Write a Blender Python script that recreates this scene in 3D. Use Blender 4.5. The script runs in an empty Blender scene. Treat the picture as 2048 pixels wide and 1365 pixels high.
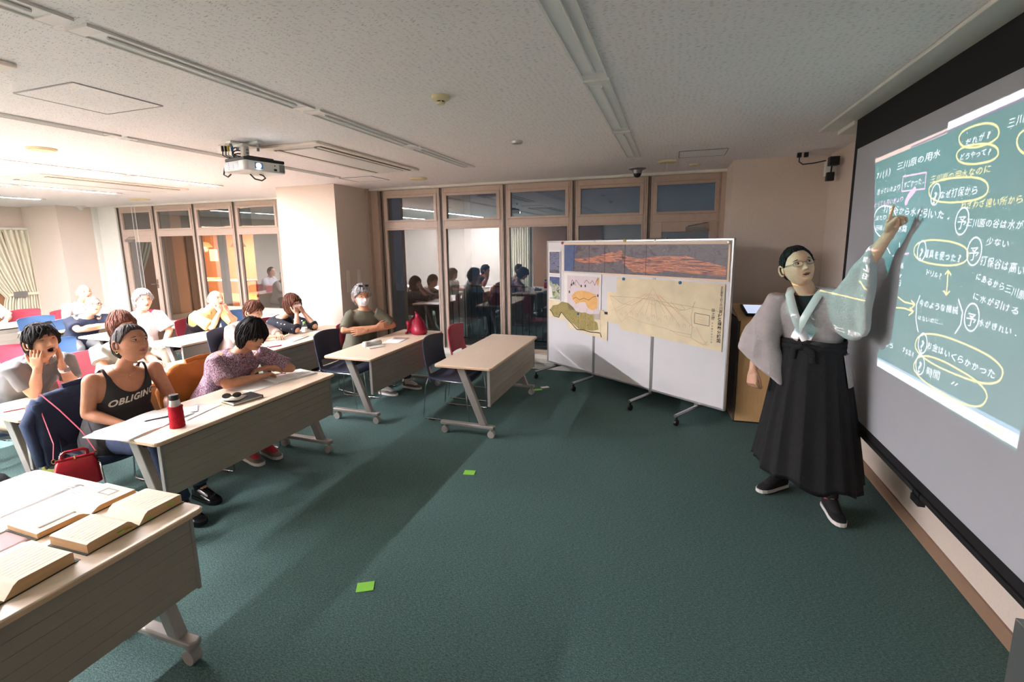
import bpy, math, random
import numpy as np
from mathutils import Vector, Matrix
from mathutils.bvhtree import BVHTree
random.seed(7); rng = np.random.default_rng(7)
S = bpy.context.scene; COL = S.collection; PI = math.pi
# ------------------------------------------------------------------ camera
CAM_H = 1.82
cam = bpy.data.cameras.new('camera'); cam_o = bpy.data.objects.new('camera', cam); COL.objects.link(cam_o)
cam.sensor_width = 36.0; cam.lens = 939.13 / 2048 * 36.0
cam.shift_x = -(1029.0 - 1024.0) / 2048; cam.shift_y = (636.3 - 682.5) / 2048
cam.clip_start = 0.05; cam.clip_end = 200
Rr = ((0.94821312, 0.31735209, -0.01339893), (0.03812117, -0.15557774, -0.98708781), (-0.31533896, 0.93545883, -0.15961868))
mw = Matrix.Identity(4)
for i in range(3):
    mw[i][0] = Rr[0][i]; mw[i][1] = -Rr[1][i]; mw[i][2] = -Rr[2][i]
mw[2][3] = CAM_H
cam_o.matrix_world = mw
S.camera = cam_o
# ------------------------------------------------------------------ world, exposure
w = bpy.data.worlds.new('night'); S.world = w; w.use_nodes = True
w.node_tree.nodes['Background'].inputs[0].default_value = (0.02, 0.03, 0.045, 1)
w.node_tree.nodes['Background'].inputs[1].default_value = 0.25
S.view_settings.view_transform = 'Standard'; S.view_settings.look = 'None'
S.view_settings.gamma = 1.0; S.view_settings.exposure = 2.8; S.view_settings.use_curve_mapping = False
LAMP_STRENGTH = 84.0        # lit ceiling troughs
PROJ_POWER = 265.0          # ceiling projector
# ------------------------------------------------------------------ materials
def srgb(c):
    c = [v / 255 for v in c]
    return tuple(v / 12.92 if v <= .04045 else ((v + .055) / 1.055) ** 2.4 for v in c) + (1,)
def mat(name, rgb, rough=.6, metal=0, var=.06, scale=8, bump=0, bscale=60, spec=.5, emit=None, stretch=None):
    m = bpy.data.materials.new(name); m.use_nodes = True; nt = m.node_tree; b = nt.nodes['Principled BSDF']
    c = srgb(rgb); b.inputs['Roughness'].default_value = rough; b.inputs['Metallic'].default_value = metal
    b.inputs['Specular IOR Level'].default_value = spec
    tc = nt.nodes.new('ShaderNodeTexCoord'); src = tc.outputs['Object']
    if stretch:
        mp = nt.nodes.new('ShaderNodeMapping'); mp.inputs['Scale'].default_value = stretch
        nt.links.new(src, mp.inputs[0]); src = mp.outputs[0]
    if var:
        n = nt.nodes.new('ShaderNodeTexNoise'); n.inputs['Scale'].default_value = scale; n.inputs['Detail'].default_value = 4
        nt.links.new(src, n.inputs['Vector'])
        r = nt.nodes.new('ShaderNodeValToRGB'); e = r.color_ramp.elements
        e[0].position = .3; e[1].position = .7
        e[0].color = tuple(v * (1 - var) for v in c[:3]) + (1,); e[1].color = tuple(min(1, v * (1 + var)) for v in c[:3]) + (1,)
        nt.links.new(n.outputs[0], r.inputs[0]); nt.links.new(r.outputs[0], b.inputs['Base Color'])
    else: b.inputs['Base Color'].default_value = c
    if bump:
        n2 = nt.nodes.new('ShaderNodeTexNoise'); n2.inputs['Scale'].default_value = bscale; n2.inputs['Detail'].default_value = 5
        nt.links.new(src, n2.inputs['Vector'])
        bp = nt.nodes.new('ShaderNodeBump'); bp.inputs['Strength'].default_value = bump; bp.inputs['Distance'].default_value = .01
        nt.links.new(n2.outputs[0], bp.inputs['Height']); nt.links.new(bp.outputs[0], b.inputs['Normal'])
    if emit:
        b.inputs['Emission Color'].default_value = srgb(emit[0]); b.inputs['Emission Strength'].default_value = emit[1]
    return m
M = {}
def mm(k, *a, **kw):
    M[k] = mat(k, *a, **kw); return M[k]
mm('wall_paper', (220, 205, 191), .85, var=.03, scale=90, bump=.15, bscale=400)
mm('white_trim', (226, 224, 214), .6, var=.02)
mm('frame_tan', (190, 170, 154), .45, var=.04, scale=20)
mm('frame_dark', (70, 60, 50), .5, var=.03)
mm('baseboard', (150, 120, 98), .55, var=.05)
mm('screen_black', (16, 15, 17), .85, var=.05)
mm('screen_white', (178, 180, 186), .9, var=.01, spec=.1)
mm('metal_grey', (150, 150, 150), .35, .8, var=.04)
mm('chrome', (205, 205, 205), .15, 1, var=.02)
mm('dark_metal', (45, 45, 44), .4, .6)
mm('black_plastic', (22, 22, 24), .45, var=.05)
mm('white_plastic', (228, 226, 220), .4, var=.02)
mm('cream_plastic', (226, 212, 170), .5, var=.03)
mm('beige_plastic', (236, 226, 212), .5, var=.03)
mm('table_wood', (236, 214, 190), .38, var=.05, scale=3, stretch=(40, 2, 40))
mm('table_edge', (214, 180, 146), .45, var=.06, scale=3, stretch=(30, 2, 30))
mm('modesty_grey', (156, 146, 132), .55, var=.03, scale=3, stretch=(60, 2, 60))
mm('leg_grey', (152, 146, 140), .4, .25, var=.05)
mm('caster_grey', (150, 146, 140), .5)
mm('navy_shell', (46, 54, 74), .5, var=.05)
mm('blue_seat', (56, 84, 128), .7, var=.08, scale=60, bump=.2, bscale=300)
mm('blue_shell', (74, 108, 150), .5, var=.05)
mm('crimson_shell', (184, 70, 88), .5, var=.05)
mm('crimson_seat', (176, 70, 90), .7, var=.08, scale=60)
mm('paper', (240, 238, 234), .8, var=.015)
mm('page', (238, 228, 206), .8, var=.03, scale=20)
mm('page_edge', (206, 168, 122), .85, var=.12, scale=6, stretch=(1, 1, 90))
mm('book_cloth', (58, 66, 52), .7, var=.08)
mm('pink_paper', (240, 205, 208), .8, var=.04)
mm('grey_print', (165, 162, 156), .85, var=.05)
mm('ink', (40, 36, 34), .8, var=0)
mm('red_felt', (186, 18, 38), .95, var=.1, scale=40, bump=.5, bscale=150)
mm('red_leather', (170, 14, 36), .28, var=.08, scale=20, bump=.12, bscale=60)
mm('wine_nylon', (150, 14, 48), .45, var=.12, scale=14, bump=.3, bscale=25)
mm('gold', (220, 190, 120), .2, 1, var=.03)
mm('denim', (42, 56, 84), .9, var=.25, scale=9, bump=.4, bscale=300)
mm('orange_cloth', (186, 112, 44), .85, var=.1, scale=9, bump=.3, bscale=120)
mm('cream_cloth', (214, 210, 202), .9, var=.06, bump=.2)
mm('curtain_cloth', (222, 214, 190), .9, var=.04, scale=5, bump=.2, bscale=200)
mm('brown_wood', (150, 104, 70), .5, var=.16, scale=3, stretch=(30, 30, 2))
mm('podium_wood', (216, 176, 124), .5, var=.06, scale=3, stretch=(30, 30, 2))
mm('podium_dark', (92, 78, 64), .6, var=.1)
mm('board_white', (228, 228, 230), .25, var=.01)
mm('frame_alu', (200, 200, 198), .3, .7, var=.02)
mm('green_tape', (140, 214, 74), .6, var=.05)
mm('parchment', (236, 222, 188), .85, var=.09, scale=5)
mm('teal_plastic', (60, 170, 180), .4)
mm('blue_magnet', (24, 104, 160), .3)
mm('yellow_magnet', (190, 170, 30), .3)
mm('eye_white', (196, 186, 178), .25, var=0)
mm('iris', (30, 18, 12), .15, var=0)
mm('lens_dark', (40, 38, 40), .1, var=0)
mm('hair_black', (26, 22, 21), .65, spec=.25, var=.55, scale=60, bump=.5, bscale=60, stretch=(1, 1, .12))
mm('hair_brown', (96, 58, 44), .65, spec=.25, var=.55, scale=60, bump=.5, bscale=60, stretch=(1, 1, .12))
mm('hair_dgrey', (72, 66, 64), .65, spec=.25, var=.55, scale=60, bump=.5, bscale=60, stretch=(1, 1, .12))
mm('hair_grey', (168, 168, 170), .65, spec=.25, var=.55, scale=60, bump=.5, bscale=60)
mm('hair_stubble', (132, 120, 112), .7, var=.3, scale=80)
mm('mask_white', (232, 230, 232), .8, var=.03, scale=20)
mm('mask_pink', (226, 200, 190), .8, var=.03, scale=20)
mm('lip', (158, 84, 74), .45, var=.03); mm('lip_dark', (70, 22, 22), .5, var=0)
mm('print_cream', (214, 206, 190), .8, var=.04)
def skin(k, rgb):
    m = mat(k, rgb, .5, var=.07, scale=25, bump=.06, bscale=200)
    b = m.node_tree.nodes['Principled BSDF']; b.inputs['Subsurface Weight'].default_value = .08
    b.inputs['Subsurface Radius'].default_value = (.02, .008, .004); M[k] = m
skin('skin_light', (226, 176, 148)); skin('skin_mid', (206, 148, 114)); skin('skin_tan', (192, 132, 100))

def carpet():
    m = bpy.data.materials.new('carpet_green'); m.use_nodes = True; nt = m.node_tree; b = nt.nodes['Principled BSDF']
    tc = nt.nodes.new('ShaderNodeTexCoord'); N = lambda t: nt.nodes.new(t)
    n = N('ShaderNodeTexNoise'); n.inputs['Scale'].default_value = 170; n.inputs['Detail'].default_value = 3
    n2 = N('ShaderNodeTexNoise'); n2.inputs['Scale'].default_value = 60; n2.inputs['Detail'].default_value = 4
    mp = N('ShaderNodeMapping'); mp.inputs['Scale'].default_value = (1, 3.2, 1); nt.links.new(tc.outputs['Object'], mp.inputs[0])
    nt.links.new(tc.outputs['Object'], n.inputs['Vector']); nt.links.new(mp.outputs[0], n2.inputs['Vector'])
    a = N('ShaderNodeMath'); a.operation = 'ADD'; nt.links.new(n.outputs[0], a.inputs[0]); nt.links.new(n2.outputs[0], a.inputs[1])
    h = N('ShaderNodeMath'); h.operation = 'MULTIPLY'; h.inputs[1].default_value = .5; nt.links.new(a.outputs[0], h.inputs[0])
    r = N('ShaderNodeValToRGB'); e = r.color_ramp.elements; e[0].position = .36; e[1].position = .66
    e[0].color = srgb((60, 80, 77)); e[1].color = srgb((102, 128, 124)); k = r.color_ramp.elements.new(.5); k.color = srgb((78, 103, 99))
    nt.links.new(h.outputs[0], r.inputs[0]); nt.links.new(r.outputs[0], b.inputs['Base Color'])
    b.inputs['Roughness'].default_value = .95; b.inputs['Specular IOR Level'].default_value = .15
    bp = N('ShaderNodeBump'); bp.inputs['Strength'].default_value = .5; bp.inputs['Distance'].default_value = .01
    nt.links.new(n.outputs[0], bp.inputs['Height']); nt.links.new(bp.outputs[0], b.inputs['Normal'])
    M['carpet'] = m
carpet()
def ceiling_mat():
    # rock-wool board: short dark fissures on warm white
    m = bpy.data.materials.new('ceiling_board'); m.use_nodes = True; nt = m.node_tree; b = nt.nodes['Principled BSDF']
    N = lambda t: nt.nodes.new(t); tc = N('ShaderNodeTexCoord')
    nz = N('ShaderNodeTexNoise'); nz.inputs['Scale'].default_value = 9; nt.links.new(tc.outputs['Object'], nz.inputs['Vector'])
    mx = N('ShaderNodeVectorMath'); mx.operation = 'MULTIPLY_ADD'; mx.inputs[1].default_value = (.07, .07, .07)
    nt.links.new(nz.outputs['Color'], mx.inputs[0]); nt.links.new(tc.outputs['Object'], mx.inputs[2])
    mp = N('ShaderNodeMapping'); mp.inputs['Scale'].default_value = (30, 190, 1); nt.links.new(mx.outputs[0], mp.inputs[0])
    v = N('ShaderNodeTexVoronoi'); v.inputs['Scale'].default_value = 1; v.inputs['Randomness'].default_value = 1; v.voronoi_dimensions = '2D'
    nt.links.new(mp.outputs[0], v.inputs['Vector'])
    sep = N('ShaderNodeSeparateColor'); nt.links.new(v.outputs['Color'], sep.inputs[0])
    th = N('ShaderNodeMath'); th.operation = 'MULTIPLY_ADD'; th.inputs[1].default_value = .30; th.inputs[2].default_value = -.04; nt.links.new(sep.outputs[0], th.inputs[0])
    lt = N('ShaderNodeMath'); lt.operation = 'LESS_THAN'; nt.links.new(v.outputs['Distance'], lt.inputs[0]); nt.links.new(th.outputs[0], lt.inputs[1])
    mc = N('ShaderNodeMix'); mc.data_type = 'RGBA'; mc.inputs['A'].default_value = srgb((247, 241, 238)); mc.inputs['B'].default_value = srgb((200, 190, 184))
    nt.links.new(lt.outputs[0], mc.inputs['Factor']); nt.links.new(mc.outputs['Result'], b.inputs['Base Color'])
    b.inputs['Roughness'].default_value = .9; b.inputs['Specular IOR Level'].default_value = .1
    bp = N('ShaderNodeBump'); bp.inputs['Strength'].default_value = .3; bp.inputs['Distance'].default_value = -.004
    nt.links.new(lt.outputs[0], bp.inputs['Height']); nt.links.new(bp.outputs[0], b.inputs['Normal'])
    M['ceiling'] = m
ceiling_mat()
def glass_mat(name, refl, tint=(.55, .58, .6)):
    m = bpy.data.materials.new(name); m.use_nodes = True; nt = m.node_tree
    for n in list(nt.nodes): nt.nodes.remove(n)
    o = nt.nodes.new('ShaderNodeOutputMaterial'); mx = nt.nodes.new('ShaderNodeMixShader')
    tr = nt.nodes.new('ShaderNodeBsdfTransparent'); tr.inputs[0].default_value = tint + (1,)
    gl = nt.nodes.new('ShaderNodeBsdfGlossy'); gl.inputs['Roughness'].default_value = 0.0; gl.inputs[0].default_value = (.93, .97, 1, 1)
    lw = nt.nodes.new('ShaderNodeLayerWeight'); pw = nt.nodes.new('ShaderNodeMath'); pw.operation = 'POWER'; pw.inputs[1].default_value = 3
    ma = nt.nodes.new('ShaderNodeMath'); ma.operation = 'MULTIPLY_ADD'; ma.inputs[1].default_value = .6; ma.inputs[2].default_value = refl
    nt.links.new(lw.outputs['Facing'], pw.inputs[0]); nt.links.new(pw.outputs[0], ma.inputs[0]); nt.links.new(ma.outputs[0], mx.inputs[0]); nt.links.new(tr.outputs[0], mx.inputs[1]); nt.links.new(gl.outputs[0], mx.inputs[2]); nt.links.new(mx.outputs[0], o.inputs[0])
    M[name] = m
glass_mat('window_glass', .13, (.74, .77, .78))
glass_mat('clear_glass', .05, (.95, .97, .97))
glass_mat('bottle_clear', .04, (.93, .95, .95))
def emis(name, rgb, s):
    m = bpy.data.materials.new(name); m.use_nodes = True; nt = m.node_tree; b = nt.nodes['Principled BSDF']
    b.inputs['Base Color'].default_value = (.8, .8, .8, 1); b.inputs['Emission Color'].default_value = srgb(rgb); b.inputs['Emission Strength'].default_value = s
    M[name] = m
emis('lamp_on', (252, 246, 253), LAMP_STRENGTH); emis('lamp_on_dim', (252, 246, 253), LAMP_STRENGTH * .2); emis('lamp_on_far', (252, 246, 253), LAMP_STRENGTH * .42); emis('lamp_on_strong', (252, 246, 253), LAMP_STRENGTH * 1.4); emis('warm_lamp', (255, 170, 110), 14); emis('lens_on', (225, 240, 255), 12)
mm('lamp_off', (240, 240, 236), .5, var=.02)
emis('tablet_screen', (120, 130, 150), .4)

def pattern(name, base, cols, kind, scale):
    m = bpy.data.materials.new(name); m.use_nodes = True; nt = m.node_tree; b = nt.nodes['Principled BSDF']; N = lambda t: nt.nodes.new(t)
    tc = N('ShaderNodeTexCoord'); b.inputs['Roughness'].default_value = .85
    cur = None
    def mixc(a, bcol, fac):
        x = N('ShaderNodeMix'); x.data_type = 'RGBA'
        if isinstance(a, tuple): x.inputs['A'].default_value = a
        else: nt.links.new(a, x.inputs['A'])
        x.inputs['B'].default_value = bcol; nt.links.new(fac, x.inputs['Factor']); return x.outputs['Result']
    cur = srgb(base)
    if kind == 'dots':
        v = N('ShaderNodeTexVoronoi'); v.inputs['Scale'].default_value = scale; v.inputs['Randomness'].default_value = .25; nt.links.new(tc.outputs['Object'], v.inputs['Vector'])
        l = N('ShaderNodeMath'); l.operation = 'LESS_THAN'; l.inputs[1].default_value = .17; nt.links.new(v.outputs['Distance'], l.inputs[0]); cur = mixc(cur, srgb(cols[0]), l.outputs[0])
    else:
        for i, c in enumerate(cols):
            n = N('ShaderNodeTexNoise'); n.inputs['Scale'].default_value = scale * (1 + .4 * i); n.inputs['Detail'].default_value = 2; n.inputs['Distortion'].default_value = 2.2
            mp = N('ShaderNodeMapping'); mp.inputs['Location'].default_value = (i * 3.1, i * 1.7, i); nt.links.new(tc.outputs['Object'], mp.inputs[0]); nt.links.new(mp.outputs[0], n.inputs['Vector'])
            s = N('ShaderNodeMath'); s.operation = 'SUBTRACT'; s.inputs[1].default_value = .5; nt.links.new(n.outputs[0], s.inputs[0])
            a = N('ShaderNodeMath'); a.operation = 'ABSOLUTE'; nt.links.new(s.outputs[0], a.inputs[0])
            l = N('ShaderNodeMath'); l.operation = 'LESS_THAN'; l.inputs[1].default_value = .045; nt.links.new(a.outputs[0], l.inputs[0]); cur = mixc(cur, srgb(c), l.outputs[0])
    nt.links.new(cur, b.inputs['Base Color']); M[name] = m
pattern('paisley', (206, 182, 190), [(128, 52, 74), (84, 66, 96)], 'noise', 42)
pattern('polka', (34, 38, 50), [(225, 225, 225)], 'dots', 17)
mm('polo_grey', (124, 122, 122), .85, var=.06, bump=.2, bscale=300)
mm('tank_black', (46, 44, 46), .9, var=.08, bump=.2, bscale=300)
mm('blouse_mint', (206, 216, 208), .8, var=.04)
mm('tee_navy', (38, 46, 66), .85, var=.06)
mm('shirt_beige', (196, 190, 182), .85, var=.05)
mm('shirt_white', (226, 228, 236), .8, var=.03)
mm('polo_yellow', (246, 206, 140), .8, var=.03)
mm('vest_black', (50, 50, 56), .6, var=.08)
mm('knit_taupe', (176, 158, 148), .9, var=.05)
mm('tee_olive', (104, 104, 88), .85, var=.05, bump=.2, bscale=300)
mm('kimono', (190, 182, 182), .85, var=.06, scale=14, bump=.35, bscale=90)
mm('kimono_collar', (206, 198, 198), .85, var=.05)
mm('hakama', (19, 19, 22), .8, var=.12, scale=50, bump=.3, bscale=200)
mm('black_cloth', (22, 22, 24), .85, var=.1)
mm('trouser_khaki', (176, 160, 138), .85, var=.06)
mm('trouser_grey', (126, 126, 128), .85, var=.06)
mm('trouser_dark', (44, 44, 48), .85, var=.06)
mm('shoe_grey', (122, 112, 104), .7, var=.12); mm('shoe_black', (18, 18, 20), .2, var=.1); mm('shoe_white', (222, 218, 214), .6, var=.04); mm('shoe_olive', (120, 126, 50), .7, var=.1)
mm('sole_white', (225, 222, 216), .6)
mm('sock_red', (200, 60, 70), .8); mm('sock_white', (214, 210, 206), .85)
# ------------------------------------------------------------------ mesh helpers
class MB:
    """collects shapes; build() links them as ONE mesh object"""
    def __init__(s): s.v = []; s.f = []; s.m = []
    def add(s, v, f, mi=0):
        n = len(s.v); s.v += [tuple(p) for p in v]; s.f += [tuple(i + n for i in q) for q in f]; s.m += [mi] * len(f); return s
    def box(s, x0, x1, y0, y1, z0, z1, mi=0):
        v = [(x, y, z) for z in (z0, z1) for y in (y0, y1) for x in (x0, x1)]
        return s.add(v, [(0, 2, 3, 1), (4, 5, 7, 6), (0, 1, 5, 4), (2, 6, 7, 3), (0, 4, 6, 2), (1, 3, 7, 5)], mi)
    def obox(s, a, b, c, d, h, mi=0):
        """slab on quad abcd (3d points) raised along its normal by h"""
        a, b, c, d = map(Vector, (a, b, c, d)); n = (b - a).cross(d - a).normalized() * h
        return s.add([a, b, c, d, a + n, b + n, c + n, d + n], [(3, 2, 1, 0), (4, 5, 6, 7), (0, 1, 5, 4), (1, 2, 6, 5), (2, 3, 7, 6), (3, 0, 4, 7)], mi)
    def rings(s, rs, cap=True, mi=0, closed=True):
        n = len(rs[0]); v = [p for r in rs for p in r]; f = []
        for i in range(len(rs) - 1):
            for j in range(n if closed else n - 1):
                k = (j + 1) % n; f.append((i * n + j, i * n + k, (i + 1) * n + k, (i + 1) * n + j))
        if cap: f.append(tuple(range(n))[::-1]); f.append(tuple((len(rs) - 1) * n + j for j in range(n)))
        return s.add(v, f, mi)
    def tube(s, pts, r, n=8, cap=True, mi=0, up=None):
        pts = [Vector(p) for p in pts]; rs = []; prev = None
        for i, p in enumerate(pts):
            t = (pts[min(i + 1, len(pts) - 1)] - pts[max(i - 1, 0)]).normalized()
            if prev is None:
                a = Vector(up) if up else (Vector((0, 0, 1)) if abs(t.z) < .9 else Vector((1, 0, 0)))
                u = t.cross(a).normalized()
            else: u = (prev - t * prev.dot(t)).normalized()
            prev = u; q = t.cross(u); ri = r[i] if isinstance(r, (list, tuple)) else r
            ra, rb = ri if isinstance(ri, (list, tuple)) else (ri, ri)
            rs.append([p + u * (ra * math.cos(2 * PI * j / n)) + q * (rb * math.sin(2 * PI * j / n)) for j in range(n)])
        return s.rings(rs, cap, mi)
    def cyl(s, x, y, z0, z1, r, n=20, r2=None, mi=0):
        r2 = r if r2 is None else r2
        return s.rings([[(x + q * math.cos(2 * PI * j / n), y + q * math.sin(2 * PI * j / n), z) for j in range(n)] for q, z in ((r, z0), (r2, z1))], True, mi)
    def lathe(s, prof, x=0, y=0, n=24, mi=0):
        return s.rings([[(x + r * math.cos(2 * PI * j / n), y + r * math.sin(2 * PI * j / n), z) for j in range(n)] for r, z in prof], True, mi)
    def prism(s, poly, z0, z1, mi=0):
        n = len(poly); return s.rings([[(p[0], p[1], z) for p in poly] for z in (z0, z1)], True, mi)
    def ell(s, c, r, n=16, m=10, mi=0, R=None):
        c = Vector(c); rs = []
        for i in range(1, m):
            ph = -PI / 2 + PI * i / m
            rs.append([Vector((r[0] * math.cos(ph) * math.cos(2 * PI * j / n), r[1] * math.cos(ph) * math.sin(2 * PI * j / n), r[2] * math.sin(ph))) for j in range(n)])
        if R is not None: rs = [[R @ p for p in q] for q in rs]
        return s.rings([[c + p for p in q] for q in rs], True, mi)
    def build(s, name, m, parent=None, smooth=False, bevel=0, seg=2):
        me = bpy.data.meshes.new(name); me.from_pydata(s.v, [], s.f)
        for x in (m if isinstance(m, (list, tuple)) else [m]): me.materials.append(M[x] if isinstance(x, str) else x)
        if any(s.m): me.polygons.foreach_set('material_index', s.m)
        me.validate(); me.update()
        o = bpy.data.objects.new(name, me); COL.objects.link(o)
        if parent: o.parent = parent
        if smooth:
            me.polygons.foreach_set('use_smooth', [True] * len(me.polygons))
            if smooth != 'all': me.set_sharp_from_angle(angle=math.radians(40))
        if bevel:
            b = o.modifiers.new('bevel', 'BEVEL'); b.width = bevel; b.segments = seg; b.limit_method = 'ANGLE'
        return o
def rrect(x0, x1, y0, y1, r, n=5):
    out = []
    for cx, cy, a in ((x1 - r, y1 - r, 0), (x0 + r, y1 - r, 90), (x0 + r, y0 + r, 180), (x1 - r, y0 + r, 270)):
        out += [(cx + r * math.cos(math.radians(a + 90 * i / n)), cy + r * math.sin(math.radians(a + 90 * i / n))) for i in range(n + 1)]
    return out
def thing(name, label, cat, loc=(0, 0, 0), rotz=0, group=None):
    o = bpy.data.objects.new(name, None); COL.objects.link(o); o.location = loc; o.rotation_euler = (0, 0, rotz)
    o.empty_display_size = .1; o['label'] = label; o['category'] = cat
    if group: o['group'] = group
    return o
def tag(o, label, cat, group=None):
    o['label'] = label; o['category'] = cat
    if group: o['group'] = group
    return o
def struct(name, mb, m, parent=None, **k):
    o = mb.build(name, m, parent, **k)
    if not parent: o['kind'] = 'structure'
    return o
def copy_tree(o, parent=None, **mats):
    c = o.copy(); COL.objects.link(c)
    if parent: c.parent = parent
    for ch in list(o.children): copy_tree(ch, c)
    return c
def relabel(o, label, loc=None, rotz=None, group=None):
    o['label'] = label
    if group: o['group'] = group
    if loc: o.location = loc
    if rotz is not None: o.rotation_euler = (0, 0, rotz)
    return o
def text_tris(txt, size=1, spacing=1.0, offset=0.0, shear=0.0, res=3):
    c = bpy.data.curves.new('t', 'FONT'); c.body = txt; c.size = size; c.space_character = spacing; c.offset = offset; c.shear = shear
    c.resolution_u = res; c.fill_mode = 'FRONT'
    o = bpy.data.objects.new('t', c); COL.objects.link(o); bpy.context.view_layer.update()
    me = o.to_mesh(); me.calc_loop_triangles()
    v = np.zeros(len(me.vertices) * 3); me.vertices.foreach_get('co', v)
    t = np.zeros(len(me.loop_triangles) * 3, int); me.loop_triangles.foreach_get('vertices', t)
    o.to_mesh_clear(); bpy.data.objects.remove(o); bpy.data.curves.remove(c)
    return v.reshape(-1, 3)[:, :2], t.reshape(-1, 3)
H = 2.66
# ================================================================== ROOM SHELL
Y0 = -2.6      # wall behind the camera
XW = 1.487     # wall behind the screen
fl = struct('floor', MB().box(-14.5, 4, Y0 - 1, 7.1, -.1, 0), 'carpet')
struct('ceiling', MB().box(-14.5, 4, Y0 - 1, 7.1, H, H + .1), 'ceiling')
struct('wall_right', MB().box(XW, XW + .15, Y0, 5.9, 0, H), 'wall_paper')
struct('wall_far_right', MB().box(.58, XW + .15, 5.75, 5.9, 0, H).box(.58, .73, 5.9, 6.7, 0, H), 'wall_paper')
struct('wall_near', MB().box(-14.5, 1.7, Y0 - .15, Y0, 0, H), 'wall_paper')
struct('wall_left_far', MB().box(-12.9, -12.75, Y0, 6.15, 0, H).box(-12.9, -11.8, 6.15, 6.3, 0, H).box(-11.8, -11.62, 6.15, 7.0, 0, H), 'wall_paper')
struct('wall_pillar', MB().box(-5.57, -4.54, 5.63, 7.0, 0, H), 'wall_paper')
struct('trim_1', MB().box(-11.62, -11.0, 6.82, 7.0, 0, H).box(-11.62, -11.55, 6.74, 6.82, 0, H), 'white_trim')
struct('trim_2', MB().box(-4.54, -4.38, 6.42, 6.6, 0, H).box(-4.54, -4.50, 6.34, 6.42, 0, H), 'frame_tan')
struct('trim_3', MB().box(.53, .58, 6.42, 6.6, 0, H), 'frame_tan')
struct('trim_4', MB().box(-4.54, .58, 6.38, 6.60, H - .03, H).box(-11.0, -5.57, 6.76, 7.0, H - .03, H), 'white_trim')
struct('baseboard_right', MB().box(XW - .012, XW, Y0, 5.75, 0, .085), 'baseboard')
struct('baseboard_far_right', MB().box(.58, XW, 5.738, 5.75, 0, .085), 'baseboard')
struct('baseboard_pillar', MB().box(-5.57, -4.54, 5.618, 5.63, 0, .07).box(-4.54, -4.528, 5.63, 6.4, 0, .07), 'white_trim')
struct('baseboard_near', MB().box(-12.7, 1.4, Y0, Y0 + .012, 0, .08), 'baseboard')
struct('trim_5', MB().box(-12.75, -12.735, 0, 5.2, 0, .08), 'baseboard')
struct('wall_sill', MB().box(-4.54, .6, 6.36, 6.52, 0, .10).box(-4.54, .6, 6.33, 6.52, .10, .14).box(-4.54, .6, 6.42, 6.6, .14, .2), 'white_trim')
struct('wall_left_sill', MB().box(-11.0, -8.85, 6.80, 7.0, 0, .26).box(-8.85, -5.57, 6.80, 7.0, 0, .56).box(-8.85, -5.57, 6.76, 7.0, .56, .6), 'white_trim')

def window(idx, x0, x1, y, zb, door=False, hinge=1):
    """one bay: tan frame with a transom pane above a tall pane (or glazed door)"""
    f = MB(); d = .09; a, b = x0 + .0, x1 - .0; zt0, zt1 = 2.05, 2.15; top = H - .03
    f.box(a, a + .085, y, y + d, zb, top).box(b - .03, b, y, y + d, zb, top)
    f.box(a + .085, b - .03, y, y + d, top - .075, top).box(a + .085, b - .03, y, y + d, zt0, zt1).box(a + .085, b - .03, y, y + d, zb, zb + .05)
    o = struct('window_%d' % idx, f, 'frame_tan', bevel=.004, seg=1)
    # inner sash lips of the transom
    s = MB(); l, r, zb2, zt = a + .085, b - .03, zt1, top - .075
    for (p, q, u, v) in ((l, l + .05, zb2, zt), (r - .05, r, zb2, zt), (l + .05, r - .05, zb2, zb2 + .03), (l + .05, r - .05, zt - .04, zt)): s.box(p, q, y - .012, y + .05, u, v)
    s.build('transom_sash', 'frame_tan', o, bevel=.003, seg=1)
    MB().box(a + .02, a + .038, y - .014, y, zb, top).box(a + .05, a + .058, y - .004, y, zb, top).build('frame_groove', 'frame_dark', o)
    MB().box(l + .05, r - .05, y + .02, y + .026, zb2 + .03, zt - .04).build('transom_pane', 'window_glass', o)
    if door:
        lf = MB(); zz = zt0
        for (p, q, u, v) in ((l, l + .12, zb + .05, zz), (r - .10, r, zb + .05, zz), (l + .12, r - .1, zz - .13, zz), (l + .12, r - .1, zb + .05, zb + .2)): lf.box(p, q, y - .006, y + .05, u, v)
        lf.build('door_leaf', 'frame_tan', o, bevel=.003, seg=1)
        MB().box(l + .12, r - .10, y + .02, y + .026, zb + .2, zz - .13).build('door_pane', 'window_glass', o)
        c = MB(); cx = l + .12 if hinge < 0 else r - .38
        c.box(cx, cx + .24, y - .06, y - .006, zz - .12, zz - .07); c.tube([(cx + .03, y - .04, zz - .06), (cx + .2, y - .1, zz - .03), (cx + .26, y - .02, zz - .02)], .008, 6)
        c.build('door_closer', 'metal_grey', o)
        hx = r - .05 if hinge < 0 else l + .05
        MB().box(hx - .02, hx + .02, y - .02, y - .006, .98, 1.16).tube([(hx, y - .02, 1.06), (hx, y - .06, 1.06), (hx - .12 * (1 if hinge < 0 else -1), y - .06, 1.06)], .009, 8).build('door_handle', 'chrome', o)
    else:
        MB().box(l, r, y + .03, y + .036, zb + .05, zt0).build('pane', 'window_glass', o)
        MB().box(l, l + .022, y - .004, y + .04, zb + .05, zt0).box(r - .022, r, y - .004, y + .04, zb + .05, zt0).box(l + .022, r - .022, y - .004, y + .04, zt0 - .022, zt0).build('sash', 'frame_tan', o)
    return o
xs = [-4.385, -3.365, -2.355, -1.35, -.36, .545]
for i in range(5): window(i + 1, xs[i], xs[i + 1], 6.49, .2, door=(i == 4), hinge=1)
xl = [-11.0, -9.97, -8.88, -7.85, -6.78]
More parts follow.
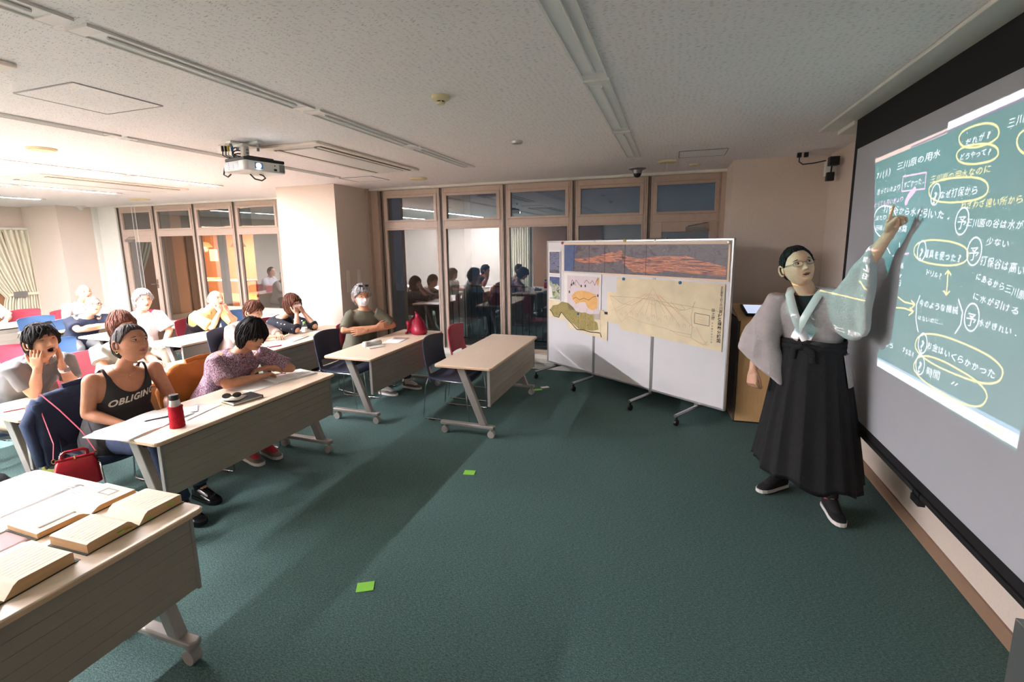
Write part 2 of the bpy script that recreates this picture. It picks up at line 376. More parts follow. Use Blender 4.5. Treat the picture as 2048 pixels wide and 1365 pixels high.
for i in range(4): window(i + 6, xl[i], xl[i + 1], 6.85, .26 if i < 2 else .6, door=(i == 0), hinge=-1)
struct('wall_left_window_end', MB().box(-6.78, -5.5, 6.85, 7.0, 0, H), 'wall_paper')
# ================================================================== OUTSIDE THE WINDOWS
struct('terrace_floor', MB().box(-14, 3, 7.1, 16, -.1, 0), 'modesty_grey')
struct('wall_outside', MB().box(-4.9, -3.6, 7.9, 8.2, 0, 3.2).box(-19, -12.77, 9.2, 9.5, 0, 3.2).box(-10.55, -6.5, 9.75, 10.1, 0, 3.2), 'wall_paper')
r = MB(); r.box(-4.0, 1.6, 7.6, 7.63, 1.05, 1.08).box(-4.0, 1.6, 7.6, 7.63, .12, .14)
rail = thing('balcony_railing', 'thin dark metal railing with upright bars outside the glass', 'railing', (0, 0, 0))
r.build('top_rail', 'dark_metal', rail)
b0 = None
for x in (-3.99, -1.2, 1.58): MB().box(x - .02, x + .02, 7.60, 7.64, 0, 1.06).build('post', 'dark_metal', rail)
for i in range(46):
    x = -3.98 + i * .12
    if b0 is None: b0 = MB().box(-.006, .006, 7.609, 7.621, .14, 1.05).build('baluster', 'dark_metal', rail); b0.location.x = x
    else:
        c = b0.copy(); COL.objects.link(c); c.location.x = x
# lobby across the court, seen through the left windows
lob = MB(); lob.box(-19, -10.2, 13.6, 13.8, 0, 2.9).box(-19, -10.2, 9.9, 13.8, 2.8, 2.9).box(-10.3, -10.15, 9.9, 13.8, 0, 2.9).box(-19, -18.85, 9.9, 13.8, 0, 2.9)
struct('wall_lobby', lob, 'brown_wood')
struct('floor_lobby', MB().box(-19, -10.2, 9.9, 13.8, 0, .02), 'podium_wood')
struct('trim_6', MB().box(-13.2, -10.55, 9.85, 9.95, 2.35, 2.9).box(-13.2, -12.9, 9.8, 9.96, 0, 2.9).box(-11.93, -11.75, 9.84, 9.96, 0, 2.9), 'dark_metal')
lt = thing('lobby_table', 'wooden table glimpsed in the orange-lit lobby across the court', 'table', (-13.4, 11.4, 0))
MB().prism(rrect(-.8, .8, -.4, .4, .05), .7, .74).build('tabletop', 'podium_wood', lt)
for sx in (-.7, .7):
    for sy in (-.3, .3): MB().cyl(sx, sy, 0, .7, .03, 10).build('leg', 'brown_wood', lt)
c = copy_tree(lt); relabel(c, 'second wooden lobby table further left behind the dark post', (-15.6, 11.8, 0))
for i, (x, y, l) in enumerate(((-13.2, 11.6, 'warm dome pendant lamp over the nearer lobby table'), (-15.4, 12.2, 'warm dome pendant lamp over the further lobby table'))):
    p = thing('pendant_lamp', l, 'lamp', (x, y, 0))
    MB().tube([(0, 0, 1.95), (0, 0, 2.8)], .006, 6).build('cord', 'dark_metal', p)
    MB().lathe([(.02, 1.98), (.14, 1.93), (.24, 1.78), (.235, 1.78), (.13, 1.91)], n=24).build('lamp_shade', 'cream_plastic', p, smooth=True)
    MB().ell((0, 0, 1.84), (.07, .07, .07)).build('bulb', 'warm_lamp', p, smooth='all')
    la = bpy.data.lights.new('pendant_light', 'POINT'); la.energy = 130; la.color = (1, .62, .34); la.shadow_soft_size = .1
    lo = bpy.data.objects.new('pendant_light', la); COL.objects.link(lo); lo.location = (0, 0, 1.72); lo.parent = p
# ================================================================== CEILING FITTINGS
def trough(x, wid, y_end, seglen, n, on, label, grp):
    t = thing('ceiling_light', label, 'light', (x, y_end, H), group=grp)
    w2 = wid / 2
    for i in range(n):
        a, b = -seglen * (i + 1) + .02, -seglen * i - .02
        fr = MB().box(-w2, -w2 + .012, a, b, -.012, 0).box(w2 - .012, w2, a, b, -.012, 0).box(-w2 + .012, w2 - .012, a, a + .06, -.011, 0).box(-w2 + .012, w2 - .012, b - .06, b, -.011, 0)
        fr.build('frame', 'white_plastic', t)
        if on: MB().box(-w2 + .012, w2 - .012, a + .04, b - .04, -.010, -.002).build('diffuser', ('lamp_on_dim' if i < 2 else 'lamp_on_far') if x < -7 else ('lamp_on_dim' if i < 1 else 'lamp_on_far' if i < 2 else 'lamp_on_strong'), t)
        else:
            MB().box(-w2 + .012, w2 - .012, a + .06, b - .06, -.004, -.001).build('reflector', 'lamp_off', t)
            MB().tube([(w2 * .2, a + .1, -.010), (w2 * .2, b - .1, -.010)], .006, 8).build('light_tube', 'white_plastic', t)
    return t
trough(-.42, .135, 5.12, 1.25, 6, 0, 'unlit white recessed trough light nearest the projection screen', None)
trough(-2.2, .13, 5.05, 1.25, 6, 0, 'unlit white recessed trough light between ceiling projector and smoke detector', None)
trough(-4.05, .10, 5.12, 1.25, 6, 0, 'unlit recessed trough light on the far side of the projector', None)
trough(-6.11, .12, 5.20, 1.25, 6, 1, 'glowing white strip light nearest the camera of the lit ones', None)
trough(-8.32, .12, 5.28, 1.25, 6, 1, 'glowing white strip light, middle one of the three lit', None)
trough(-10.35, .12, 5.35, 1.25, 6, 1, 'glowing white strip light furthest left and furthest back', None)
def aircon(x0, x1, y0, y1, label):
    t = thing('ceiling_air_conditioner', label, 'air conditioner', ((x0 + x1) / 2, (y0 + y1) / 2, H)); w2 = (x1 - x0) / 2; l2 = (y1 - y0) / 2
    MB().prism(rrect(-w2, w2, -l2, l2, .02), -.022, 0).build('panel', 'beige_plastic', t, bevel=.006)
    MB().box(-w2 + .14, w2 - .14, -l2 + .12, l2 - .12, -.030, -.021).build('intake_grille', 'white_plastic', t, bevel=.003, seg=1)
    for s in (-1, 1):
        xx = s * (w2 - .09)
        sl = MB().box(xx - .035, xx + .035, -l2 + .1, l2 - .1, -.026, -.0215).build('air_slot', 'frame_dark', t)
        MB().box(xx - .012, xx + .018, -l2 + .11, l2 - .11, -.031, -.0255).build('louvre', 'beige_plastic', sl)
    return t
aircon(-3.40, -2.79, 3.3, 4.95, 'ceiling air conditioner with two long dark slots right beside the projector')
aircon(-7.56, -6.8, 3.5, 5.25, 'ceiling air conditioner with two slots between the lit strips')
aircon(-3.50, -2.89, -.2, 1.48, 'ceiling air conditioner of which only one corner shows at the left edge')
def hatch(x0, x1, y0, y1, label):
    t = thing('ceiling_hatch', label, 'hatch', (0, 0, 0))
    MB().box(x0, x1, y0, y1, H - .003, H).build('hatch_panel', 'ceiling', t)
    g = MB()
    for a, b, c, d in ((x0 - .006, x0 + .002, y0, y1), (x1 - .002, x1 + .006, y0, y1), (x0, x1, y0 - .006, y0 + .002), (x0, x1, y1 - .002, y1 + .006)): g.box(a, b, c, d, H - .005, H)
    g.build('hatch_frame', 'metal_grey', t)
hatch(-3.44, -2.95, 1.72, 2.17, 'square access hatch with thin metal edges in front of the projector')
hatch(.02, .45, 4.98, 5.35, 'square access hatch near the corner column by the screen')
hatch(-4.1, -3.62, 5.2, 5.6, 'square access hatch in front of the beige pillar')
def disc(x, y, r, name, label, cat, m='cream_plastic'):
    t = thing(name, label, cat, (x, y, H))
    MB().lathe([(0.001, 0), (r, 0), (r, -.006), (r * .93, -.014), (.001, -.014)], n=32).build('rim', m, t, smooth=True)
    MB().lathe([(.001, -.0135), (r * .86, -.0135), (r * .84, -.019), (.001, -.022)], n=32).build('grille', m, t, smooth=True)
    return t
disc(-5.12, 2.68, .10, 'ceiling_speaker', 'round flat white ceiling speaker above the left tables', 'speaker')
disc(-3.2, 5.62, .12, 'ceiling_speaker', 'round cream ceiling speaker close to the pillar and window wall', 'speaker')
disc(-9.0, 6.0, .16, 'ceiling_speaker', 'round cream ceiling speaker above the leftmost glazed door', 'speaker')
disc(-.10, 5.51, .10, 'ceiling_speaker', 'round ceiling fitting with a hanging pull cord near the dome camera', 'speaker')
disc(.19, 5.85, .06, 'ceiling_sensor', 'small flat round ceiling sensor nearest the window column', 'sensor')
disc(-1.29, 3.95, .05, 'ceiling_sensor', 'small round chrome ceiling sprinkler plate in mid ceiling', 'sensor', 'frame_alu')
tag(MB().tube([(-.10, 5.5, H - .02), (-.10, 5.5, H - .16)], .002, 6).build('pull_cord', 'white_plastic'), 'thin white pull cord hanging from a round ceiling fitting', 'cord')
sd = thing('smoke_detector', 'cream smoke detector with dark slots in mid ceiling', 'smoke detector', (-1.31, 2.6, H))
MB().lathe([(.001, 0), (.052, 0), (.052, -.018), (.036, -.03), (.001, -.03)], n=28).build('base', 'cream_plastic', sd, smooth=True)
MB().lathe([(.001, -.029), (.022, -.029), (.022, -.038), (.001, -.038)], n=20).build('vent', 'black_plastic', sd)
MB().lathe([(.001, -.037), (.026, -.037), (.022, -.047), (.001, -.049)], n=20).build('cap', 'cream_plastic', sd, smooth=True)
for a in range(5): MB().box(-.003, .003, .019, .026, -.039, -.029).build('fin', 'cream_plastic', sd).rotation_euler = (0, 0, a * 2 * PI / 5)
dc = thing('dome_camera', 'small dark dome security camera under the ceiling near the windows', 'camera', (-.44, 5.93, H))
MB().lathe([(.001, 0), (.10, 0), (.10, -.008), (.062, -.02), (.05, -.06), (.001, -.06)], n=28).build('base', 'metal_grey', dc, smooth=True)
MB().ell((0, 0, -.06), (.046, .046, .046)).build('dome', 'black_plastic', dc, smooth='all')
ms = thing('motion_sensor', 'small white sensor on the ceiling by the far left corner', 'sensor', (-11.4, 6.45, H))
MB().box(-.08, .08, -.05, .05, -.03, 0).build('base', 'white_plastic', ms, bevel=.01)
MB().ell((0, 0, -.04), (.05, .045, .05)).build('lens', 'white_plastic', ms, smooth='all')
# wall loudspeaker in the right corner
ws = thing('wall_loudspeaker', 'small white and black loudspeaker bracketed high in the corner beside screen', 'loudspeaker', (1.42, 5.42, 2.46)); ws.scale = (.62, .62, .62)
MB().box(-.09, .06, .0, .10, -.08, .14).build('cabinet', 'white_plastic', ws, bevel=.006)
MB().box(-.08, .05, -.16, -.03, .06, .19).build('bracket', 'black_plastic', ws, bevel=.005)
MB().box(-.08, .02, -.07, .03, -.16, -.03).tube([(-.02, -.02, -.04), (-.03, -.08, .08)], .012, 6).build('swivel_head', 'black_plastic', ws, bevel=.012)
so = thing('ceiling_outlet', 'black plugs in a ceiling outlet with a lead to the corner loudspeaker', 'outlet', (1.18, 5.5, H))
MB().box(-.07, .07, -.04, .04, -.006, 0).build('plate', 'white_plastic', so)
MB().box(-.05, -.015, -.02, .02, -.05, -.005).box(.01, .045, -.02, .02, -.05, -.005).build('plug', 'black_plastic', so, bevel=.004)
MB().tube([(-.03, 0, -.05), (-.03, 0, -.09), (.0, -.02, -.12), (.08, -.06, -.12), (.17, -.12, -.11)], .006, 6).build('cable', 'black_plastic', so)
# ================================================================== PROJECTION SCREEN
XS = 1.20
ps = thing('projection_screen', 'large white pull-down projection screen with black borders showing a chalkboard photo', 'projection screen', (XS, 2.8, 0))
yT, yB = 4.09 - 2.8, .2 - 2.8
MB().box(0, .006, yB, yT, .555, H - .004).build('backing_border', 'screen_black', ps)
MB().box(-.004, 0, yB + .07, yT - .07, .63, 2.43).build('screen_surface', 'screen_white', ps)
MB().box(-.014, .014, yB, yT, .55, .575).build('weight_bar', 'screen_black', ps, bevel=.006)
MB().box(-.02, .01, -.17, -.09, .515, .55).tube([(-.016, -.16, .55), (-.016, -.16, .575), (-.016, -.10, .575), (-.016, -.10, .55)], .003, 6).build('pull_handle', 'black_plastic', ps, bevel=.003)
MB().box(-.15, .02, yB, 4.45 - 2.8, H - .022, H - .001).box(-.02, .13, yT, 4.45 - 2.8, H - .05, H - .001).build('housing', 'white_trim', ps, bevel=.004)
# ---------- picture thrown by the projector: rasterised here from strokes and lettering (metric y,z on the screen plane)
WY0, WY1, WZ0, WZ1 = 1.85, 4.05, 1.0, 2.45
IW, IH = 1760, 1160
img = np.zeros((IH, IW, 3), np.float32)
def P2(y, z): return ((WY1 - y) / (WY1 - WY0) * IW, (z - WZ0) / (WZ1 - WZ0) * IH)
yy, xx = np.mgrid[0:IH, 0:IW].astype(np.float32)
def fill_poly(pts, col, a=1.0):
    p = [P2(*q) for q in pts]; msk = np.ones((IH, IW), bool)
    for i in range(len(p)):
        (x0, y0), (x1, y1) = p[i], p[(i + 1) % len(p)]
        msk &= ((x1 - x0) * (yy - y0) - (y1 - y0) * (xx - x0)) <= 0
    img[msk] = img[msk] * (1 - a) + np.array(srgb(col)[:3]) * a
def tri_fill(v, t, col):
    for tr in t:
        p = v[tr]; x0, y0 = np.floor(p.min(0)).astype(int); x1, y1 = np.ceil(p.max(0)).astype(int) + 1
        x0, y0 = max(x0, 0), max(y0, 0); x1, y1 = min(x1, IW), min(y1, IH)
        if x1 <= x0 or y1 <= y0: continue
        X, Y = xx[y0:y1, x0:x1], yy[y0:y1, x0:x1]; d = []
        for i in range(3):
            a, b = p[i], p[(i + 1) % 3]; d.append((b[0] - a[0]) * (Y - a[1]) - (b[1] - a[1]) * (X - a[0]))
        m = ((d[0] >= 0) & (d[1] >= 0) & (d[2] >= 0)) | ((d[0] <= 0) & (d[1] <= 0) & (d[2] <= 0))
        img[y0:y1, x0:x1][m] = col
def stroke(pts, wd, col):
    c = np.array(srgb(col)[:3]); p = [P2(*q) for q in pts]; r = wd / (WY1 - WY0) * IW / 2
    for (x0, y0), (x1, y1) in zip(p[:-1], p[1:]):
        bx0, bx1 = int(max(min(x0, x1) - r - 1, 0)), int(min(max(x0, x1) + r + 2, IW)); by0, by1 = int(max(min(y0, y1) - r - 1, 0)), int(min(max(y0, y1) + r + 2, IH))
        if bx1 <= bx0 or by1 <= by0: continue
        X, Y = xx[by0:by1, bx0:bx1], yy[by0:by1, bx0:bx1]; L = (x1 - x0) ** 2 + (y1 - y0) ** 2 + 1e-6
        t = np.clip(((X - x0) * (x1 - x0) + (Y - y0) * (y1 - y0)) / L, 0, 1); d = np.hypot(X - x0 - t * (x1 - x0), Y - y0 - t * (y1 - y0))
        img[by0:by1, bx0:bx1][d <= r] = c
def ellipse(cy, cz, ry, rz, wd, col, rot=0, sq=2.0):
    pts = []
    for i in range(49):
        a = 2 * PI * i / 48; ca, sa = math.cos(a), math.sin(a)
        u = ry * math.copysign(abs(ca) ** (2 / sq), ca); v = rz * math.copysign(abs(sa) ** (2 / sq), sa)
        pts.append((cy + u * math.cos(rot) - v * math.sin(rot), cz + u * math.sin(rot) + v * math.cos(rot)))
    stroke(pts, wd, col)
def write(txt, y0, z0, y1, z1, h, col):
    """lettering from (y0,z0) to (y1,z1) baseline centres, cap height h, slightly irregular like chalk"""
    n = len(txt); c = np.array(srgb(col)[:3]); rr = random.Random(hash(txt) % 97 if False else len(txt) * 7 + int(y0 * 100))
    wtot = y0 - y1
    for i, ch in enumerate(txt):
        if ch == ' ': continue
        v, t = text_tris(ch, 1.0, offset=.004 if ord(ch) > 0x4e00 else .012)
        if not len(v): continue
        k = (i + .5) / n; cy = y0 - wtot * k; cz = z0 + (z1 - z0) * k + rr.uniform(-.04, .04) * h
        cw = wtot / n * (.98 if ord(ch) > 0x3400 else .85)
        mn, mx = v.min(0), v.max(0); sx = cw / max(mx[0] - mn[0], .45) * .92; sz = h / .95 * (1 if ord(ch) > 0x3400 or ch in '?()' else .9)
        q = (v - [(mn[0] + mx[0]) / 2, .38]); an = rr.uniform(-.07, .07)
        q = np.stack([q[:, 0] * sx * math.cos(an) - q[:, 1] * sz * math.sin(an) + q[:, 1] * sz * .10, q[:, 0] * sx * math.sin(an) + q[:, 1] * sz * math.cos(an)], 1)
        px = np.stack([(WY1 - (cy - q[:, 0])) / (WY1 - WY0) * IW, (cz + q[:, 1] - WZ0) / (WZ1 - WZ0) * IH], 1)
        tri_fill(px, t, c)


tag(MB().box(-16.95, -16.55, 13.58, 13.595, 1.25, 1.7).build('paper_notice', 'paper'), 'pale notice sheet on the orange-lit lobby wall across the court', 'notice')
tag(MB().box(-13.72, -13.22, 9.97, 10.0, 0, 2.4).build('red_panel', 'wine_nylon'), 'dark red upright panel beside the dark post in the lobby', 'panel')
TEXTS = [
    ('7/(火)', 3.632, 2.196, 3.419, 2.206, 0.053, 'W'),
    ('三川原の用水', 3.346, 2.215, 2.87, 2.216, 0.045, 'W'),
    ('だれが?', 2.674, 2.219, 2.486, 2.226, 0.037, 'W'),
    ('どうやって?', 2.701, 2.166, 2.469, 2.154, 0.033, 'W'),
    ('思っていたより', 3.593, 2.095, 3.27, 2.096, 0.039, 'W'),
    ('すごかった.', 3.233, 2.1, 2.988, 2.105, 0.041, 'W'),
    ('三川原の用水なのに', 2.943, 2.098, 2.458, 2.085, 0.039, 'Y'),
    ('なぜ打保から', 2.836, 2.014, 2.528, 2.01, 0.044, 'W'),
    ('とっても長いきょり', 3.62, 2.019, 3.215, 2.029, 0.036, 'P'),
    ('打保谷から水を引いた.', 3.468, 1.989, 2.695, 1.908, 0.047, 'W'),
    ('わざわざ遠い所から', 2.645, 1.95, 2.242, 1.951, 0.037, 'Y'),
    ('ほたり', 3.578, 1.937, 3.41, 1.936, 0.037, 'W'),
    ('田植え', 3.561, 1.877, 3.394, 1.873, 0.037, 'W'),
    ('三川原の谷は水が', 2.584, 1.878, 2.22, 1.856, 0.038, 'W'),
    ('少ない', 2.426, 1.798, 2.281, 1.786, 0.035, 'W'),
    ('道具を使った?', 2.914, 1.738, 2.573, 1.72, 0.045, 'W'),
    ('ドリル?', 2.87, 1.645, 2.715, 1.634, 0.037, 'W'),
    ('打保谷は高い', 2.446, 1.722, 2.175, 1.693, 0.043, 'W'),
    ('にあるから三川原', 2.461, 1.654, 2.155, 1.604, 0.036, 'W'),
    ('に水が引ける', 2.463, 1.572, 2.173, 1.544, 0.035, 'W'),
    ('今のような機械', 2.903, 1.487, 2.55, 1.494, 0.042, 'W'),
    ('はないのに…', 2.899, 1.411, 2.652, 1.423, 0.029, 'W'),
    ('水がきれい.', 2.4, 1.47, 2.152, 1.467, 0.035, 'W'),
    ('お金はいくらかかった', 2.777, 1.296, 2.245, 1.286, 0.043, 'W'),
    ('75年?', 3.019, 1.216, 2.882, 1.216, 0.039, 'W'),
    ('時間', 2.749, 1.165, 2.625, 1.179, 0.047, 'W'),
    ('〃', 2.538, 1.177, 2.467, 1.177, 0.033, 'W'),
    ('だと思う', 3.372, 1.21, 3.127, 1.207, 0.038, 'W'),
    ('三川', 2.397, 2.24, 2.306, 2.243, 0.039, 'W'),
    ('水路', 3.256, 1.87, 3.128, 1.86, 0.039, 'W'),
    ('水', 3.205, 1.727, 3.13, 1.726, 0.034, 'W'),
    ('路', 3.189, 1.664, 3.113, 1.663, 0.033, 'W'),
    ('田', 3.189, 1.567, 3.125, 1.567, 0.039, 'W'),
]
QM = [ (2.875, 2.02, 20), (2.942, 1.747, 20), (2.817, 1.292, 24), (2.815, 1.183, 24) ]
YO = [ (2.618, 1.875, 22), (2.497, 1.746, 26), (2.45, 1.473, 28) ]
CURVES_Y = [[(2.449, 2.23), (2.444, 2.219), (2.445, 2.211), (2.45, 2.203), (2.46, 2.197), (2.474, 2.193), (2.492, 2.189), (2.515, 2.187), (2.546, 2.187), (2.58, 2.188), (2.608, 2.191), (2.634, 2.195), (2.659, 2.201), (2.68, 2.208), (2.699, 2.216), (2.713, 2.226), (2.724, 2.239), (2.73, 2.251), (2.729, 2.26), (2.722, 2.268), (2.71, 2.275), (2.693, 2.279), (2.67, 2.282), (2.644, 2.283), (2.61, 2.282), (2.576, 2.279), (2.549, 2.276), (2.524, 2.271), (2.503, 2.265), (2.485, 2.258), (2.47, 2.25), (2.458, 2.241), (2.449, 2.23)], [(2.432, 2.145), (2.43, 2.136), (2.433, 2.129), (2.441, 2.124), (2.454, 2.119), (2.471, 2.116), (2.492, 2.115), (2.518, 2.115), (2.553, 2.117), (2.589, 2.12), (2.619, 2.125), (2.647, 2.13), (2.672, 2.137), (2.693, 2.145), (2.71, 2.153), (2.722, 2.163), (2.73, 2.174), (2.732, 2.184), (2.727, 2.192), (2.717, 2.198), (2.701, 2.202), (2.68, 2.205), (2.655, 2.205), (2.625, 2.204), (2.589, 2.201), (2.553, 2.196), (2.524, 2.191), (2.5, 2.185), (2.479, 2.178), (2.461, 2.171), (2.448, 2.163), (2.438, 2.155), (2.432, 2.145)], [(2.464, 2.011), (2.462, 1.998), (2.468, 1.989), (2.48, 1.981), (2.498, 1.975), (2.523, 1.971), (2.555, 1.968), (2.596, 1.967), (2.657, 1.968), (2.722, 1.97), (2.772, 1.975), (2.816, 1.98), (2.854, 1.988), (2.887, 1.997), (2.913, 2.007), (2.931, 2.02), (2.942, 2.037), (2.944, 2.053), (2.936, 2.064), (2.918, 2.073), (2.891, 2.079), (2.856, 2.082), (2.815, 2.083), (2.766, 2.082), (2.699, 2.078), (2.636, 2.072), (2.592, 2.067), (2.556, 2.06), (2.526, 2.053), (2.503, 2.044), (2.485, 2.035), (2.472, 2.025), (2.464, 2.011)], [(2.536, 1.736), (2.538, 1.723), (2.547, 1.713), (2.563, 1.705), (2.585, 1.698), (2.613, 1.692), (2.648, 1.688), (2.691, 1.685), (2.752, 1.685), (2.815, 1.686), (2.865, 1.689), (2.91, 1.694), (2.948, 1.701), (2.979, 1.709), (3.003, 1.72), (3.017, 1.733), (3.023, 1.749), (3.019, 1.765), (3.005, 1.777), (2.983, 1.786), (2.952, 1.793), (2.915, 1.798), (2.871, 1.801), (2.821, 1.801), (2.758, 1.799), (2.698, 1.795), (2.655, 1.79), (2.619, 1.784), (2.59, 1.777), (2.567, 1.769), (2.55, 1.76), (2.54, 1.749), (2.536, 1.736)], [(2.211, 1.29), (2.22, 1.273), (2.236, 1.261), (2.259, 1.25), (2.29, 1.24), (2.33, 1.232), (2.378, 1.226), (2.438, 1.221), (2.527, 1.217), (2.623, 1.215), (2.695, 1.217), (2.757, 1.221), (2.809, 1.229), (2.85, 1.239), (2.877, 1.252), (2.889, 1.269), (2.884, 1.292), (2.866, 1.315), (2.837, 1.331), (2.798, 1.343), (2.749, 1.353), (2.692, 1.36), (2.628, 1.363), (2.558, 1.364), (2.468, 1.362), (2.385, 1.358), (2.331, 1.353), (2.288, 1.347), (2.256, 1.339), (2.232, 1.33), (2.216, 1.32), (2.209, 1.307), (2.211, 1.29)], [(2.283, 1.169), (2.295, 1.152), (2.311, 1.14), (2.334, 1.13), (2.363, 1.122), (2.399, 1.115), (2.443, 1.11), (2.497, 1.107), (2.58, 1.106), (2.668, 1.107), (2.73, 1.111), (2.781, 1.117), (2.822, 1.125), (2.853, 1.136), (2.872, 1.149), (2.878, 1.165), (2.867, 1.188), (2.846, 1.21), (2.819, 1.224), (2.785, 1.235), (2.743, 1.243), (2.695, 1.248), (2.641, 1.25), (2.58, 1.25), (2.498, 1.245), (2.423, 1.24), (2.376, 1.234), (2.34, 1.227), (2.312, 1.219), (2.293, 1.21), (2.281, 1.199), (2.277, 1.187), (2.283, 1.169)], [(2.206, 2.139), (2.205, 2.131), (2.206, 2.123), (2.21, 2.117), (2.216, 2.112), (2.224, 2.108), (2.233, 2.106), (2.243, 2.105), (2.255, 2.106), (2.267, 2.109), (2.279, 2.113), (2.291, 2.119), (2.302, 2.126), (2.312, 2.135), (2.32, 2.144), (2.325, 2.153), (2.329, 2.162), (2.329, 2.171), (2.328, 2.178), (2.323, 2.185), (2.317, 2.19), (2.308, 2.194), (2.298, 2.196), (2.287, 2.196), (2.275, 2.194), (2.263, 2.191), (2.251, 2.186), (2.24, 2.18), (2.23, 2.173), (2.221, 2.165), (2.214, 2.156), (2.209, 2.148), (2.206, 2.139)], [(2.674, 1.663), (2.662, 1.553)], [(2.695, 1.645), (2.674, 1.663), (2.648, 1.646)], [(2.689, 1.567), (2.662, 1.553), (2.642, 1.569)], [(3.2, 1.533), (3.146, 1.488), (3.063, 1.47), (2.942, 1.471)], [(2.986, 1.487), (2.942, 1.471), (2.98, 1.445)], [(3.469, 1.419), (3.162, 1.425), (3.055, 1.437), (2.949, 1.433)], [(2.993, 1.448), (2.949, 1.433), (2.994, 1.407)]]
CURVES_W = [[(3.271, 1.904), (3.269, 1.884), (3.272, 1.867), (3.28, 1.853), (3.294, 1.84), (3.313, 1.83), (3.336, 1.822), (3.365, 1.817), (3.4, 1.816), (3.437, 1.818), (3.47, 1.823), (3.501, 1.831), (3.529, 1.843), (3.553, 1.857), (3.572, 1.874), (3.587, 1.893), (3.596, 1.916), (3.599, 1.938), (3.595, 1.957), (3.584, 1.973), (3.568, 1.986), (3.545, 1.996), (3.519, 2.002), (3.487, 2.005), (3.45, 2.004), (3.413, 2.0), (3.382, 1.994), (3.354, 1.984), (3.329, 1.972), (3.308, 1.958), (3.291, 1.942), (3.279, 1.925), (3.271, 1.904)], [(3.598, 1.894), (3.594, 1.875), (3.594, 1.859), (3.596, 1.845), (3.602, 1.833), (3.61, 1.823), (3.621, 1.816), (3.634, 1.812), (3.651, 1.811), (3.669, 1.812), (3.685, 1.817), (3.7, 1.824), (3.714, 1.834), (3.727, 1.847), (3.738, 1.861), (3.747, 1.878), (3.754, 1.898), (3.758, 1.918), (3.758, 1.935), (3.756, 1.949), (3.75, 1.961), (3.741, 1.971), (3.729, 1.977), (3.715, 1.981), (3.698, 1.982), (3.68, 1.979), (3.664, 1.974), (3.649, 1.966), (3.635, 1.956), (3.623, 1.943), (3.613, 1.929), (3.605, 1.913), (3.598, 1.894)], [(2.901, 1.521), (2.926, 1.473), (2.912, 1.396), (2.877, 1.342)], [(2.561, 1.541), (2.518, 1.493), (2.52, 1.437), (2.55, 1.395)], [(3.364, 1.761), (3.308, 1.724)], [(3.161, 1.632), (3.153, 1.599)], [(3.181, 1.608), (3.152, 1.596), (3.137, 1.611)], [(3.201, 1.784), (3.192, 1.749)]]
CURVES_P = [[(3.252, 2.15), (2.994, 2.139), (2.989, 2.058), (3.25, 2.069), (3.252, 2.15)], [(3.099, 2.063), (3.155, 2.034), (3.178, 2.006)], [(3.27, 1.711), (3.077, 1.731)]]
CL = {'W': (250, 255, 255), 'Y': (248, 232, 150), 'P': (244, 196, 226)}
TEAL = (34, 116, 108)
fill_poly([(3.694, 2.31), (1.95, 2.33), (2.075, 1.05), (3.396, 1.05)], TEAL)
fill_poly([(3.694, 2.31), (2.84, 2.318), (2.84, 2.295), (3.69, 2.285)], (226, 190, 172))
fill_poly([(2.84, 2.345), (1.95, 2.355), (1.95, 2.328), (2.84, 2.306)], (246, 246, 250))
fill_poly([(3.2, 2.300), (1.95, 2.328), (1.95, 2.316), (3.2, 2.292)], (120, 104, 130))
fill_poly([(3.391, 1.098), (2.075, 1.13), (2.075, 1.112), (3.394, 1.086)], (150, 190, 206))
fill_poly([(3.394, 1.086), (2.075, 1.112), (2.074, 1.062), (3.396, 1.048)], (250, 246, 244))
fill_poly([(2.27, 1.086), (2.16, 1.094), (2.16, 1.082), (2.27, 1.072)], (246, 240, 190))
# soft board wear: cloudy chalk dust, then a painted-in hot spot of light
cl = sum(np.sin(xx * (.004 + .003 * i) + i * 2 + 2 * np.sin(yy * .005 * (i + 1))) * np.cos(yy * (.006 + .002 * i) + i) for i in range(4)) / 4
nz = rng.normal(0, .03, (IH, IW)).astype(np.float32)
img *= (1 + .10 * cl + nz)[..., None]
hx, hz = P2(3.15, 1.95); hot = np.exp(-((xx - hx) / 420) ** 2 - ((yy - hz) / 260) ** 2)[..., None]; img = img + hot * np.array([.02, .05, .07], np.float32)  # bluish hot spot: brighter light painted into the picture's colour
for c, L in (('Y', CURVES_Y), ('W', CURVES_W), ('P', CURVES_P)):
    for k, q in enumerate(L): stroke(q, .0085 if c != 'P' else (.008 if k != 1 else .035), CL[c])
for t in TEXTS: write(t[0], t[1], t[2], t[3], t[4], t[5] * .95, CL[t[6]])
for (y, z, r) in QM: ellipse(y, z, .042, .05, .007, CL['W']); write('?', y + .036, z - .012, y - .036, z - .012, .075, CL['W'])
for (y, z, r) in YO: ellipse(y, z + .008, .05, .058, .007, CL['W']); write('予', y + .038, z, y - .038, z, .06, CL['W'])
ellipse(2.15, 2.15, .001, .001, .01, CL['W'])
write('何', 2.25, 2.14, 2.19, 2.14, .05, CL['W'])
msk = np.ones((IH, IW), bool)                        # outside the thrown picture there is no light
pp = [P2(*q) for q in [(3.694, 2.36), (1.95, 2.36), (2.075, 1.048), (3.396, 1.048)]]
for i in range(4):
    (x0, y0), (x1, y1) = pp[i], pp[(i + 1) % 4]; msk &= ((x1 - x0) * (yy - y0) - (y1 - y0) * (xx - x0)) <= 0
img[~msk] = 0
im = bpy.data.images.new('chalkboard_photo', IW, IH, float_buffer=True); im.colorspace_settings.name = 'Non-Color'
buf = np.ones((IH, IW, 4), np.float32); buf[..., :3] = np.clip(img, 0, 1.2); im.pixels.foreach_set(buf.ravel()); im.pack()
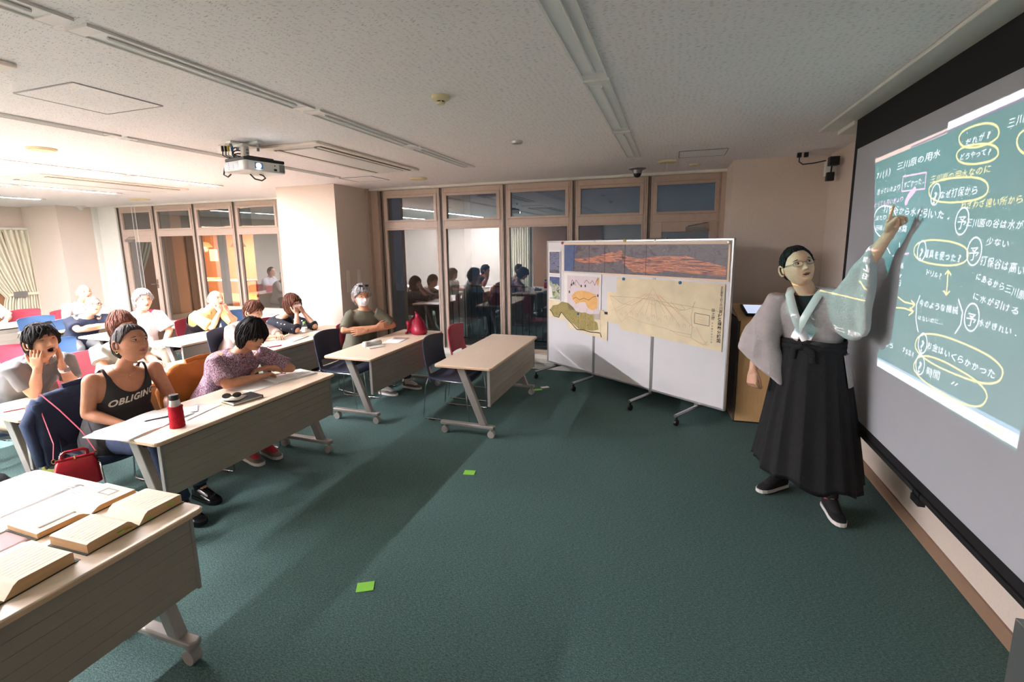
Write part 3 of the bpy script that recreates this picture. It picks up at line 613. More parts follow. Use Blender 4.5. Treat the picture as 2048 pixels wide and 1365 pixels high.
# ================================================================== CEILING PROJECTOR
PJ = Vector((-3.184, 3.083, 2.455))       # lens
pr_ = thing('ceiling_projector', 'white ceiling projector with glowing lens and dangling black cables', 'projector', (-3.355, 3.17, .095), math.radians(-12))
def loc(x, y, z): return (x + 3.42, y - 3.1, z)
body = [(-.13, -.17), (.15, -.17), (.17, -.15), (.17, .17), (.15, .19), (-.13, .19)]
MB().prism(body, 2.32, 2.40).build('body', 'white_plastic', pr_, bevel=.012)
MB().prism([(-.12, -.16), (.15, -.16), (.165, -.14), (.165, .18), (-.12, .18)], 2.40, 2.425).box(-.08, .10, -.09, .13, 2.425, 2.445).build('base_plate', 'black_plastic', pr_, bevel=.006)
v = MB()
for k in range(9):
    for a, b in ((-.10, -.045), (-.035, .02), (.03, .085)): v.box(a, b, -.1725, -.1695, 2.332 + k * .007, 2.3355 + k * .007)
v.build('side_vent', 'metal_grey', pr_)
v = MB()
for k in range(7): v.box(.1695, .1725, .125 + k * .007, .129 + k * .007, 2.33, 2.39)
v.build('front_vent', 'metal_grey', pr_)
MB().box(.168, .176, -.085, -.02, 2.34, 2.385).build('lens_recess', 'blue_shell', pr_, bevel=.004)
MB().tube([(.170, -.058, 2.36), (.179, -.058, 2.36)], .019, 20).build('lens', 'lens_on', pr_)
MB().box(.1695, .174, .075, .10, 2.335, 2.352).box(.1695, .174, .08, .09, 2.372, 2.38).build('sensor_window', 'black_plastic', pr_, bevel=.001, seg=1)
MB().cyl(-.06, -.02, 2.44, 2.54, .032, 24).box(-.12, .02, -.08, .06, 2.535, 2.55).build('mount_pole', 'white_plastic', pr_, smooth=True)
MB().box(-.2, .14, -.03, .01, 2.545, 2.564).box(-.1, -.03, -.15, .12, 2.545, 2.564).build('mount_bracket', 'white_plastic', pr_, bevel=.003)
for x, y in ((-.18, -.01), (.12, -.01), (-.065, -.13), (-.065, .10)): MB().cyl(x, y, 2.52, 2.55, .011, 12).build('bolt', 'metal_grey', pr_)
for z in (2.46, 2.485, 2.51): MB().tube([(-.04, -.02, z), (-.02, -.02, z)], .009, 10).build('screw', 'metal_grey', pr_)
MB().box(-.28, -.18, -.11, -.03, 2.555, 2.564).build('outlet_plate', 'beige_plastic', pr_)
for i, (x, y, mt) in enumerate(((-.26, -.09, 'black_plastic'), (-.24, -.075, 'black_plastic'), (-.21, -.07, 'yellow_magnet'), (-.19, -.05, 'blue_magnet'))):
    cb = MB().box(x - .008, x + .008, y - .008, y + .008, 2.51, 2.555).build('plug', mt, pr_, bevel=.002, seg=1)
    MB().tube([(x, y, 2.51), (x - .005, y, 2.48), (x + .03, y + .02, 2.46), (-.14, -.05 + i * .02, 2.44), (-.10, -.02 + i * .02, 2.43)], .0045, 8).build('cable', 'black_plastic' if i != 2 else 'metal_grey', pr_)
def coil(c, r, n, ax):
    return [(c[0] + r * math.cos(a) * ax[0], c[1] + r * math.cos(a) * ax[1], c[2] + r * math.sin(a) * .6 + .004 * a) for a in [2 * PI * i / 16 for i in range(n)]]
MB().tube(coil((-.11, -.03, 2.45), .05, 40, (.5, .9)), .005, 6).build('cable_coil', 'black_plastic', pr_)
MB().tube([(-.13, -.12, 2.42), (-.18, -.13, 2.38), (-.19, -.14, 2.31), (-.15, -.13, 2.29), (-.12, -.12, 2.31)], .006, 8).build('hanging_cable', 'black_plastic', pr_)
MB().tube([(-.05, .0, 2.32), (-.02, .02, 2.28), (.03, .05, 2.265), (.05, .07, 2.285), (.02, .07, 2.31), (0, .05, 2.32)], .006, 8).build('hanging_cable', 'black_plastic', pr_)
# the projector's light: a spot whose colour is looked up from the direction in which each ray leaves the lens
sp = bpy.data.lights.new('projector_beam', 'SPOT'); sp.energy = PROJ_POWER; sp.spot_size = math.radians(42); sp.spot_blend = 0; sp.shadow_soft_size = .002
so_ = bpy.data.objects.new('projector_beam', sp); COL.objects.link(so_); so_.parent = pr_; so_.matrix_parent_inverse = (Matrix.Translation((-3.355, 3.17, .095)) @ Matrix.Rotation(math.radians(-12), 4, 'Z')).inverted(); so_.location = PJ
so_.rotation_euler = (Vector((XS, 2.78, 1.7)) - PJ).to_track_quat('-Z', 'Y').to_euler()
sp.use_nodes = True; nt = sp.node_tree; em = nt.nodes['Emission']; N = lambda t: nt.nodes.new(t)
g = N('ShaderNodeNewGeometry'); sx = N('ShaderNodeSeparateXYZ'); nt.links.new(g.outputs['Incoming'], sx.inputs[0])
def mth(op, a, b):
    m = N('ShaderNodeMath'); m.operation = op
    for i, q in enumerate((a, b)):
        if isinstance(q, (int, float)): m.inputs[i].default_value = q
        else: nt.links.new(q, m.inputs[i])
    return m.outputs[0]
dX = XS - PJ.x
yq = mth('DIVIDE', sx.outputs[1], sx.outputs[0]); zq = mth('DIVIDE', sx.outputs[2], sx.outputs[0])
u = mth('MULTIPLY', mth('SUBTRACT', WY1 - PJ.y, mth('MULTIPLY', yq, dX)), 1 / (WY1 - WY0))
vv = mth('MULTIPLY', mth('ADD', PJ.z - WZ0, mth('MULTIPLY', zq, dX)), 1 / (WZ1 - WZ0))
cx = N('ShaderNodeCombineXYZ'); nt.links.new(u, cx.inputs[0]); nt.links.new(vv, cx.inputs[1])
it = N('ShaderNodeTexImage'); it.image = im; it.extension = 'CLIP'; nt.links.new(cx.outputs[0], it.inputs[0])
nt.links.new(it.outputs[0], em.inputs[0]); em.inputs[1].default_value = 1.0
# ================================================================== MOBILE WHITEBOARD
A = Vector((-1.62, 6.26)); B = Vector((.54, 4.83)); dirv = (B - A).normalized(); L = (B - A).length; ang = math.atan2(dirv.y, dirv.x)
wb = thing('mobile_whiteboard', 'long mobile whiteboard of three panels on castors with maps pinned on it', 'whiteboard', (A.x, A.y, 0), ang)
# local: x along the board, -y faces the camera, z up
ZB, ZT = .15, 1.83
for i in range(3):
    a, b = L * i / 3, L * (i + 1) / 3
    MB().box(a + .014, b - .014, -.008, .012, ZB + .02, ZT - .02).build('board_panel', 'board_white', wb)
    f = MB().box(a, a + .018, -.016, .018, ZB, ZT).box(b - .018, b, -.016, .018, ZB, ZT).box(a, b, -.016, .018, ZT - .022, ZT).box(a, b, -.016, .018, ZB, ZB + .022)
    f.build('panel_frame', 'frame_alu', wb, bevel=.003, seg=1)
for k, x in enumerate((.16, L / 3, 2 * L / 3, L - .30)):
    ft = MB().tube([(x, -.38, .105), (x, -.10, .115), (x, .12, .115), (x, .38, .105)], [(.02, .016)] * 4, 6).box(x - .02, x + .02, -.02, .02, .11, ZB).build('foot', 'metal_grey', wb)
    for s in (-1, 1):
        cs = MB().cyl(x, s * .36, .06, .10, .012, 10).tube([(x - .011, s * .36, .032), (x + .011, s * .36, .032)], .032, 16)
        cs.build('castor', 'black_plastic', wb, smooth=True)
MB().box(L * .28, L * .38, -.01, .01, ZT, ZT + .012).box(L * .62, L * .72, -.01, .01, ZT, ZT + .012).build('top_clip', 'dark_metal', wb)
def Lp(px_u, z): return (px_u, -.0165, z)
def sheet(name, label, cat, u0, u1, z0, z1, m, group=None, poly=None, th=.0012, lift=0):
    t = thing(name, label, cat, (A.x, A.y, 0), ang, group)
    y = -.0165 - lift
    if poly is None: poly = [(u0, z0), (u1, z0), (u1, z1), (u0, z1)]
    mb = MB(); mb.rings([[(p[0], y, p[1]) for p in poly], [(p[0], y - th, p[1]) for p in poly]], True)
    mb.build('paper', m, t); t['_y'] = y - th
    return t
def strokes(t, lines, wd, m, name='printed_line'):
    mb = MB(); y = t['_y'] - .0012
    for ln in lines:
        for (a, b), (c, d) in zip(ln[:-1], ln[1:]):
            q = Vector((c - a, d - b)); 
            if q.length < 1e-6: continue
            n = Vector((-q.y, q.x)).normalized() * wd / 2
            mb.obox((a + n.x, y, b + n.y), (a - n.x, y, b - n.y), (c - n.x, y, d - n.y), (c + n.x, y, d + n.y), -.0004)
    return mb.build(name, m, t)
def patch(t, poly, m, name='printed_area', lift=0):
    y = t['_y'] - lift; mb = MB(); mb.rings([[(p[0], y, p[1]) for p in poly], [(p[0], y - .0003, p[1]) for p in poly]], True); return mb.build(name, m, t)
def blob(cx, cy, rx, ry, n=28, rough=.12, seed=1):
    r_ = random.Random(seed); return [(cx + rx * math.cos(2 * PI * i / n) * (1 + r_.uniform(-rough, rough)), cy + ry * math.sin(2 * PI * i / n) * (1 + r_.uniform(-rough, rough))) for i in range(n)]
def photo_mat(name, stops, scale, stretch, dist=1.5):
    m = bpy.data.materials.new(name); m.use_nodes = True; nt = m.node_tree; b = nt.nodes['Principled BSDF']; b.inputs['Roughness'].default_value = .35
    tc = nt.nodes.new('ShaderNodeTexCoord'); mp = nt.nodes.new('ShaderNodeMapping'); mp.inputs['Scale'].default_value = stretch
    n = nt.nodes.new('ShaderNodeTexNoise'); n.inputs['Scale'].default_value = scale; n.inputs['Detail'].default_value = 7; n.inputs['Distortion'].default_value = dist
    r = nt.nodes.new('ShaderNodeValToRGB'); els = r.color_ramp.elements
    els[0].position, els[1].position = stops[0][0], stops[-1][0]; els[0].color, els[1].color = srgb(stops[0][1]), srgb(stops[-1][1])
    for p, c in stops[1:-1]: e = els.new(p); e.color = srgb(c)
    nt.links.new(tc.outputs['Object'], mp.inputs[0]); nt.links.new(mp.outputs[0], n.inputs['Vector']); nt.links.new(n.outputs[0], r.inputs[0]); nt.links.new(r.outputs[0], b.inputs['Base Color']); M[name] = m
photo_mat('photo_hill', [(.3, (70, 66, 78)), (.5, (112, 104, 110)), (.6, (96, 90, 100)), (.72, (138, 126, 126))], 6, (1, 1, 2))
photo_mat('photo_terrace', [(.38, (92, 72, 76)), (.47, (160, 104, 92)), (.53, (236, 158, 118)), (.6, (150, 96, 90)), (.7, (226, 150, 112))], 5, (1, 1, 16), .8)
photo_mat('photo_blue', [(.35, (84, 86, 112)), (.5, (130, 134, 160)), (.62, (108, 110, 138)), (.75, (168, 170, 186))], 9, (1, 1, 3))
photo_mat('photo_green', [(.35, (70, 84, 60)), (.48, (150, 168, 96)), (.58, (200, 204, 200)), (.72, (120, 130, 80))], 10, (1, 1, 1.5))
photo_mat('map_green', [(.35, (150, 138, 84)), (.5, (180, 164, 104)), (.65, (138, 132, 82))], 26, (1, 1, 1))
mm('map_orange', (234, 186, 118), .85, var=.08, scale=14); mm('map_pink', (226, 212, 214), .85, var=.04); mm('map_line', (70, 76, 70), .9, var=0)
mm('map_red', (226, 176, 142), .9, var=0); mm('map_olive', (176, 172, 128), .9, var=0); mm('sky_blue', (78, 96, 140), .5, var=.15, scale=12); mm('photo_border', (240, 214, 188), .6, var=.02)
# panorama
t = sheet('panorama_print', 'wide dark panorama print of red rice terraces across the whiteboard top', 'poster', .32, L - .03, 1.42, 1.80, 'photo_border')
patch(t, [(.34, 1.44), (L - .05, 1.42 + .02), (L - .05, 1.775), (.34, 1.775)], 'photo_hill', 'printed_picture')
patch(t, [(.34, 1.44), (.50, 1.44), (.56, 1.775), (.34, 1.775)], 'sky_blue', 'printed_sky', .0004)
patch(t, [(.50, 1.60), (.8, 1.62), (1.1, 1.68), (1.28, 1.72), (1.34, 1.60), (1.05, 1.56), (.8, 1.54), (.6, 1.56)], 'photo_terrace', 'printed_area', .0004)
patch(t, [(1.28, 1.66), (1.5, 1.62), (1.8, 1.65), (2.1, 1.66), (2.35, 1.60), (L - .06, 1.56), (L - .06, 1.47), (2.2, 1.48), (1.9, 1.50), (1.7, 1.46), (1.45, 1.47), (1.3, 1.56)], 'photo_terrace', 'printed_area', .0004)
strokes(t, [[(x, 1.44), (x, 1.775)] for x in (.52, .78, 1.03, 1.33, 1.62)], .005, 'ink', 'fold_line')
# two photographs
t = sheet('landscape_photo', 'bluish-grey hillside photo with white border, upper left of the whiteboard', 'photo', .04, .27, 1.385, 1.70, 'paper', lift=.0015)
patch(t, [(.055, 1.40), (.255, 1.40), (.255, 1.685), (.055, 1.685)], 'photo_blue', 'printed_picture'); patch(t, [(.055, 1.40), (.255, 1.40), (.255, 1.43), (.15, 1.45), (.1, 1.44), (.055, 1.45)], 'photo_hill', 'printed_area', .0004)
t = sheet('landscape_photo', 'photo of green valley fields under blue sky, lower of the two left photos', 'photo', .04, .27, 1.035, 1.365, 'paper')
patch(t, [(.055, 1.05), (.255, 1.05), (.255, 1.35), (.055, 1.35)], 'sky_blue', 'printed_picture'); patch(t, [(.055, 1.05), (.255, 1.05), (.255, 1.22), (.2, 1.27), (.12, 1.25), (.08, 1.30), (.055, 1.27)], 'photo_green', 'printed_area', .0004)
patch(t, [(.055, 1.06), (.12, 1.07), (.1, 1.2), (.06, 1.24)], 'paper', 'printed_area', .0008)
# sketch map, pink with orange basin
t = sheet('sketch_map', 'pale pink sketch map with an orange basin in the middle of it', 'map', .34, .98, .86, 1.44, 'paper')
patch(t, [(.40, .93), (.955, .93), (.955, 1.385), (.40, 1.385)], 'map_pink', 'printed_picture')
patch(t, [(.48, 1.12), (.55, 1.18), (.66, 1.205), (.78, 1.195), (.9, 1.17), (.93, 1.10), (.92, 1.0), (.84, .97), (.77, .99), (.72, 1.06), (.62, 1.05), (.56, 1.02), (.51, 1.07)], 'map_orange', 'printed_area', .0004)
patch(t, blob(.925, 1.33, .02, .05, 16, .1, 5), 'map_orange', 'printed_area', .0004)
ar = [[(.45 + .035 * k, 1.22 + .02 * k), (.49 + .035 * k, 1.33), (.56 + .035 * k, 1.26)] for k in (0, 2)] + [[(.7, 1.3), (.74, 1.34), (.79, 1.3)], [(.8, 1.3), (.84, 1.34), (.88, 1.28), (.9, 1.33), (.94, 1.37)]]
strokes(t, ar + [[(.5, 1.08), (.56, 1.11), (.62, 1.08), (.7, 1.11), (.78, 1.09), (.86, 1.14), (.91, 1.15)]], .005, 'map_line')
for x, z in ((.48, 1.265), (.51, 1.285), (.44, 1.17), (.65, 1.26), (.72, 1.265), (.93, 1.16)): patch(t, blob(x, z, .012, .018, 10, .1, 2), 'map_line', 'printed_spot', .0004)
# long river map
t = sheet('river_map', 'long yellowed map with green hills and a dark river line, bottom left', 'map', 0, 0, 0, 0, 'parchment', poly=[(.04, .80), (.42, .775), (.42, .70), (1.09, .62), (1.09, .98), (.60, 1.0), (.04, 1.04)])
patch(t, [(.07, .90), (.12, .96), (.22, .98), (.30, 1.03), (.42, 1.02), (.50, .98), (.56, .93), (.66, .92), (.72, .93), (.80, .91), (.86, .92), (.88, .84), (.93, .82), (.95, .74), (.85, .71), (.62, .70), (.48, .77), (.38, .83), (.29, .90), (.24, .82), (.14, .83)], 'map_green', 'printed_area')
strokes(t, [[(.06, .90), (.10, .87), (.14, .82), (.24, .81), (.29, .89), (.38, .82), (.48, .76), (.58, .69), (.70, .70), (.82, .69), (.93, .70), (.98, .70), (1.0, .65)]], .012, 'map_line', 'river_line')
strokes(t, [[(x, .66), (x, .98)] for x in (.63, .75, .87, .98)], .004, 'map_red', 'fold_line')
# big survey map
t = sheet('survey_map', 'big yellowed survey map with fine red and green lines and a vertical brush title', 'map', 0, 0, 0, 0, 'parchment', poly=[(1.08, .86), (1.28, .845), (1.28, .79), (L - .06, .74), (L - .06, 1.40), (1.22, 1.40), (1.22, 1.22), (1.08, 1.22)], lift=.0006)
r_ = random.Random(3); red, olv = [], []
apex = (1.72, 1.30)
for k in range(13):
    x = 1.16 + k * .09; red.append([(apex[0] + (x - apex[0]) * .15, 1.24), (x + r_.uniform(-.02, .02), .98 + r_.uniform(-.05, .08))])
red.append([(1.12, 1.20), (1.18, 1.06), (1.24, .95), (1.30, .88), (1.40, .96), (1.55, .92), (1.75, .90), (1.95, .88), (2.05, .84), (2.2, .83)])
red.append([(1.66, 1.20), (1.72, 1.31), (1.80, 1.20), (1.75, 1.12), (1.68, 1.14)])
for k in range(14): x, z = 1.2 + k * .075, .95 + r_.uniform(-.03, .05); red.append([(x, z), (x + .012, z + .03), (x + .03, z + .022), (x + .036, z - .01)])
red.append([(2.25, .95), (2.32, .84), (2.38, .78), (2.30, .80)])
olv.append([(1.14, 1.18), (1.3, 1.10), (1.45, 1.09), (1.6, 1.18), (1.72, 1.20), (1.85, 1.14), (2.0, 1.12), (2.1, 1.10), (2.2, 1.14), (2.23, 1.20)])
olv.append([(2.22, 1.20), (2.19, 1.05), (2.21, .92), (2.2, .83), (2.34, .775), (2.38, .82)]); olv.append([(1.12, 1.17), (1.5, 1.185), (2.1, 1.155), (L - .08, 1.13)])
olv.append([(1.95, 1.18), (2.05, 1.09), (2.12, 1.12), (2.06, 1.16)]); olv.append([(1.95, .87), (2.2, .86)])
strokes(t, red, .003, 'map_red'); strokes(t, olv, .003, 'map_olive')
bx0, bx1, bz0, bz1 = 2.23, 2.39, .985, 1.09
strokes(t, [[(bx0, bz0), (bx1, bz0 - .01), (bx1, bz1 - .01), (bx0, bz1), (bx0, bz0)]], .004, 'ink', 'printed_box')
strokes(t, [[(bx0 + .03, bz0 + .07), (bx1 - .05, bz0 + .065)], [(bx0 + .03, bz0 + .045), (bx1 - .03, bz0 + .035)], [(bx0 + .02, bz0 + .025), (bx1 - .03, bz0 + .015)]], .002, 'map_red')
def vtext(t, txt, u, z0, step, size, m, bold=.0):
    mb = MB(); y = t['_y'] - .0006
    for i, ch in enumerate(txt):
        if ch == ' ': continue
        v, tr = text_tris(ch, 1.0, offset=bold); v = v * size
        v = v - [(v[:, 0].min() + v[:, 0].max()) / 2, 0]
        mb.add([(u + p[0], y, z0 - i * step + p[1]) for p in v], [tuple(q) for q in tr])
    return mb.build('printed_lettering', m, t)
vtext(t, '吉城郡坂上村之内', 2.50, 1.355, .0245, .026, 'map_line', .01)
vtext(t, '川原', 2.50, 1.150, .034, .036, 'ink', .02)
vtext(t, '村受堰懸分町図', 2.495, 1.075, .041, .042, 'ink', .02)
vtext(t, '論之図', 2.425, 1.125, .04, .036, 'ink', .01)
vtext(t, '字村縮千百分之壱', 2.422, 1.0, .027, .018, 'ink')
def magnet(u, z, m, label, r=.017):
    t = thing('magnet', label, 'magnet', (A.x, A.y, 0), ang); mb = MB()
    mb.tube([(u, -.018, z), (u, -.026, z), (u, -.030, z)], [r, r, r * .6], 16).build('magnet_button', m, t, smooth=True)
magnet(.305, 1.80, 'crimson_shell', 'red round magnet at the left top corner of the panorama')
magnet(1.32, 1.82, 'yellow_magnet', 'olive yellow round magnet on the whiteboard top edge')
magnet(L - .05, 1.79, 'frame_alu', 'silver round magnet at the right top corner of the panorama')
magnet(1.32, 1.385, 'blue_magnet', 'blue round magnet between panorama and survey map, left one')
magnet(2.05, 1.385, 'blue_magnet', 'blue round magnet between panorama and survey map, right one')
magnet(.60, .90, 'blue_magnet', 'blue round magnet just below the pink sketch map')
cl_ = thing('bulldog_clip', 'small black bulldog clip where river map and survey map meet', 'clip', (A.x, A.y, 0), ang)
MB().box(1.05, 1.09, -.03, -.018, .945, .975).build('clip_body', 'black_plastic', cl_, bevel=.003); MB().tube([(1.05, -.03, .97), (1.02, -.03, .985), (1.05, -.03, .995)], .003, 6).build('wire_loop', 'chrome', cl_)
# ================================================================== LECTERN
pd = thing('lectern', 'light wooden lectern with dark side and tilted top behind the presenter', 'lectern', (.65, 5.0, 0), math.radians(3))
MB().prism([(0, 0), (.58, 0), (.58, .5), (0, .5)], .02, 1.0).build('cabinet', 'podium_dark', pd)
MB().box(0, .6, -.02, .002, .0, 1.03).build('front_panel', 'podium_wood', pd, bevel=.003)
MB().box(-.02, .0, -.0, .52, .0, 1.03).build('side_panel', 'podium_dark', pd, bevel=.003)
MB().obox((-.02, -.02, 1.03), (.6, -.02, 1.03), (.6, .50, 1.12), (-.02, .50, 1.12), .02).build('top_board', 'podium_wood', pd)
MB().box(-.02, .6, -.024, -.018, 0, .012).build('plinth', 'dark_metal', pd)
tb = thing('tablet', 'dark framed flat monitor lying tilted on the lectern top', 'monitor', (.70, 5.05, 1.075), math.radians(3))
MB().obox((0, 0, .0), (.42, 0, .0), (.42, .3, .055), (0, .3, .055), .018).build('casing', 'black_plastic', tb)
MB().obox((.02, .015, .0215), (.40, .015, .0215), (.40, .285, .071), (.02, .285, .071), .001).build('display', 'tablet_screen', tb)
# ================================================================== CURTAIN, WOOD DOOR AT FAR LEFT
cu = thing('curtain', 'cream pleated curtain gathered by a tie at the far left wall', 'curtain', (-12.70, 5.9, 0))
rs = []
for k in range(40):
    z = 2.22 - k * (2.14 / 39); s = abs(z - .86)
    if z > .86: wl = .45 + (1 - .45) * ((z - .86) / 1.36) ** .8
    else: wl = .45 + .12 * ((.86 - z) / .8) ** .6
    yr = .28 - .02 * (1 - wl); wid = 1.15 * wl; ring = []
    n = 120
    for j in range(n + 1):
        f = j / n; ph = f * 2 * PI * 13
        ring.append((.035 + .028 * math.sin(ph) * (.5 + .5 * wl) + .012 * math.sin(ph * .37 + z * 3), yr - wid * f + .01 * math.sin(ph * 2), z))
    rs.append(ring)
mb = MB(); mb.rings(rs, False, closed=False); o = mb.build('fabric', 'curtain_cloth', cu, smooth='all'); sm = o.modifiers.new('thick', 'SOLIDIFY'); sm.thickness = .006
MB().tube([(.085, .27 - .5 * i / 8, .90) for i in range(9)], [(.008, .03)] * 9, 8).build('tie_band', 'curtain_cloth', cu); MB().box(.085, .10, -.16, .06, .84, .96).build('tie_clip', 'metal_grey', cu, bevel=.004)
MB().box(.0, .07, -.95, .3, 2.2, 2.24).build('curtain_rail', 'white_trim', cu)
dd = struct('door_1', MB().box(-12.76, -12.72, 3.4, 5.95, 0, 2.2), 'brown_wood')
for y in (3.45, 4.3, 5.12): MB().box(-12.72, -12.70, y, y + .80, .04, 2.16).build('door_panel', 'brown_wood', dd, bevel=.004)
# curtain and wooden doors on the wall behind the camera (they show in the dark window panes)
c2 = thing('curtain', 'long cream pleated curtain seen mirrored in the tall dark window panes', 'curtain', (-5.1, Y0 + .06, 0))
rs = [[(-.5 + f / 80 * (.95 if z < .5 else .95) * 1.0, .03 * math.sin(f / 80 * 2 * PI * 11) + .03, z) for f in range(81)] for z in (.06, .9, 1.6, 2.45)]
mb = MB(); mb.rings(rs, False, closed=False); o = mb.build('fabric', 'curtain_cloth', c2, smooth='all'); o.modifiers.new('thick', 'SOLIDIFY').thickness = .006
d2 = struct('door_2', MB().box(-4.55, -2.2, Y0 + .01, Y0 + .05, 0, 2.45), 'brown_wood')
for x in (-4.5, -3.35): MB().box(x, x + 1.1, Y0 + .05, Y0 + .07, .05, 2.4).build('door_panel', 'brown_wood', d2, bevel=.004)
nt_ = tag(MB().box(-4.0, -3.7, Y0 + .072, Y0 + .075, 1.5, 1.72).build('paper_notice', 'paper', None), 'white paper notice on wooden doors, mirrored in the window glass', 'notice')
# switch plates on the pillar's side
for y in (5.80, 6.05):
    t = tag(MB().box(-4.54, -4.53, y - .035, y + .035, 1.12, 1.44).build('switch_plate', 'beige_plastic', None, bevel=.002), 'narrow upright beige switch plate on pillar side, %s one' % ('left' if y < 6 else 'right'), 'switch plate')
# green tape marks on the floor
for i, (x, y, a, l) in enumerate(((-1.5, 1.88, .5, 'bright green tape square on the carpet, the nearer of the two'), (-1.48, 3.21, .2, 'bright green tape square on the carpet, the farther of the two'))):
    o = tag(MB().box(-.045, .045, -.035, .035, 0, .003).build('tape_mark', 'green_tape', None), l, 'tape'); o.location = (x, y, 0.0005); o.rotation_euler.z = a
for x, y, m, l in ((-1.475, 5.54, 'paper', 'small white tape scrap on the floor beside the whiteboard castor'), (-1.53, 5.42, 'green_tape', 'small pale green tape scrap beside the white scrap on carpet')):
    o = tag(MB().box(-.05, .05, -.03, .03, 0, .003).build('tape_mark', m, None), l, 'tape'); o.location = (x, y, .0005); o.rotation_euler.z = .6
# ================================================================== FURNITURE
# table: local x toward the front (+x), y along its length from 0 to LT, origin at front edge on the floor
LT = 1.53; DT = .575
def make_table(label):
    t = thing('folding_table', label, 'table', (0, 0, 0), 0, 'grey-fronted folding tables')
    o = MB().prism(rrect(-DT, 0, 0, LT, .03, 4), .675, .70).build('tabletop', 'table_wood', t, bevel=.004)
    MB().prism(rrect(-DT - .003, .003, -.003, LT + .003, .032, 4), .679, .694).build('edge_band', 'table_edge', t)
    md = MB(); zs = np.linspace(.335, .66, 7); z0 = .335
    for k in range(6):
        hgt = (.66 - .335) / 6
        md.prism([(-.048, .05), (-.030, .05), (-.030, LT - .05), (-.048, LT - .05)], z0 + k * hgt + .0006, z0 + (k + 1) * hgt - .0006)
    md.box(-.050, -.038, .05, LT - .05, .335, .66)
    md.build('modesty_panel', 'modesty_grey', t)
    for q in (.035, LT - .052): MB().box(-.056, -.026, q, q + .017, .325, .665).build('panel_end_cap', 'leg_grey', t, bevel=.004)
    for s, y in ((0, .10), (1, LT - .10)):
        lg = MB(); w = .024
        a = [(-.385, .665), (-.305, .665), (-.045 - .045, .115), (-.045 - .115, .115)]
        lg.rings([[(p[0], y - w, p[1]) for p in a], [(p[0], y + w, p[1]) for p in a]])
        lo = lg.build('leg', 'leg_grey', t, bevel=.006)
        MB().box(-.44, -.12, y - .02, y + .02, .650, .675).build('bracket', 'dark_metal', lo)
        MB().prism([(-DT + .01, y - .028), (-.02, y - .028), (-.005, y), (-.02, y + .028), (-DT + .01, y + .028), (-DT - .005, y)], .085, .118).build('foot_bar', 'leg_grey', t, bevel=.008)
        for x in (-DT + .045, -.05):
            MB().tube([(x, y - .022, .034), (x, y + .022, .034)], .034, 18).cyl(x, y, .06, .09, .014, 10).build('castor', 'caster_grey', t, smooth=True)
    MB().box(-.30, -.26, .1, LT - .1, .60, .64).build('cross_beam', 'dark_metal', t)
    MB().box(-.33, -.27, .095, .135, .50, .56).build('release_lever', 'black_plastic', t, bevel=.01)
    return t
proto_table = make_table('x')
used_t = [False]
def table(xf, y0, label):
    o = proto_table if not used_t[0] else copy_tree(proto_table); used_t[0] = True
    return relabel(o, label, (xf, y0, 0))
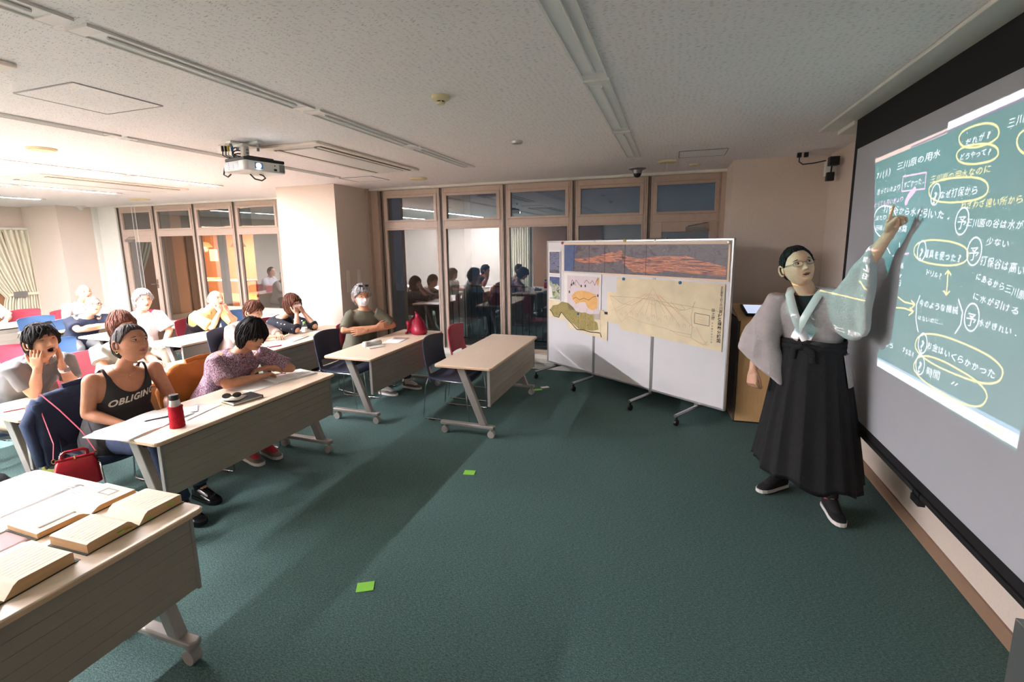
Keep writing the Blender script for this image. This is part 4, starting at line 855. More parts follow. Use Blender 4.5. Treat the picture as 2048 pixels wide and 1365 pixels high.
# chair: faces +x, origin on the floor under the seat centre
def make_chair(shell, seat, label):
    t = thing('stacking_chair', label, 'chair', (0, 0, 0), 0, 'sled-base stacking chairs')
    # seat shell: slightly dished
    mb = MB(); n = 14; top = []; bot = []
    def sp_(u, v): # u along x -.22...21, v across
        x = -.21 + .42 * u; yw = (.225 - .012 * (1 - u)) ; y = yw * (2 * v - 1)
        z = .438 - .010 * math.cos((u - .45) * 3) + .018 * abs(2 * v - 1) ** 3 + (.03 * ((.12 - u) / .12) ** 2 if u < .12 else 0) - (.03 * ((u - .88) / .12) ** 2 if u > .88 else 0)
        return (x, y, z)
    g = [[sp_(i / n, j / n) for j in range(n + 1)] for i in range(n + 1)]
    def slab(grid, d):
        V = [p for r in grid for p in r]; m_ = len(grid[0]); k = len(V); V2 = [tuple(np.add(p, d)) for p in V]; F = []
        for i in range(len(grid) - 1):
            for j in range(m_ - 1):
                a, b, c, e = i * m_ + j, i * m_ + j + 1, (i + 1) * m_ + j + 1, (i + 1) * m_ + j
                F.append((a, e, c, b)); F.append((a + k, b + k, c + k, e + k))
        ed = [(i * m_, (i + 1) * m_) for i in range(len(grid) - 1)] + [((i + 1) * m_ - 1 + m_ , (i + 1) * m_ - 1) for i in range(len(grid) - 1)]
        for a, b in ed: F.append((a, a + k, b + k, b))
        for j in range(m_ - 1):
            F.append((j + 1, j + 1 + k, j + k, j)); q = (len(grid) - 1) * m_; F.append((q + j, q + j + k, q + j + 1 + k, q + j + 1))
        return V + V2, F
    v, f = slab(g, (0, 0, -.022)); MB().add(v, f).build('seat', seat, t, smooth=True)
    def bk(u, v_): # u up, v across
        z = .43 + .42 * u; hw = .225 - .018 * math.sin(u * PI) ; s = 2 * v_ - 1
        if u > .9: hw -= .03 * ((u - .9) / .1) ** 2
        x = -.235 - .055 * u - .03 * (math.sin(u * PI * .9)) + .045 * s * s + .02 * u ** 3 * 0
        return (x, hw * s, z - (.012 * s * s if u > .95 else 0))
    g = [[bk(i / 16, j / 12) for j in range(13)] for i in range(17)]
    # the shell is open low down in the middle: two side arms and the upper pad
    V = []; F = []
    v, f = slab(g[4:], (.012, 0, 0)); MB().add(v, f).build('backrest', shell, t, smooth=True)
    for s in (0, 1):
        gg = [[bk(i / 16, (j / 12 if not s else 1 - j / 12)) for j in range(3)] for i in range(-1, 6)]
        if s: gg = [r[::-1] for r in gg]
        v, f = slab(gg, (.012, 0, 0)); MB().add(v, f).build('back_arm', shell, t, smooth=True)
    for s in (-1, 1):
        y = s * .222; yb = s * .235
        p = [(-.20, y, .44), (-.225, yb, .36), (-.25, yb, .15), (-.262, yb, .03), (-.25, yb, .012), (.24, yb, .012), (.262, yb, .03), (.245, yb, .2), (.225, yb, .39), (.20, y, .425), (-.1, y, .425)]
        MB().tube(p, .0065, 8).build('sled_frame', 'chrome', t, smooth='all')
        for q in (-.20, .12): MB().box(q, q + .07, yb - .009, yb + .009, 0, .012).build('glide', 'black_plastic', t)
    MB().tube([(.12, -.22, .415), (.12, .22, .415)], .006, 8).tube([(-.15, -.22, .415), (-.15, .22, .415)], .006, 8).build('cross_rod', 'chrome', t)
    return t
proto_c = {'navy': make_chair('navy_shell', 'navy_shell', 'x'), 'blue': make_chair('blue_shell', 'blue_shell', 'x'), 'crimson': make_chair('crimson_shell', 'crimson_seat', 'x'), 'grey': make_chair('cream_cloth', 'blue_seat', 'x')}
used_c = set()
def chair(kind, x, y, label, rot=0):
    o = proto_c[kind] if kind not in used_c else copy_tree(proto_c[kind]); used_c.add(kind)
    return relabel(o, label, (x, y, 0), rot)
# ================================================================== PEOPLE
def to_remesh(mb, vox, smooth=4, adapt=0):
    me = bpy.data.meshes.new('tmp'); me.from_pydata(mb.v, [], mb.f); o = bpy.data.objects.new('tmp', me); COL.objects.link(o)
    m = o.modifiers.new('r', 'REMESH'); m.mode = 'VOXEL'; m.voxel_size = vox; m.adaptivity = adapt
    if smooth: s = o.modifiers.new('s', 'SMOOTH'); s.factor = .5; s.iterations = smooth
    dg = bpy.context.evaluated_depsgraph_get(); e = o.evaluated_get(dg).to_mesh()
    v = np.zeros(len(e.vertices) * 3); e.vertices.foreach_get('co', v); f = [tuple(p.vertices) for p in e.polygons]
    o.evaluated_get(dg).to_mesh_clear(); bpy.data.objects.remove(o); bpy.data.meshes.remove(me)
    return v.reshape(-1, 3), f
def U(v): v = Vector(v); return v.normalized() if v.length > 1e-9 else Vector((0, 0, 1))
def limb(mb, pts, rs, n=14):
    """tapered limb with round ends"""
    pts = [Vector(p) for p in pts]; r0, r1 = rs[0], rs[-1]
    a, b = U(pts[0] - pts[1]), U(pts[-1] - pts[-2]); P = []; Rr_ = []
    for k in (.97, .75, .4): P.append(pts[0] + a * r0 * k); Rr_.append(r0 * math.sqrt(max(1 - k * k, .01)))
    P += pts; Rr_ += list(rs)
    for k in (.4, .75, .97): P.append(pts[-1] + b * r1 * k); Rr_.append(r1 * math.sqrt(max(1 - k * k, .01)))
    mb.tube(P, Rr_, n)
def bez(a, b, c, n=5):
    a, b, c = Vector(a), Vector(b), Vector(c); return [a * (1 - t) ** 2 + b * 2 * t * (1 - t) + c * t * t for t in [i / n for i in range(n + 1)]]
def torso(mb, pel, N, f, l, infl=0, kind='m', z0=0, z1=1, belly=0, n=24, flare=0):
    """loft of elliptical rings from the pelvis to the neck base; f forward, l left"""
    pel, N = Vector(pel), Vector(N); up = U(N - pel); f2 = U(f - up * f.dot(up)); l2 = up.cross(f2)
    Lg = (N - pel).length
    if kind == 'm': st = [(-.16, .10, .085), (-.12, .15, .12), (0, .172, .13), (.25, .16, .12), (.45, .155, .115), (.68, .178, .122), (.82, .188, .115), (.90, .165, .092), (.955, .105, .075), (1.0, .066, .064), (1.04, .056, .058)]
    else: st = [(-.16, .11, .09), (-.12, .16, .125), (0, .178, .135), (.25, .155, .115), (.45, .138, .105), (.66, .155, .118), (.82, .168, .105), (.90, .148, .084), (.955, .095, .066), (1.0, .056, .056), (1.04, .050, .052)]
    rs = []; cur = U(f2) * .02
    for (t, w, d) in st:
        if t < z0 or t > z1: continue
        c = pel + (N - pel) * t - f2 * (.035 * math.sin(PI * max(0, min(t, 1))) if True else 0)
        fl = flare * max(0, (.3 - t)); d2 = d + infl + fl + belly * math.exp(-((t - .3) / .25) ** 2); w2 = w + infl + fl + belly * .5 * math.exp(-((t - .3) / .25) ** 2)
        if kind == 'f': 
            bust = .028 * math.exp(-((t - .68) / .10) ** 2)
        else: bust = 0
        ring = []
        for j in range(n):
            a = 2 * PI * j / n; ca, sa = math.cos(a), math.sin(a)
            ex = .8; q = c + l2 * (w2 * math.copysign(abs(ca) ** ex, ca)) + f2 * ((d2 + (bust if sa > 0 else 0)) * math.copysign(abs(sa) ** ex, sa) + (belly * .6 * math.exp(-((t - .3) / .25) ** 2) if sa > 0 else 0))
            ring.append(q)
        rs.append(ring)
    mb.rings(rs)
def head_pos(TH, PH, wide=1.0):
    """surface point of the bare head in direction theta (0 = face, pi/2 = left ear), phi (elevation)"""
    cp, sp2 = np.cos(PH), np.sin(PH); ct, st = np.cos(TH), np.sin(TH)
    low = np.clip(-sp2, 0, 1); cpj = np.where(sp2 < 0, np.clip(cp, 1e-4, 1) ** .74, cp)
    X = np.where(ct > 0, .097, .098) * cpj * ct; Y = .075 * cpj * st * wide; Z = np.where(sp2 > 0, .112, .118) * sp2
    Y = Y * (1 - .26 * low ** 1.6); X = np.where(ct > 0, X * (1 - .10 * low ** 2), X * (1 - .42 * low ** 1.1))
    X = X + .012 * low
    w = np.clip(ct * 1.8, 0, 1)
    G = lambda y0, z0, sy, sz: np.exp(-((Y - y0) / sy) ** 2 - ((Z - z0) / sz) ** 2)
    D = .004 * (G(.028, .030, .022, .008) + G(-.028, .030, .022, .008)) - .0095 * (G(.031, .012, .016, .010) + G(-.031, .012, .016, .010))
    ridge = np.clip((.018 - Z) / .042, 0, 1) * (Z > -.034) ; D = D + .017 * ridge * np.exp(-(Y / (.006 + .005 * ridge)) ** 2) * np.clip((Z + .034) / .008, 0, 1)
    D = D + .010 * G(0, -.024, .009, .007) + .007 * (G(.013, -.027, .006, .006) + G(-.013, -.027, .006, .006))
    D = D + .0045 * (G(.040, -.010, .018, .016) + G(-.040, -.010, .018, .016))
    D = D + .0065 * G(0, -.0495, .018, .0045) + .0065 * G(0, -.0605, .015, .005) - .0035 * G(0, -.0552, .021, .0018) - .004 * G(0, -.070, .02, .005)
    D = D + .009 * G(0, -.088, .020, .014)
    X = X + w * D
    return X, Y, Z
def head_shell(n=84, m=76, wide=1.0):
    # finer sampling on the face
    th = np.linspace(-PI, PI, n, endpoint=False); th = th - .42 * np.sin(th)
    ph = np.linspace(-PI / 2 + .03, PI / 2 - .03, m); ph = ph - .12 * np.sin(2 * ph)
    PHm, THm = np.meshgrid(ph, th, indexing='ij'); return THm, PHm, n, m
def quads(n, m):
    f = [(i * n + j, i * n + (j + 1) % n, (i + 1) * n + (j + 1) % n, (i + 1) * n + j) for i in range(m - 1) for j in range(n)]
    f.append(tuple(range(n))[::-1]); f.append(tuple((m - 1) * n + j for j in range(n))); return f
class Head:
    def __init__(s, c, fwd, up, scale=1.0, wide=1.0):
        s.c = Vector(c); s.f = U(fwd); s.l = U(Vector(up).cross(s.f)); s.u = s.f.cross(s.l); s.k = scale; s.wide = wide
    def w(s, p): return s.c + (s.f * p[0] + s.l * p[1] + s.u * p[2]) * s.k
    def W(s, X, Y, Z):
        A_ = np.stack([X.ravel(), Y.ravel(), Z.ravel()], 1) * s.k
        return A_ @ np.array([s.f, s.l, s.u]) + np.array(s.c)
def sstep(a, b, x): t = np.clip((x - a) / (b - a), 0, 1); return t * t * (3 - 2 * t)
def hair_shell(hd, style, seed=1):
    """closed hair volume around the head; sinks inside the skull where there is no hair"""
    TH, PH, n, m = head_shell(120, 96); X, Y, Z = head_pos(TH, PH, hd.wide)
    a = np.abs(TH)
    r_ = np.random.default_rng(seed); p1, p2, p3 = r_.uniform(0, 6, 3)
    S_ = dict(short=(.086, .060, -.005, -.075, .008, .010), buzz=(.074, .040, .0, -.075, .004, .005), bald=(.2, .075, .025, -.06, .004, .004),
              thick=(.060, .020, -.020, -.085, .022, .022), back=(.080, .050, -.010, -.085, .009, .015), bob=(.038, -.01, -.115, -.118, .022, .028),
              mush=(.030, .000, -.075, -.098, .026, .028), messy=(.052, .008, -.045, -.095, .020, .020))[style]
    zf, zt, ze, zb, th_, tb = S_
    line = np.interp(a, [0, .55, 1.05, 1.45, 1.95, 2.5, PI], [zf, zf * .95 + .002, zt, ze, (ze + zb) / 2 - .0, zb, zb])
    if style == 'bald': line = np.interp(a, [0, 1.0, 1.4, 1.9, 2.4, PI], [.2, .2, .03, -.04, -.06, -.06]); 
    mask = sstep(line - .008, line + .006, Z)
    if style == 'bald': mask = mask * (1 - sstep(.045, .065, Z))
    # around the ears keep it clear for short cuts
    if style in ('short', 'buzz', 'back', 'bald', 'thick', 'messy'):
        mask = mask * (1 - np.exp(-((a - 1.60) / .20) ** 2) * (1 - sstep(.0, .02, Z)))
    thick = th_ + (tb - th_) * sstep(.6, 2.2, a)
    thick = thick + .35 * th_ * sstep(.5, 1.0, np.sin(PH))
    clump = np.sin(TH * 23 + p1 + 3 * np.sin(PH * 3 + p2)) * .5 + np.sin(TH * 51 + p3 + 5 * np.sin(PH * 2 + p1)) * .35 + np.sin(PH * 19 + TH * 3 + p2) * .3
    amp = {'buzz': .0006, 'bald': .0008, 'short': .0018, 'back': .0012, 'thick': .003, 'bob': .002, 'mush': .0025, 'messy': .004}[style]
    d = np.where(mask > .02, mask * (thick + amp * clump), 0) - (1 - mask) * .012
    L_ = np.sqrt(X * X + Y * Y + Z * Z) + 1e-9
    X2, Y2, Z2 = X * (1 + d / L_), Y * (1 + d / L_), Z * (1 + d / L_)
    if style in ('bob', 'mush', 'messy', 'thick'):     # hangs straight down from the widest point
        side = sstep(.95, 1.35, a); low = np.clip(-Z2, 0, 1); grow = {'bob': 1.0, 'mush': .75, 'messy': .55, 'thick': .3}[style]
        rad = np.sqrt((X2 / .118) ** 2 + (Y2 / .098) ** 2) + 1e-6; tgt = np.clip(1.0 / rad, 1, 2.2)
        k = 1 + (tgt - 1) * side * sstep(0, .03, low) * mask * grow * .85 * (1 - .5 * sstep(.09, .118, low))
        X2 = X2 * k; Y2 = Y2 * k
    if style == 'back': X2 = np.where((a > 2.2) & (Z2 < -.02), X2 - .016 * np.exp(-((Z2 + .055) / .03) ** 2) * mask, X2)
    v = hd.W(X2, Y2, Z2); hair_shell.last = (v.reshape(m, n, 3), mask, TH, PH); return v, quads(n, m)
def hand_mesh(wr, d, nrm, side, curl=.35, spread=.1, thumb=.5, scale=1.0, point=False, fore=None):
    """wr wrist, d direction of the fingers, nrm = out of the back of the hand, side=+1 if the thumb lies towards d x nrm"""
    mb = MB(); d = U(d); nrm = U(Vector(nrm) - d * d.dot(Vector(nrm))); t = d.cross(nrm) * side; wr = Vector(wr); k = scale
    Wd = lambda x, y, z: wr + (d * x + t * y + nrm * z) * k
    rs = []
    for x, hw, hh in ((-.035, .024, .019), (-.01, .027, .018), (.015, .034, .016), (.045, .040, .0145), (.075, .041, .013), (.090, .037, .010)):
        rs.append([Wd(x, hw * math.copysign(abs(math.cos(2 * PI * j / 14)) ** .8, math.cos(2 * PI * j / 14)), hh * math.sin(2 * PI * j / 14)) for j in range(14)])
    mb.rings(rs)
    if fore is not None: limb(mb, [wr - U(wr - Vector(fore)) * .07, wr, Wd(.01, 0, 0)], [.028 * k, .0245 * k, .022 * k])
    for i, (y, ln, a0) in enumerate(((.030, .070, .10), (.010, .078, .03), (-.011, .072, -.03), (-.031, .056, -.11))):
        c = curl if not (point and i == 0) else 0.02
        if point and i > 0: c = 1.25
        an = a0 * (spread / .1) * .6; p = Vector((.084, y, 0)); ang_ = .18 * c; pts = [Wd(.06, y * .95, 0), Wd(*p)]; seg = (.44, .31, .25); rad = [.0092, .0088, .0082, .0076, .0068]
        for s_ in seg:
            ang_ += c * .95; stp = ln * s_; p = p + Vector((math.cos(ang_) * math.cos(an) * stp, math.sin(an) * stp, -math.sin(ang_) * stp)); pts.append(Wd(*p))
        limb(mb, pts, [r * k for r in rad], 8)
    p = Vector((.018, .026, -.006)); pts = [Wd(*p)]; a1 = .95 - thumb * .75; dz = -.25 - .55 * thumb
    for s_, aa in ((.040, a1), (.032, a1 - .30), (.026, a1 - .45)):
        p = p + Vector((math.cos(aa) * s_, math.sin(aa) * s_, dz * s_ * .6)); pts.append(Wd(*p))
    limb(mb, pts, [.0135 * k, .0115 * k, .010 * k, .0085 * k], 8)
    return to_remesh(mb, .0036, 2)
def add_mesh(dst, vf, mi=0): dst.add([tuple(p) for p in vf[0]], vf[1], mi)
def wrinkle(v, amp, f1=26, seed=0, axis=None):
    r_ = np.random.default_rng(seed); out = np.zeros(len(v))
    for i in range(5):
        k = r_.normal(0, 1, 3); k[2] *= .55; k /= np.linalg.norm(k); k2 = r_.normal(0, 1, 3)
        out += np.sin(v @ k * f1 * (1 + .5 * i) + 1.6 * np.sin(v @ k2 * 9 + i) + r_.uniform(0, 6)) / (1 + .4 * i)
    return out * amp / 2.2
def cloth_obj(name, mb, m, root, vox=.009, amp=.003, f1=26, seed=0, cut=None, smooth=5):
    v, f = to_remesh(mb, vox, smooth)
    me = bpy.data.meshes.new('n'); me.from_pydata(v.tolist(), [], f); me.update(); nn = np.zeros(len(v) * 3); me.vertices.foreach_get('normal', nn); bpy.data.meshes.remove(me)
    nn = nn.reshape(-1, 3); v = v + nn * wrinkle(v, amp, f1, seed)[:, None]
    if cut is not None:
        kill = cut(v); f = [q for q in f if not any(kill[i] for i in q)]
        used = sorted({i for q in f for i in q}); mp = {a: i for i, a in enumerate(used)}; v = v[used]; f = [tuple(mp[i] for i in q) for q in f]
        ec = {}
        for q in f:
            for a, b in zip(q, q[1:] + q[:1]): e_ = (min(a, b), max(a, b)); ec[e_] = ec.get(e_, 0) + 1
        nb_ = {}
        for (a, b), c_ in ec.items():
            if c_ == 1: nb_.setdefault(a, []).append(b); nb_.setdefault(b, []).append(a)
        ks = list(nb_); A1 = np.array([nb_[k][0] for k in ks]); A2 = np.array([nb_[k][-1] for k in ks]); ks = np.array(ks, int)
        for _ in range(14): v[ks] = v[ks] * .4 + .3 * (v[A1] + v[A2])
    v = v - np.array(root.location)
    o = MB().add(v.tolist(), f).build(name, m, root, smooth='all'); return o
def sub(mb, name, m, root, **k):
    off = root.location; mb.v = [(p[0] - off.x, p[1] - off.y, p[2] - off.z) for p in mb.v]; return mb.build(name, m, root, **k)
def shoe(mb, ank, d, L_=.27):
    ank = Vector(ank); d = U(Vector((d[0], d[1], 0))); s = Vector((-d.y, d.x, 0)); z0 = ank.z - .085
    rs = []
    for t, hw, h in ((-.26, .018, .05), (-.22, .033, .085), (-.05, .038, .095), (.15, .040, .075), (.40, .045, .055), (.58, .042, .042), (.70, .028, .03), (.735, .012, .018)):
        c = ank + d * (t * L_ + .0); c = Vector((c.x, c.y, z0))
        rs.append([c + s * (hw * math.copysign(abs(math.cos(a)) ** .7, math.cos(a))) + Vector((0, 0, h * .5 + h * .5 * math.copysign(abs(math.sin(a)) ** .8, math.sin(a)))) for a in [2 * PI * j / 16 for j in range(16)]])
    mb.rings(rs)
def sole(mb, ank, d, L_=.27):
    ank = Vector(ank); d = U(Vector((d[0], d[1], 0))); s = Vector((-d.y, d.x, 0)); z0 = ank.z - .085; top = []
    for t, hw in ((-.27, .02), (-.22, .036), (-.05, .039), (.15, .041), (.40, .047), (.58, .044), (.70, .030), (.745, .012)):
        top.append((ank + d * (t * L_), hw))
    poly = [c + s * hw for c, hw in top] + [c - s * hw for c, hw in top[::-1]]
    mb.rings([[Vector((p.x, p.y, z0 - .002)) for p in poly], [Vector((p.x, p.y, z0 + .022)) for p in poly]])
def person(label, P):
    yaw = math.radians(P['yaw']); f = Vector((math.cos(yaw), math.sin(yaw), 0)); l = Vector((-f.y, f.x, 0)); up = Vector((0, 0, 1))
    N = Vector(P['neck']); pel = Vector(P['pel']); kind = P.get('kind', 'm'); k = P.get('scale', 1.0)
    hy, hp, hr = [math.radians(a) for a in P.get('head', (P['yaw'], 0, 0))]
    hf = Vector((math.cos(hy) * math.cos(hp), math.sin(hy) * math.cos(hp), math.sin(hp))); hu = Vector((-math.cos(hy) * math.sin(hp), -math.sin(hy) * math.sin(hp), math.cos(hp)))
    hu = (hu * math.cos(hr) + hf.cross(hu) * math.sin(hr)); hc = Vector(P['hc'])
    hd = Head(hc, hf, hu, P.get('hk', 1.05), P.get('wide', 1.0))
    sk = P.get('skin', 'skin_mid'); root = thing('person', label, 'person', (pel.x, pel.y, 0)); off = Vector(root.location)
    sw = P.get('sw', .175 if kind == 'm' else .155); vox = P.get('vox', .009)
    tu = U(N - pel); shd = {}
    for s, nm in ((-1, 'R'), (1, 'L')): shd[nm] = Vector(P['sh' + nm]) if 'sh' + nm in P else N + l * (s * sw) - tu * .055 - f * .01
    ub = MB(); torso(ub, pel, N, f, l, 0, kind, belly=P.get('belly', 0))
    neckc = hc - hd.u * .07 * hd.k - hd.f * .018
    limb(ub, [N - tu * .03, N * .55 + neckc * .45, neckc], [.060 if kind == 'm' else .052, .055 if kind == 'm' else .047, .052 if kind == 'm' else .045])
    arms = {}
    for nm in 'RL':
        el, wr = Vector(P['el' + nm]), Vector(P['wr' + nm]); sh = shd[nm]; arms[nm] = (sh, el, wr)
        limb(ub, [sh, sh * .6 + el * .4, el * .92 + sh * .08, el], [.054, .047, .041, .038]); limb(ub, [el, el * .7 + wr * .3, el * .2 + wr * .8, wr], [.037, .040, .028, .0245])
    legs = {}
    for nm, s in (('R', -1), ('L', 1)):
        hip = pel + l * (s * .09) - up * .02; kn = Vector(P['kn' + nm]) if 'kn' + nm in P else hip + f * .42 + l * (s * .05) + up * .0
        an = Vector(P['an' + nm]) if 'an' + nm in P else Vector((kn.x, kn.y, .09)) + f * .02; legs[nm] = (hip, kn, an)
        limb(ub, [hip, hip * .5 + kn * .5, kn], [.085, .072, .056]); limb(ub, [kn, kn * .65 + an * .35, an], [.054, .052, .034])
        td = U(Vector(P.get('toe' + nm, P.get('toe', (f.x, f.y, 0))))); limb(ub, [an, an + td * .11 - up * .05], [.034, .028])
    body = MB(); add_mesh(body, to_remesh(ub, vox, 5))
    # head with a face
    TH, PH, n, m = head_shell(wide=hd.wide); X, Y, Z = head_pos(TH, PH, hd.wide)
    if P.get('mouth'): 
        g_ = np.exp(-(Y / .017) ** 2 - ((Z + .062) / .011) ** 2) * (np.cos(TH) > 0); X = X - .02 * P['mouth'] * g_
    hv = hd.W(X, Y, Z); fq = quads(n, m); Yr, Zr, Xr = Y.ravel(), Z.ravel(), X.ravel(); base = len(body.v)
    lipm = (Xr > .05) & (((Yr / .023) ** 2 + ((Zr + .055) / (.0085)) ** 2) < 1); dk = (Xr > .03) & (((Yr / .015) ** 2 + ((Zr + .058) / (.0035 + .0055 * P.get('mouth', 0))) ** 2) < 1) if P.get('mouth') else lipm & False
    if P.get('mouth', 0) == 0: dk = (Xr > .05) & (np.abs(Zr + .0553 - .0012 * np.cos(Yr * 260)) < .0011) & (np.abs(Yr) < .021)
    for q in fq:
        nl = sum(lipm[i] for i in q); nd = sum(dk[i] for i in q); body.f.append(tuple(i + base for i in q)); body.m.append(2 if nd >= 3 and len(q) == 4 else (1 if nl >= 3 and len(q) == 4 else 0))
    body.v += [tuple(p) for p in hv]
    # ears
    for s in (-1, 1):
        em_ = MB(); rs = []
        for t in range(11):
            a = -2.1 + 4.2 * t / 10 + .25; rs.append(hd.w((-.006 - .018 * math.sin(a * .5) * 0 - .016 * math.cos(a) * 1.0 - .004, s * (.074 * hd.wide + .010 + .006 * math.cos(a)), -.008 + .030 * math.sin(a))))
        limb(em_, rs, [.0055 * hd.k] * 11, 7)
        em_.ell(hd.w((-.008, s * (.074 * hd.wide + .002), -.008)), (.015, .008, .024), 12, 8, 0, Matrix([hd.f, hd.l, hd.u]).transposed())
        body.add(em_.v, em_.f)
    for nm, s in (('R', -1), ('L', 1)):
        hs = P.get('hand' + nm)
        if hs is None: hs = dict()
        sh, el, wr = arms[nm]; d = hs.get('d', tuple(wr - el)); nr = hs.get('n', (0, 0, 1))
        add_mesh(body, hand_mesh(wr, d, nr, (1 if nm == 'L' else -1) * hs.get('flip', 1), hs.get('curl', .35), hs.get('spread', .1), hs.get('thumb', .5), hs.get('k', 1.0), hs.get('point', False), fore=el))
    bo = sub(body, 'body', [sk, 'lip', 'lip_dark'], root, smooth='all')
    # eyes, brows
    if P.get('eyes', True):
        gz = P.get('gaze', 0)
        for s in (-1, 1):
            e = MB(); c = (.0745, s * .031, .0125); Rm = Matrix([hd.f, hd.l, hd.u]).transposed(); op = P.get('open', 1.0)
            e.ell(hd.w(c), (.0125 * hd.k, .0150 * hd.k, .0062 * op * hd.k), 16, 10, 0, Rm)
            e.ell(hd.w((c[0] + .0085, c[1] + gz * .004, c[2] + .0006)), (.0048 * hd.k, .0056 * hd.k, .0052 * min(op, 1) * hd.k), 12, 8, 1, Rm)
            sub(e, 'eye', ['eye_white', 'iris'], root, smooth='all')
            b = MB(); pts = [hd.w((.0885 - .006 * abs(q) - .010 * q * q, s * (.031 + .019 * q), .0305 + .004 * (1 - q * q) - .002 * q)) for q in (-1, -.5, 0, .5, 1)]
            b.tube(pts, [(.0016, .002), (.0024, .003), (.0026, .003), (.002, .0026), (.001, .0012)], 6)
            lid = [hd.w((.0862 - .0045 * abs(q) ** 2, s * (.031 + .0145 * q), .0125 + .0062 * op * (1 - q * q) + .001)) for q in (-1, -.5, 0, .5, 1)]
            b.tube(lid, .0011, 5); sub(b, 'eyebrow', P.get('brow', 'hair_black'), root)
    if P.get('hair'):
        v, fq = hair_shell(hd, P['hair'][0], P.get('seed', 1)); hm = MB().add([tuple(p) for p in v], fq)
        if len(P['hair']) > 2:                                   # fringe / loose locks
            for (y0, z0, y1, z1, r0) in P['hair'][2]:
                pts = [hd.w((.100 - 9 * y * y + .004, y, z)) for y, z in [(y0 + (y1 - y0) * t, z0 + (z1 - z0) * t) for t in (0, .33, .66, 1)]]
                hm.tube(pts, [(r0, r0 * .5), (r0 * 1.1, r0 * .5), (r0 * .9, r0 * .4), (r0 * .2, r0 * .15)], 8)
        V3, mk, THh, PHh = hair_shell.last; rl = random.Random(P.get('seed', 1) * 13); nL = {'buzz': 0, 'bald': 0, 'short': 90, 'back': 90, 'thick': 110, 'bob': 120, 'mush': 130, 'messy': 120}[P['hair'][0]]
        big = P['hair'][0] in ('bob', 'mush', 'messy', 'thick'); ctr = np.array(hd.c)
        for q in range(nL):
            j = rl.randrange(120); top = rl.randint(58, 92); i = top; path = []; dj = rl.uniform(-.5, .5)
            while i > 1 and mk[i, int(j) % 120] > .6 and len(path) < 40: path.append(V3[i, int(j) % 120]); i -= 3; j += dj
            if len(path) < 3: continue
            n_ = len(path); lift = rl.uniform(.000, .0035) * (1 if big else .5); r0 = rl.uniform(.004, .0075) * (1 if big else .6) * hd.k; pts = []
            for a_, p_ in enumerate(path): d_ = p_ - ctr; d_ = d_ / np.linalg.norm(d_); pts.append(Vector(p_ + d_ * (lift + .0015 * math.sin(a_ + q))))
            tip = pts[-1] + (pts[-1] - pts[-2]) * rl.uniform(.2, .9); pts.append(tip)
            hm.tube(pts, [(r0 * math.sin(PI * (.12 + .8 * k_ / n_)) + .0008, r0 * .55) for k_ in range(n_)] + [(.0008, .0008)], 6)
        sub(hm, 'hair', P['hair'][1], root, smooth='all')
    if P.get('glasses'):
        g = MB(); kindg = P['glasses']; zc = .010 if kindg != 'top' else .0
        if kindg == 'top': W_ = lambda y, z, x=.100: hd.w((.082 - .75 * z - 3 * y * y, y, .126 + .62 * z))
        else: W_ = lambda y, z, x=.1005: hd.w((x - 4.5 * y * y, y, z))
        for s in (-1, 1):
            pts = [W_(s * .033 + .0235 * math.copysign(abs(math.cos(a)) ** .7, math.cos(a)), zc + .0145 * math.copysign(abs(math.sin(a)) ** .7, math.sin(a))) for a in [2 * PI * i / 20 for i in range(21)]]
            g.tube(pts, .0012 if kindg != 'bold' else .0022, 6)
            if kindg == 'top': g.tube([W_(s * .056, .016), hd.w((.0, s * .100, .085)), hd.w((-.05, s * .096, .055))], .0018, 6)
            else: g.tube([W_(s * .056, zc + .004), hd.w((.06, s * .079, zc + .004)), hd.w((0, s * .082, zc)), hd.w((-.015, s * .082, -.008))], .0014 if kindg != 'bold' else .002, 6)
        g.tube([W_(-.010, zc + .004), W_(0, zc + .006, .1045), W_(.010, zc + .004)], .0012, 6)
        go = sub(g, 'glasses', 'black_plastic' if kindg in ('bold', 'top') else 'dark_metal', root)
        if kindg == 'top':
            lm = MB()
            for s in (-1, 1):
                pts = [W_(s * .033 + .022 * math.cos(a), zc + .013 * math.sin(a)) for a in [2 * PI * i / 16 for i in range(16)]]; lm.rings([pts, [p + hd.u * .001 for p in pts]])
            sub(lm, 'lenses', 'lens_dark', root)
    if P.get('mask'):
        th = np.linspace(-1.12, 1.12, 41); ph = np.linspace(-.95, -.02, 21); PHm, THm = np.meshgrid(ph, th, indexing='ij'); X, Y, Z = head_pos(THm * (1 + .0 * PHm), PHm, hd.wide)
        X = X + .007 + .012 * np.exp(-(Y / .02) ** 2 - ((Z + .02) / .03) ** 2) + .0012 * np.sin(Z * 420); Y = Y * 1.06; X = np.maximum(X, .030 + .05 * np.exp(-(Y / .045) ** 2))
        v = hd.W(X, Y, Z); q = [(i * 41 + j, i * 41 + j + 1, (i + 1) * 41 + j + 1, (i + 1) * 41 + j) for i in range(20) for j in range(40)]
        mo = sub(MB().add([tuple(p) for p in v], q), 'face_mask', P['mask'], root, smooth='all'); mo.modifiers.new('t', 'SOLIDIFY').thickness = .0025
        e = MB()
        for s in (-1, 1): e.tube([hd.w((.050, s * .070, -.012)), hd.w((.01, s * .083, .004)), hd.w((-.018, s * .084, -.004)), hd.w((.0, s * .082, -.03)), hd.w((.040, s * .066, -.055))], .0012, 5)
        sub(e, 'ear_loop', P['mask'], root)
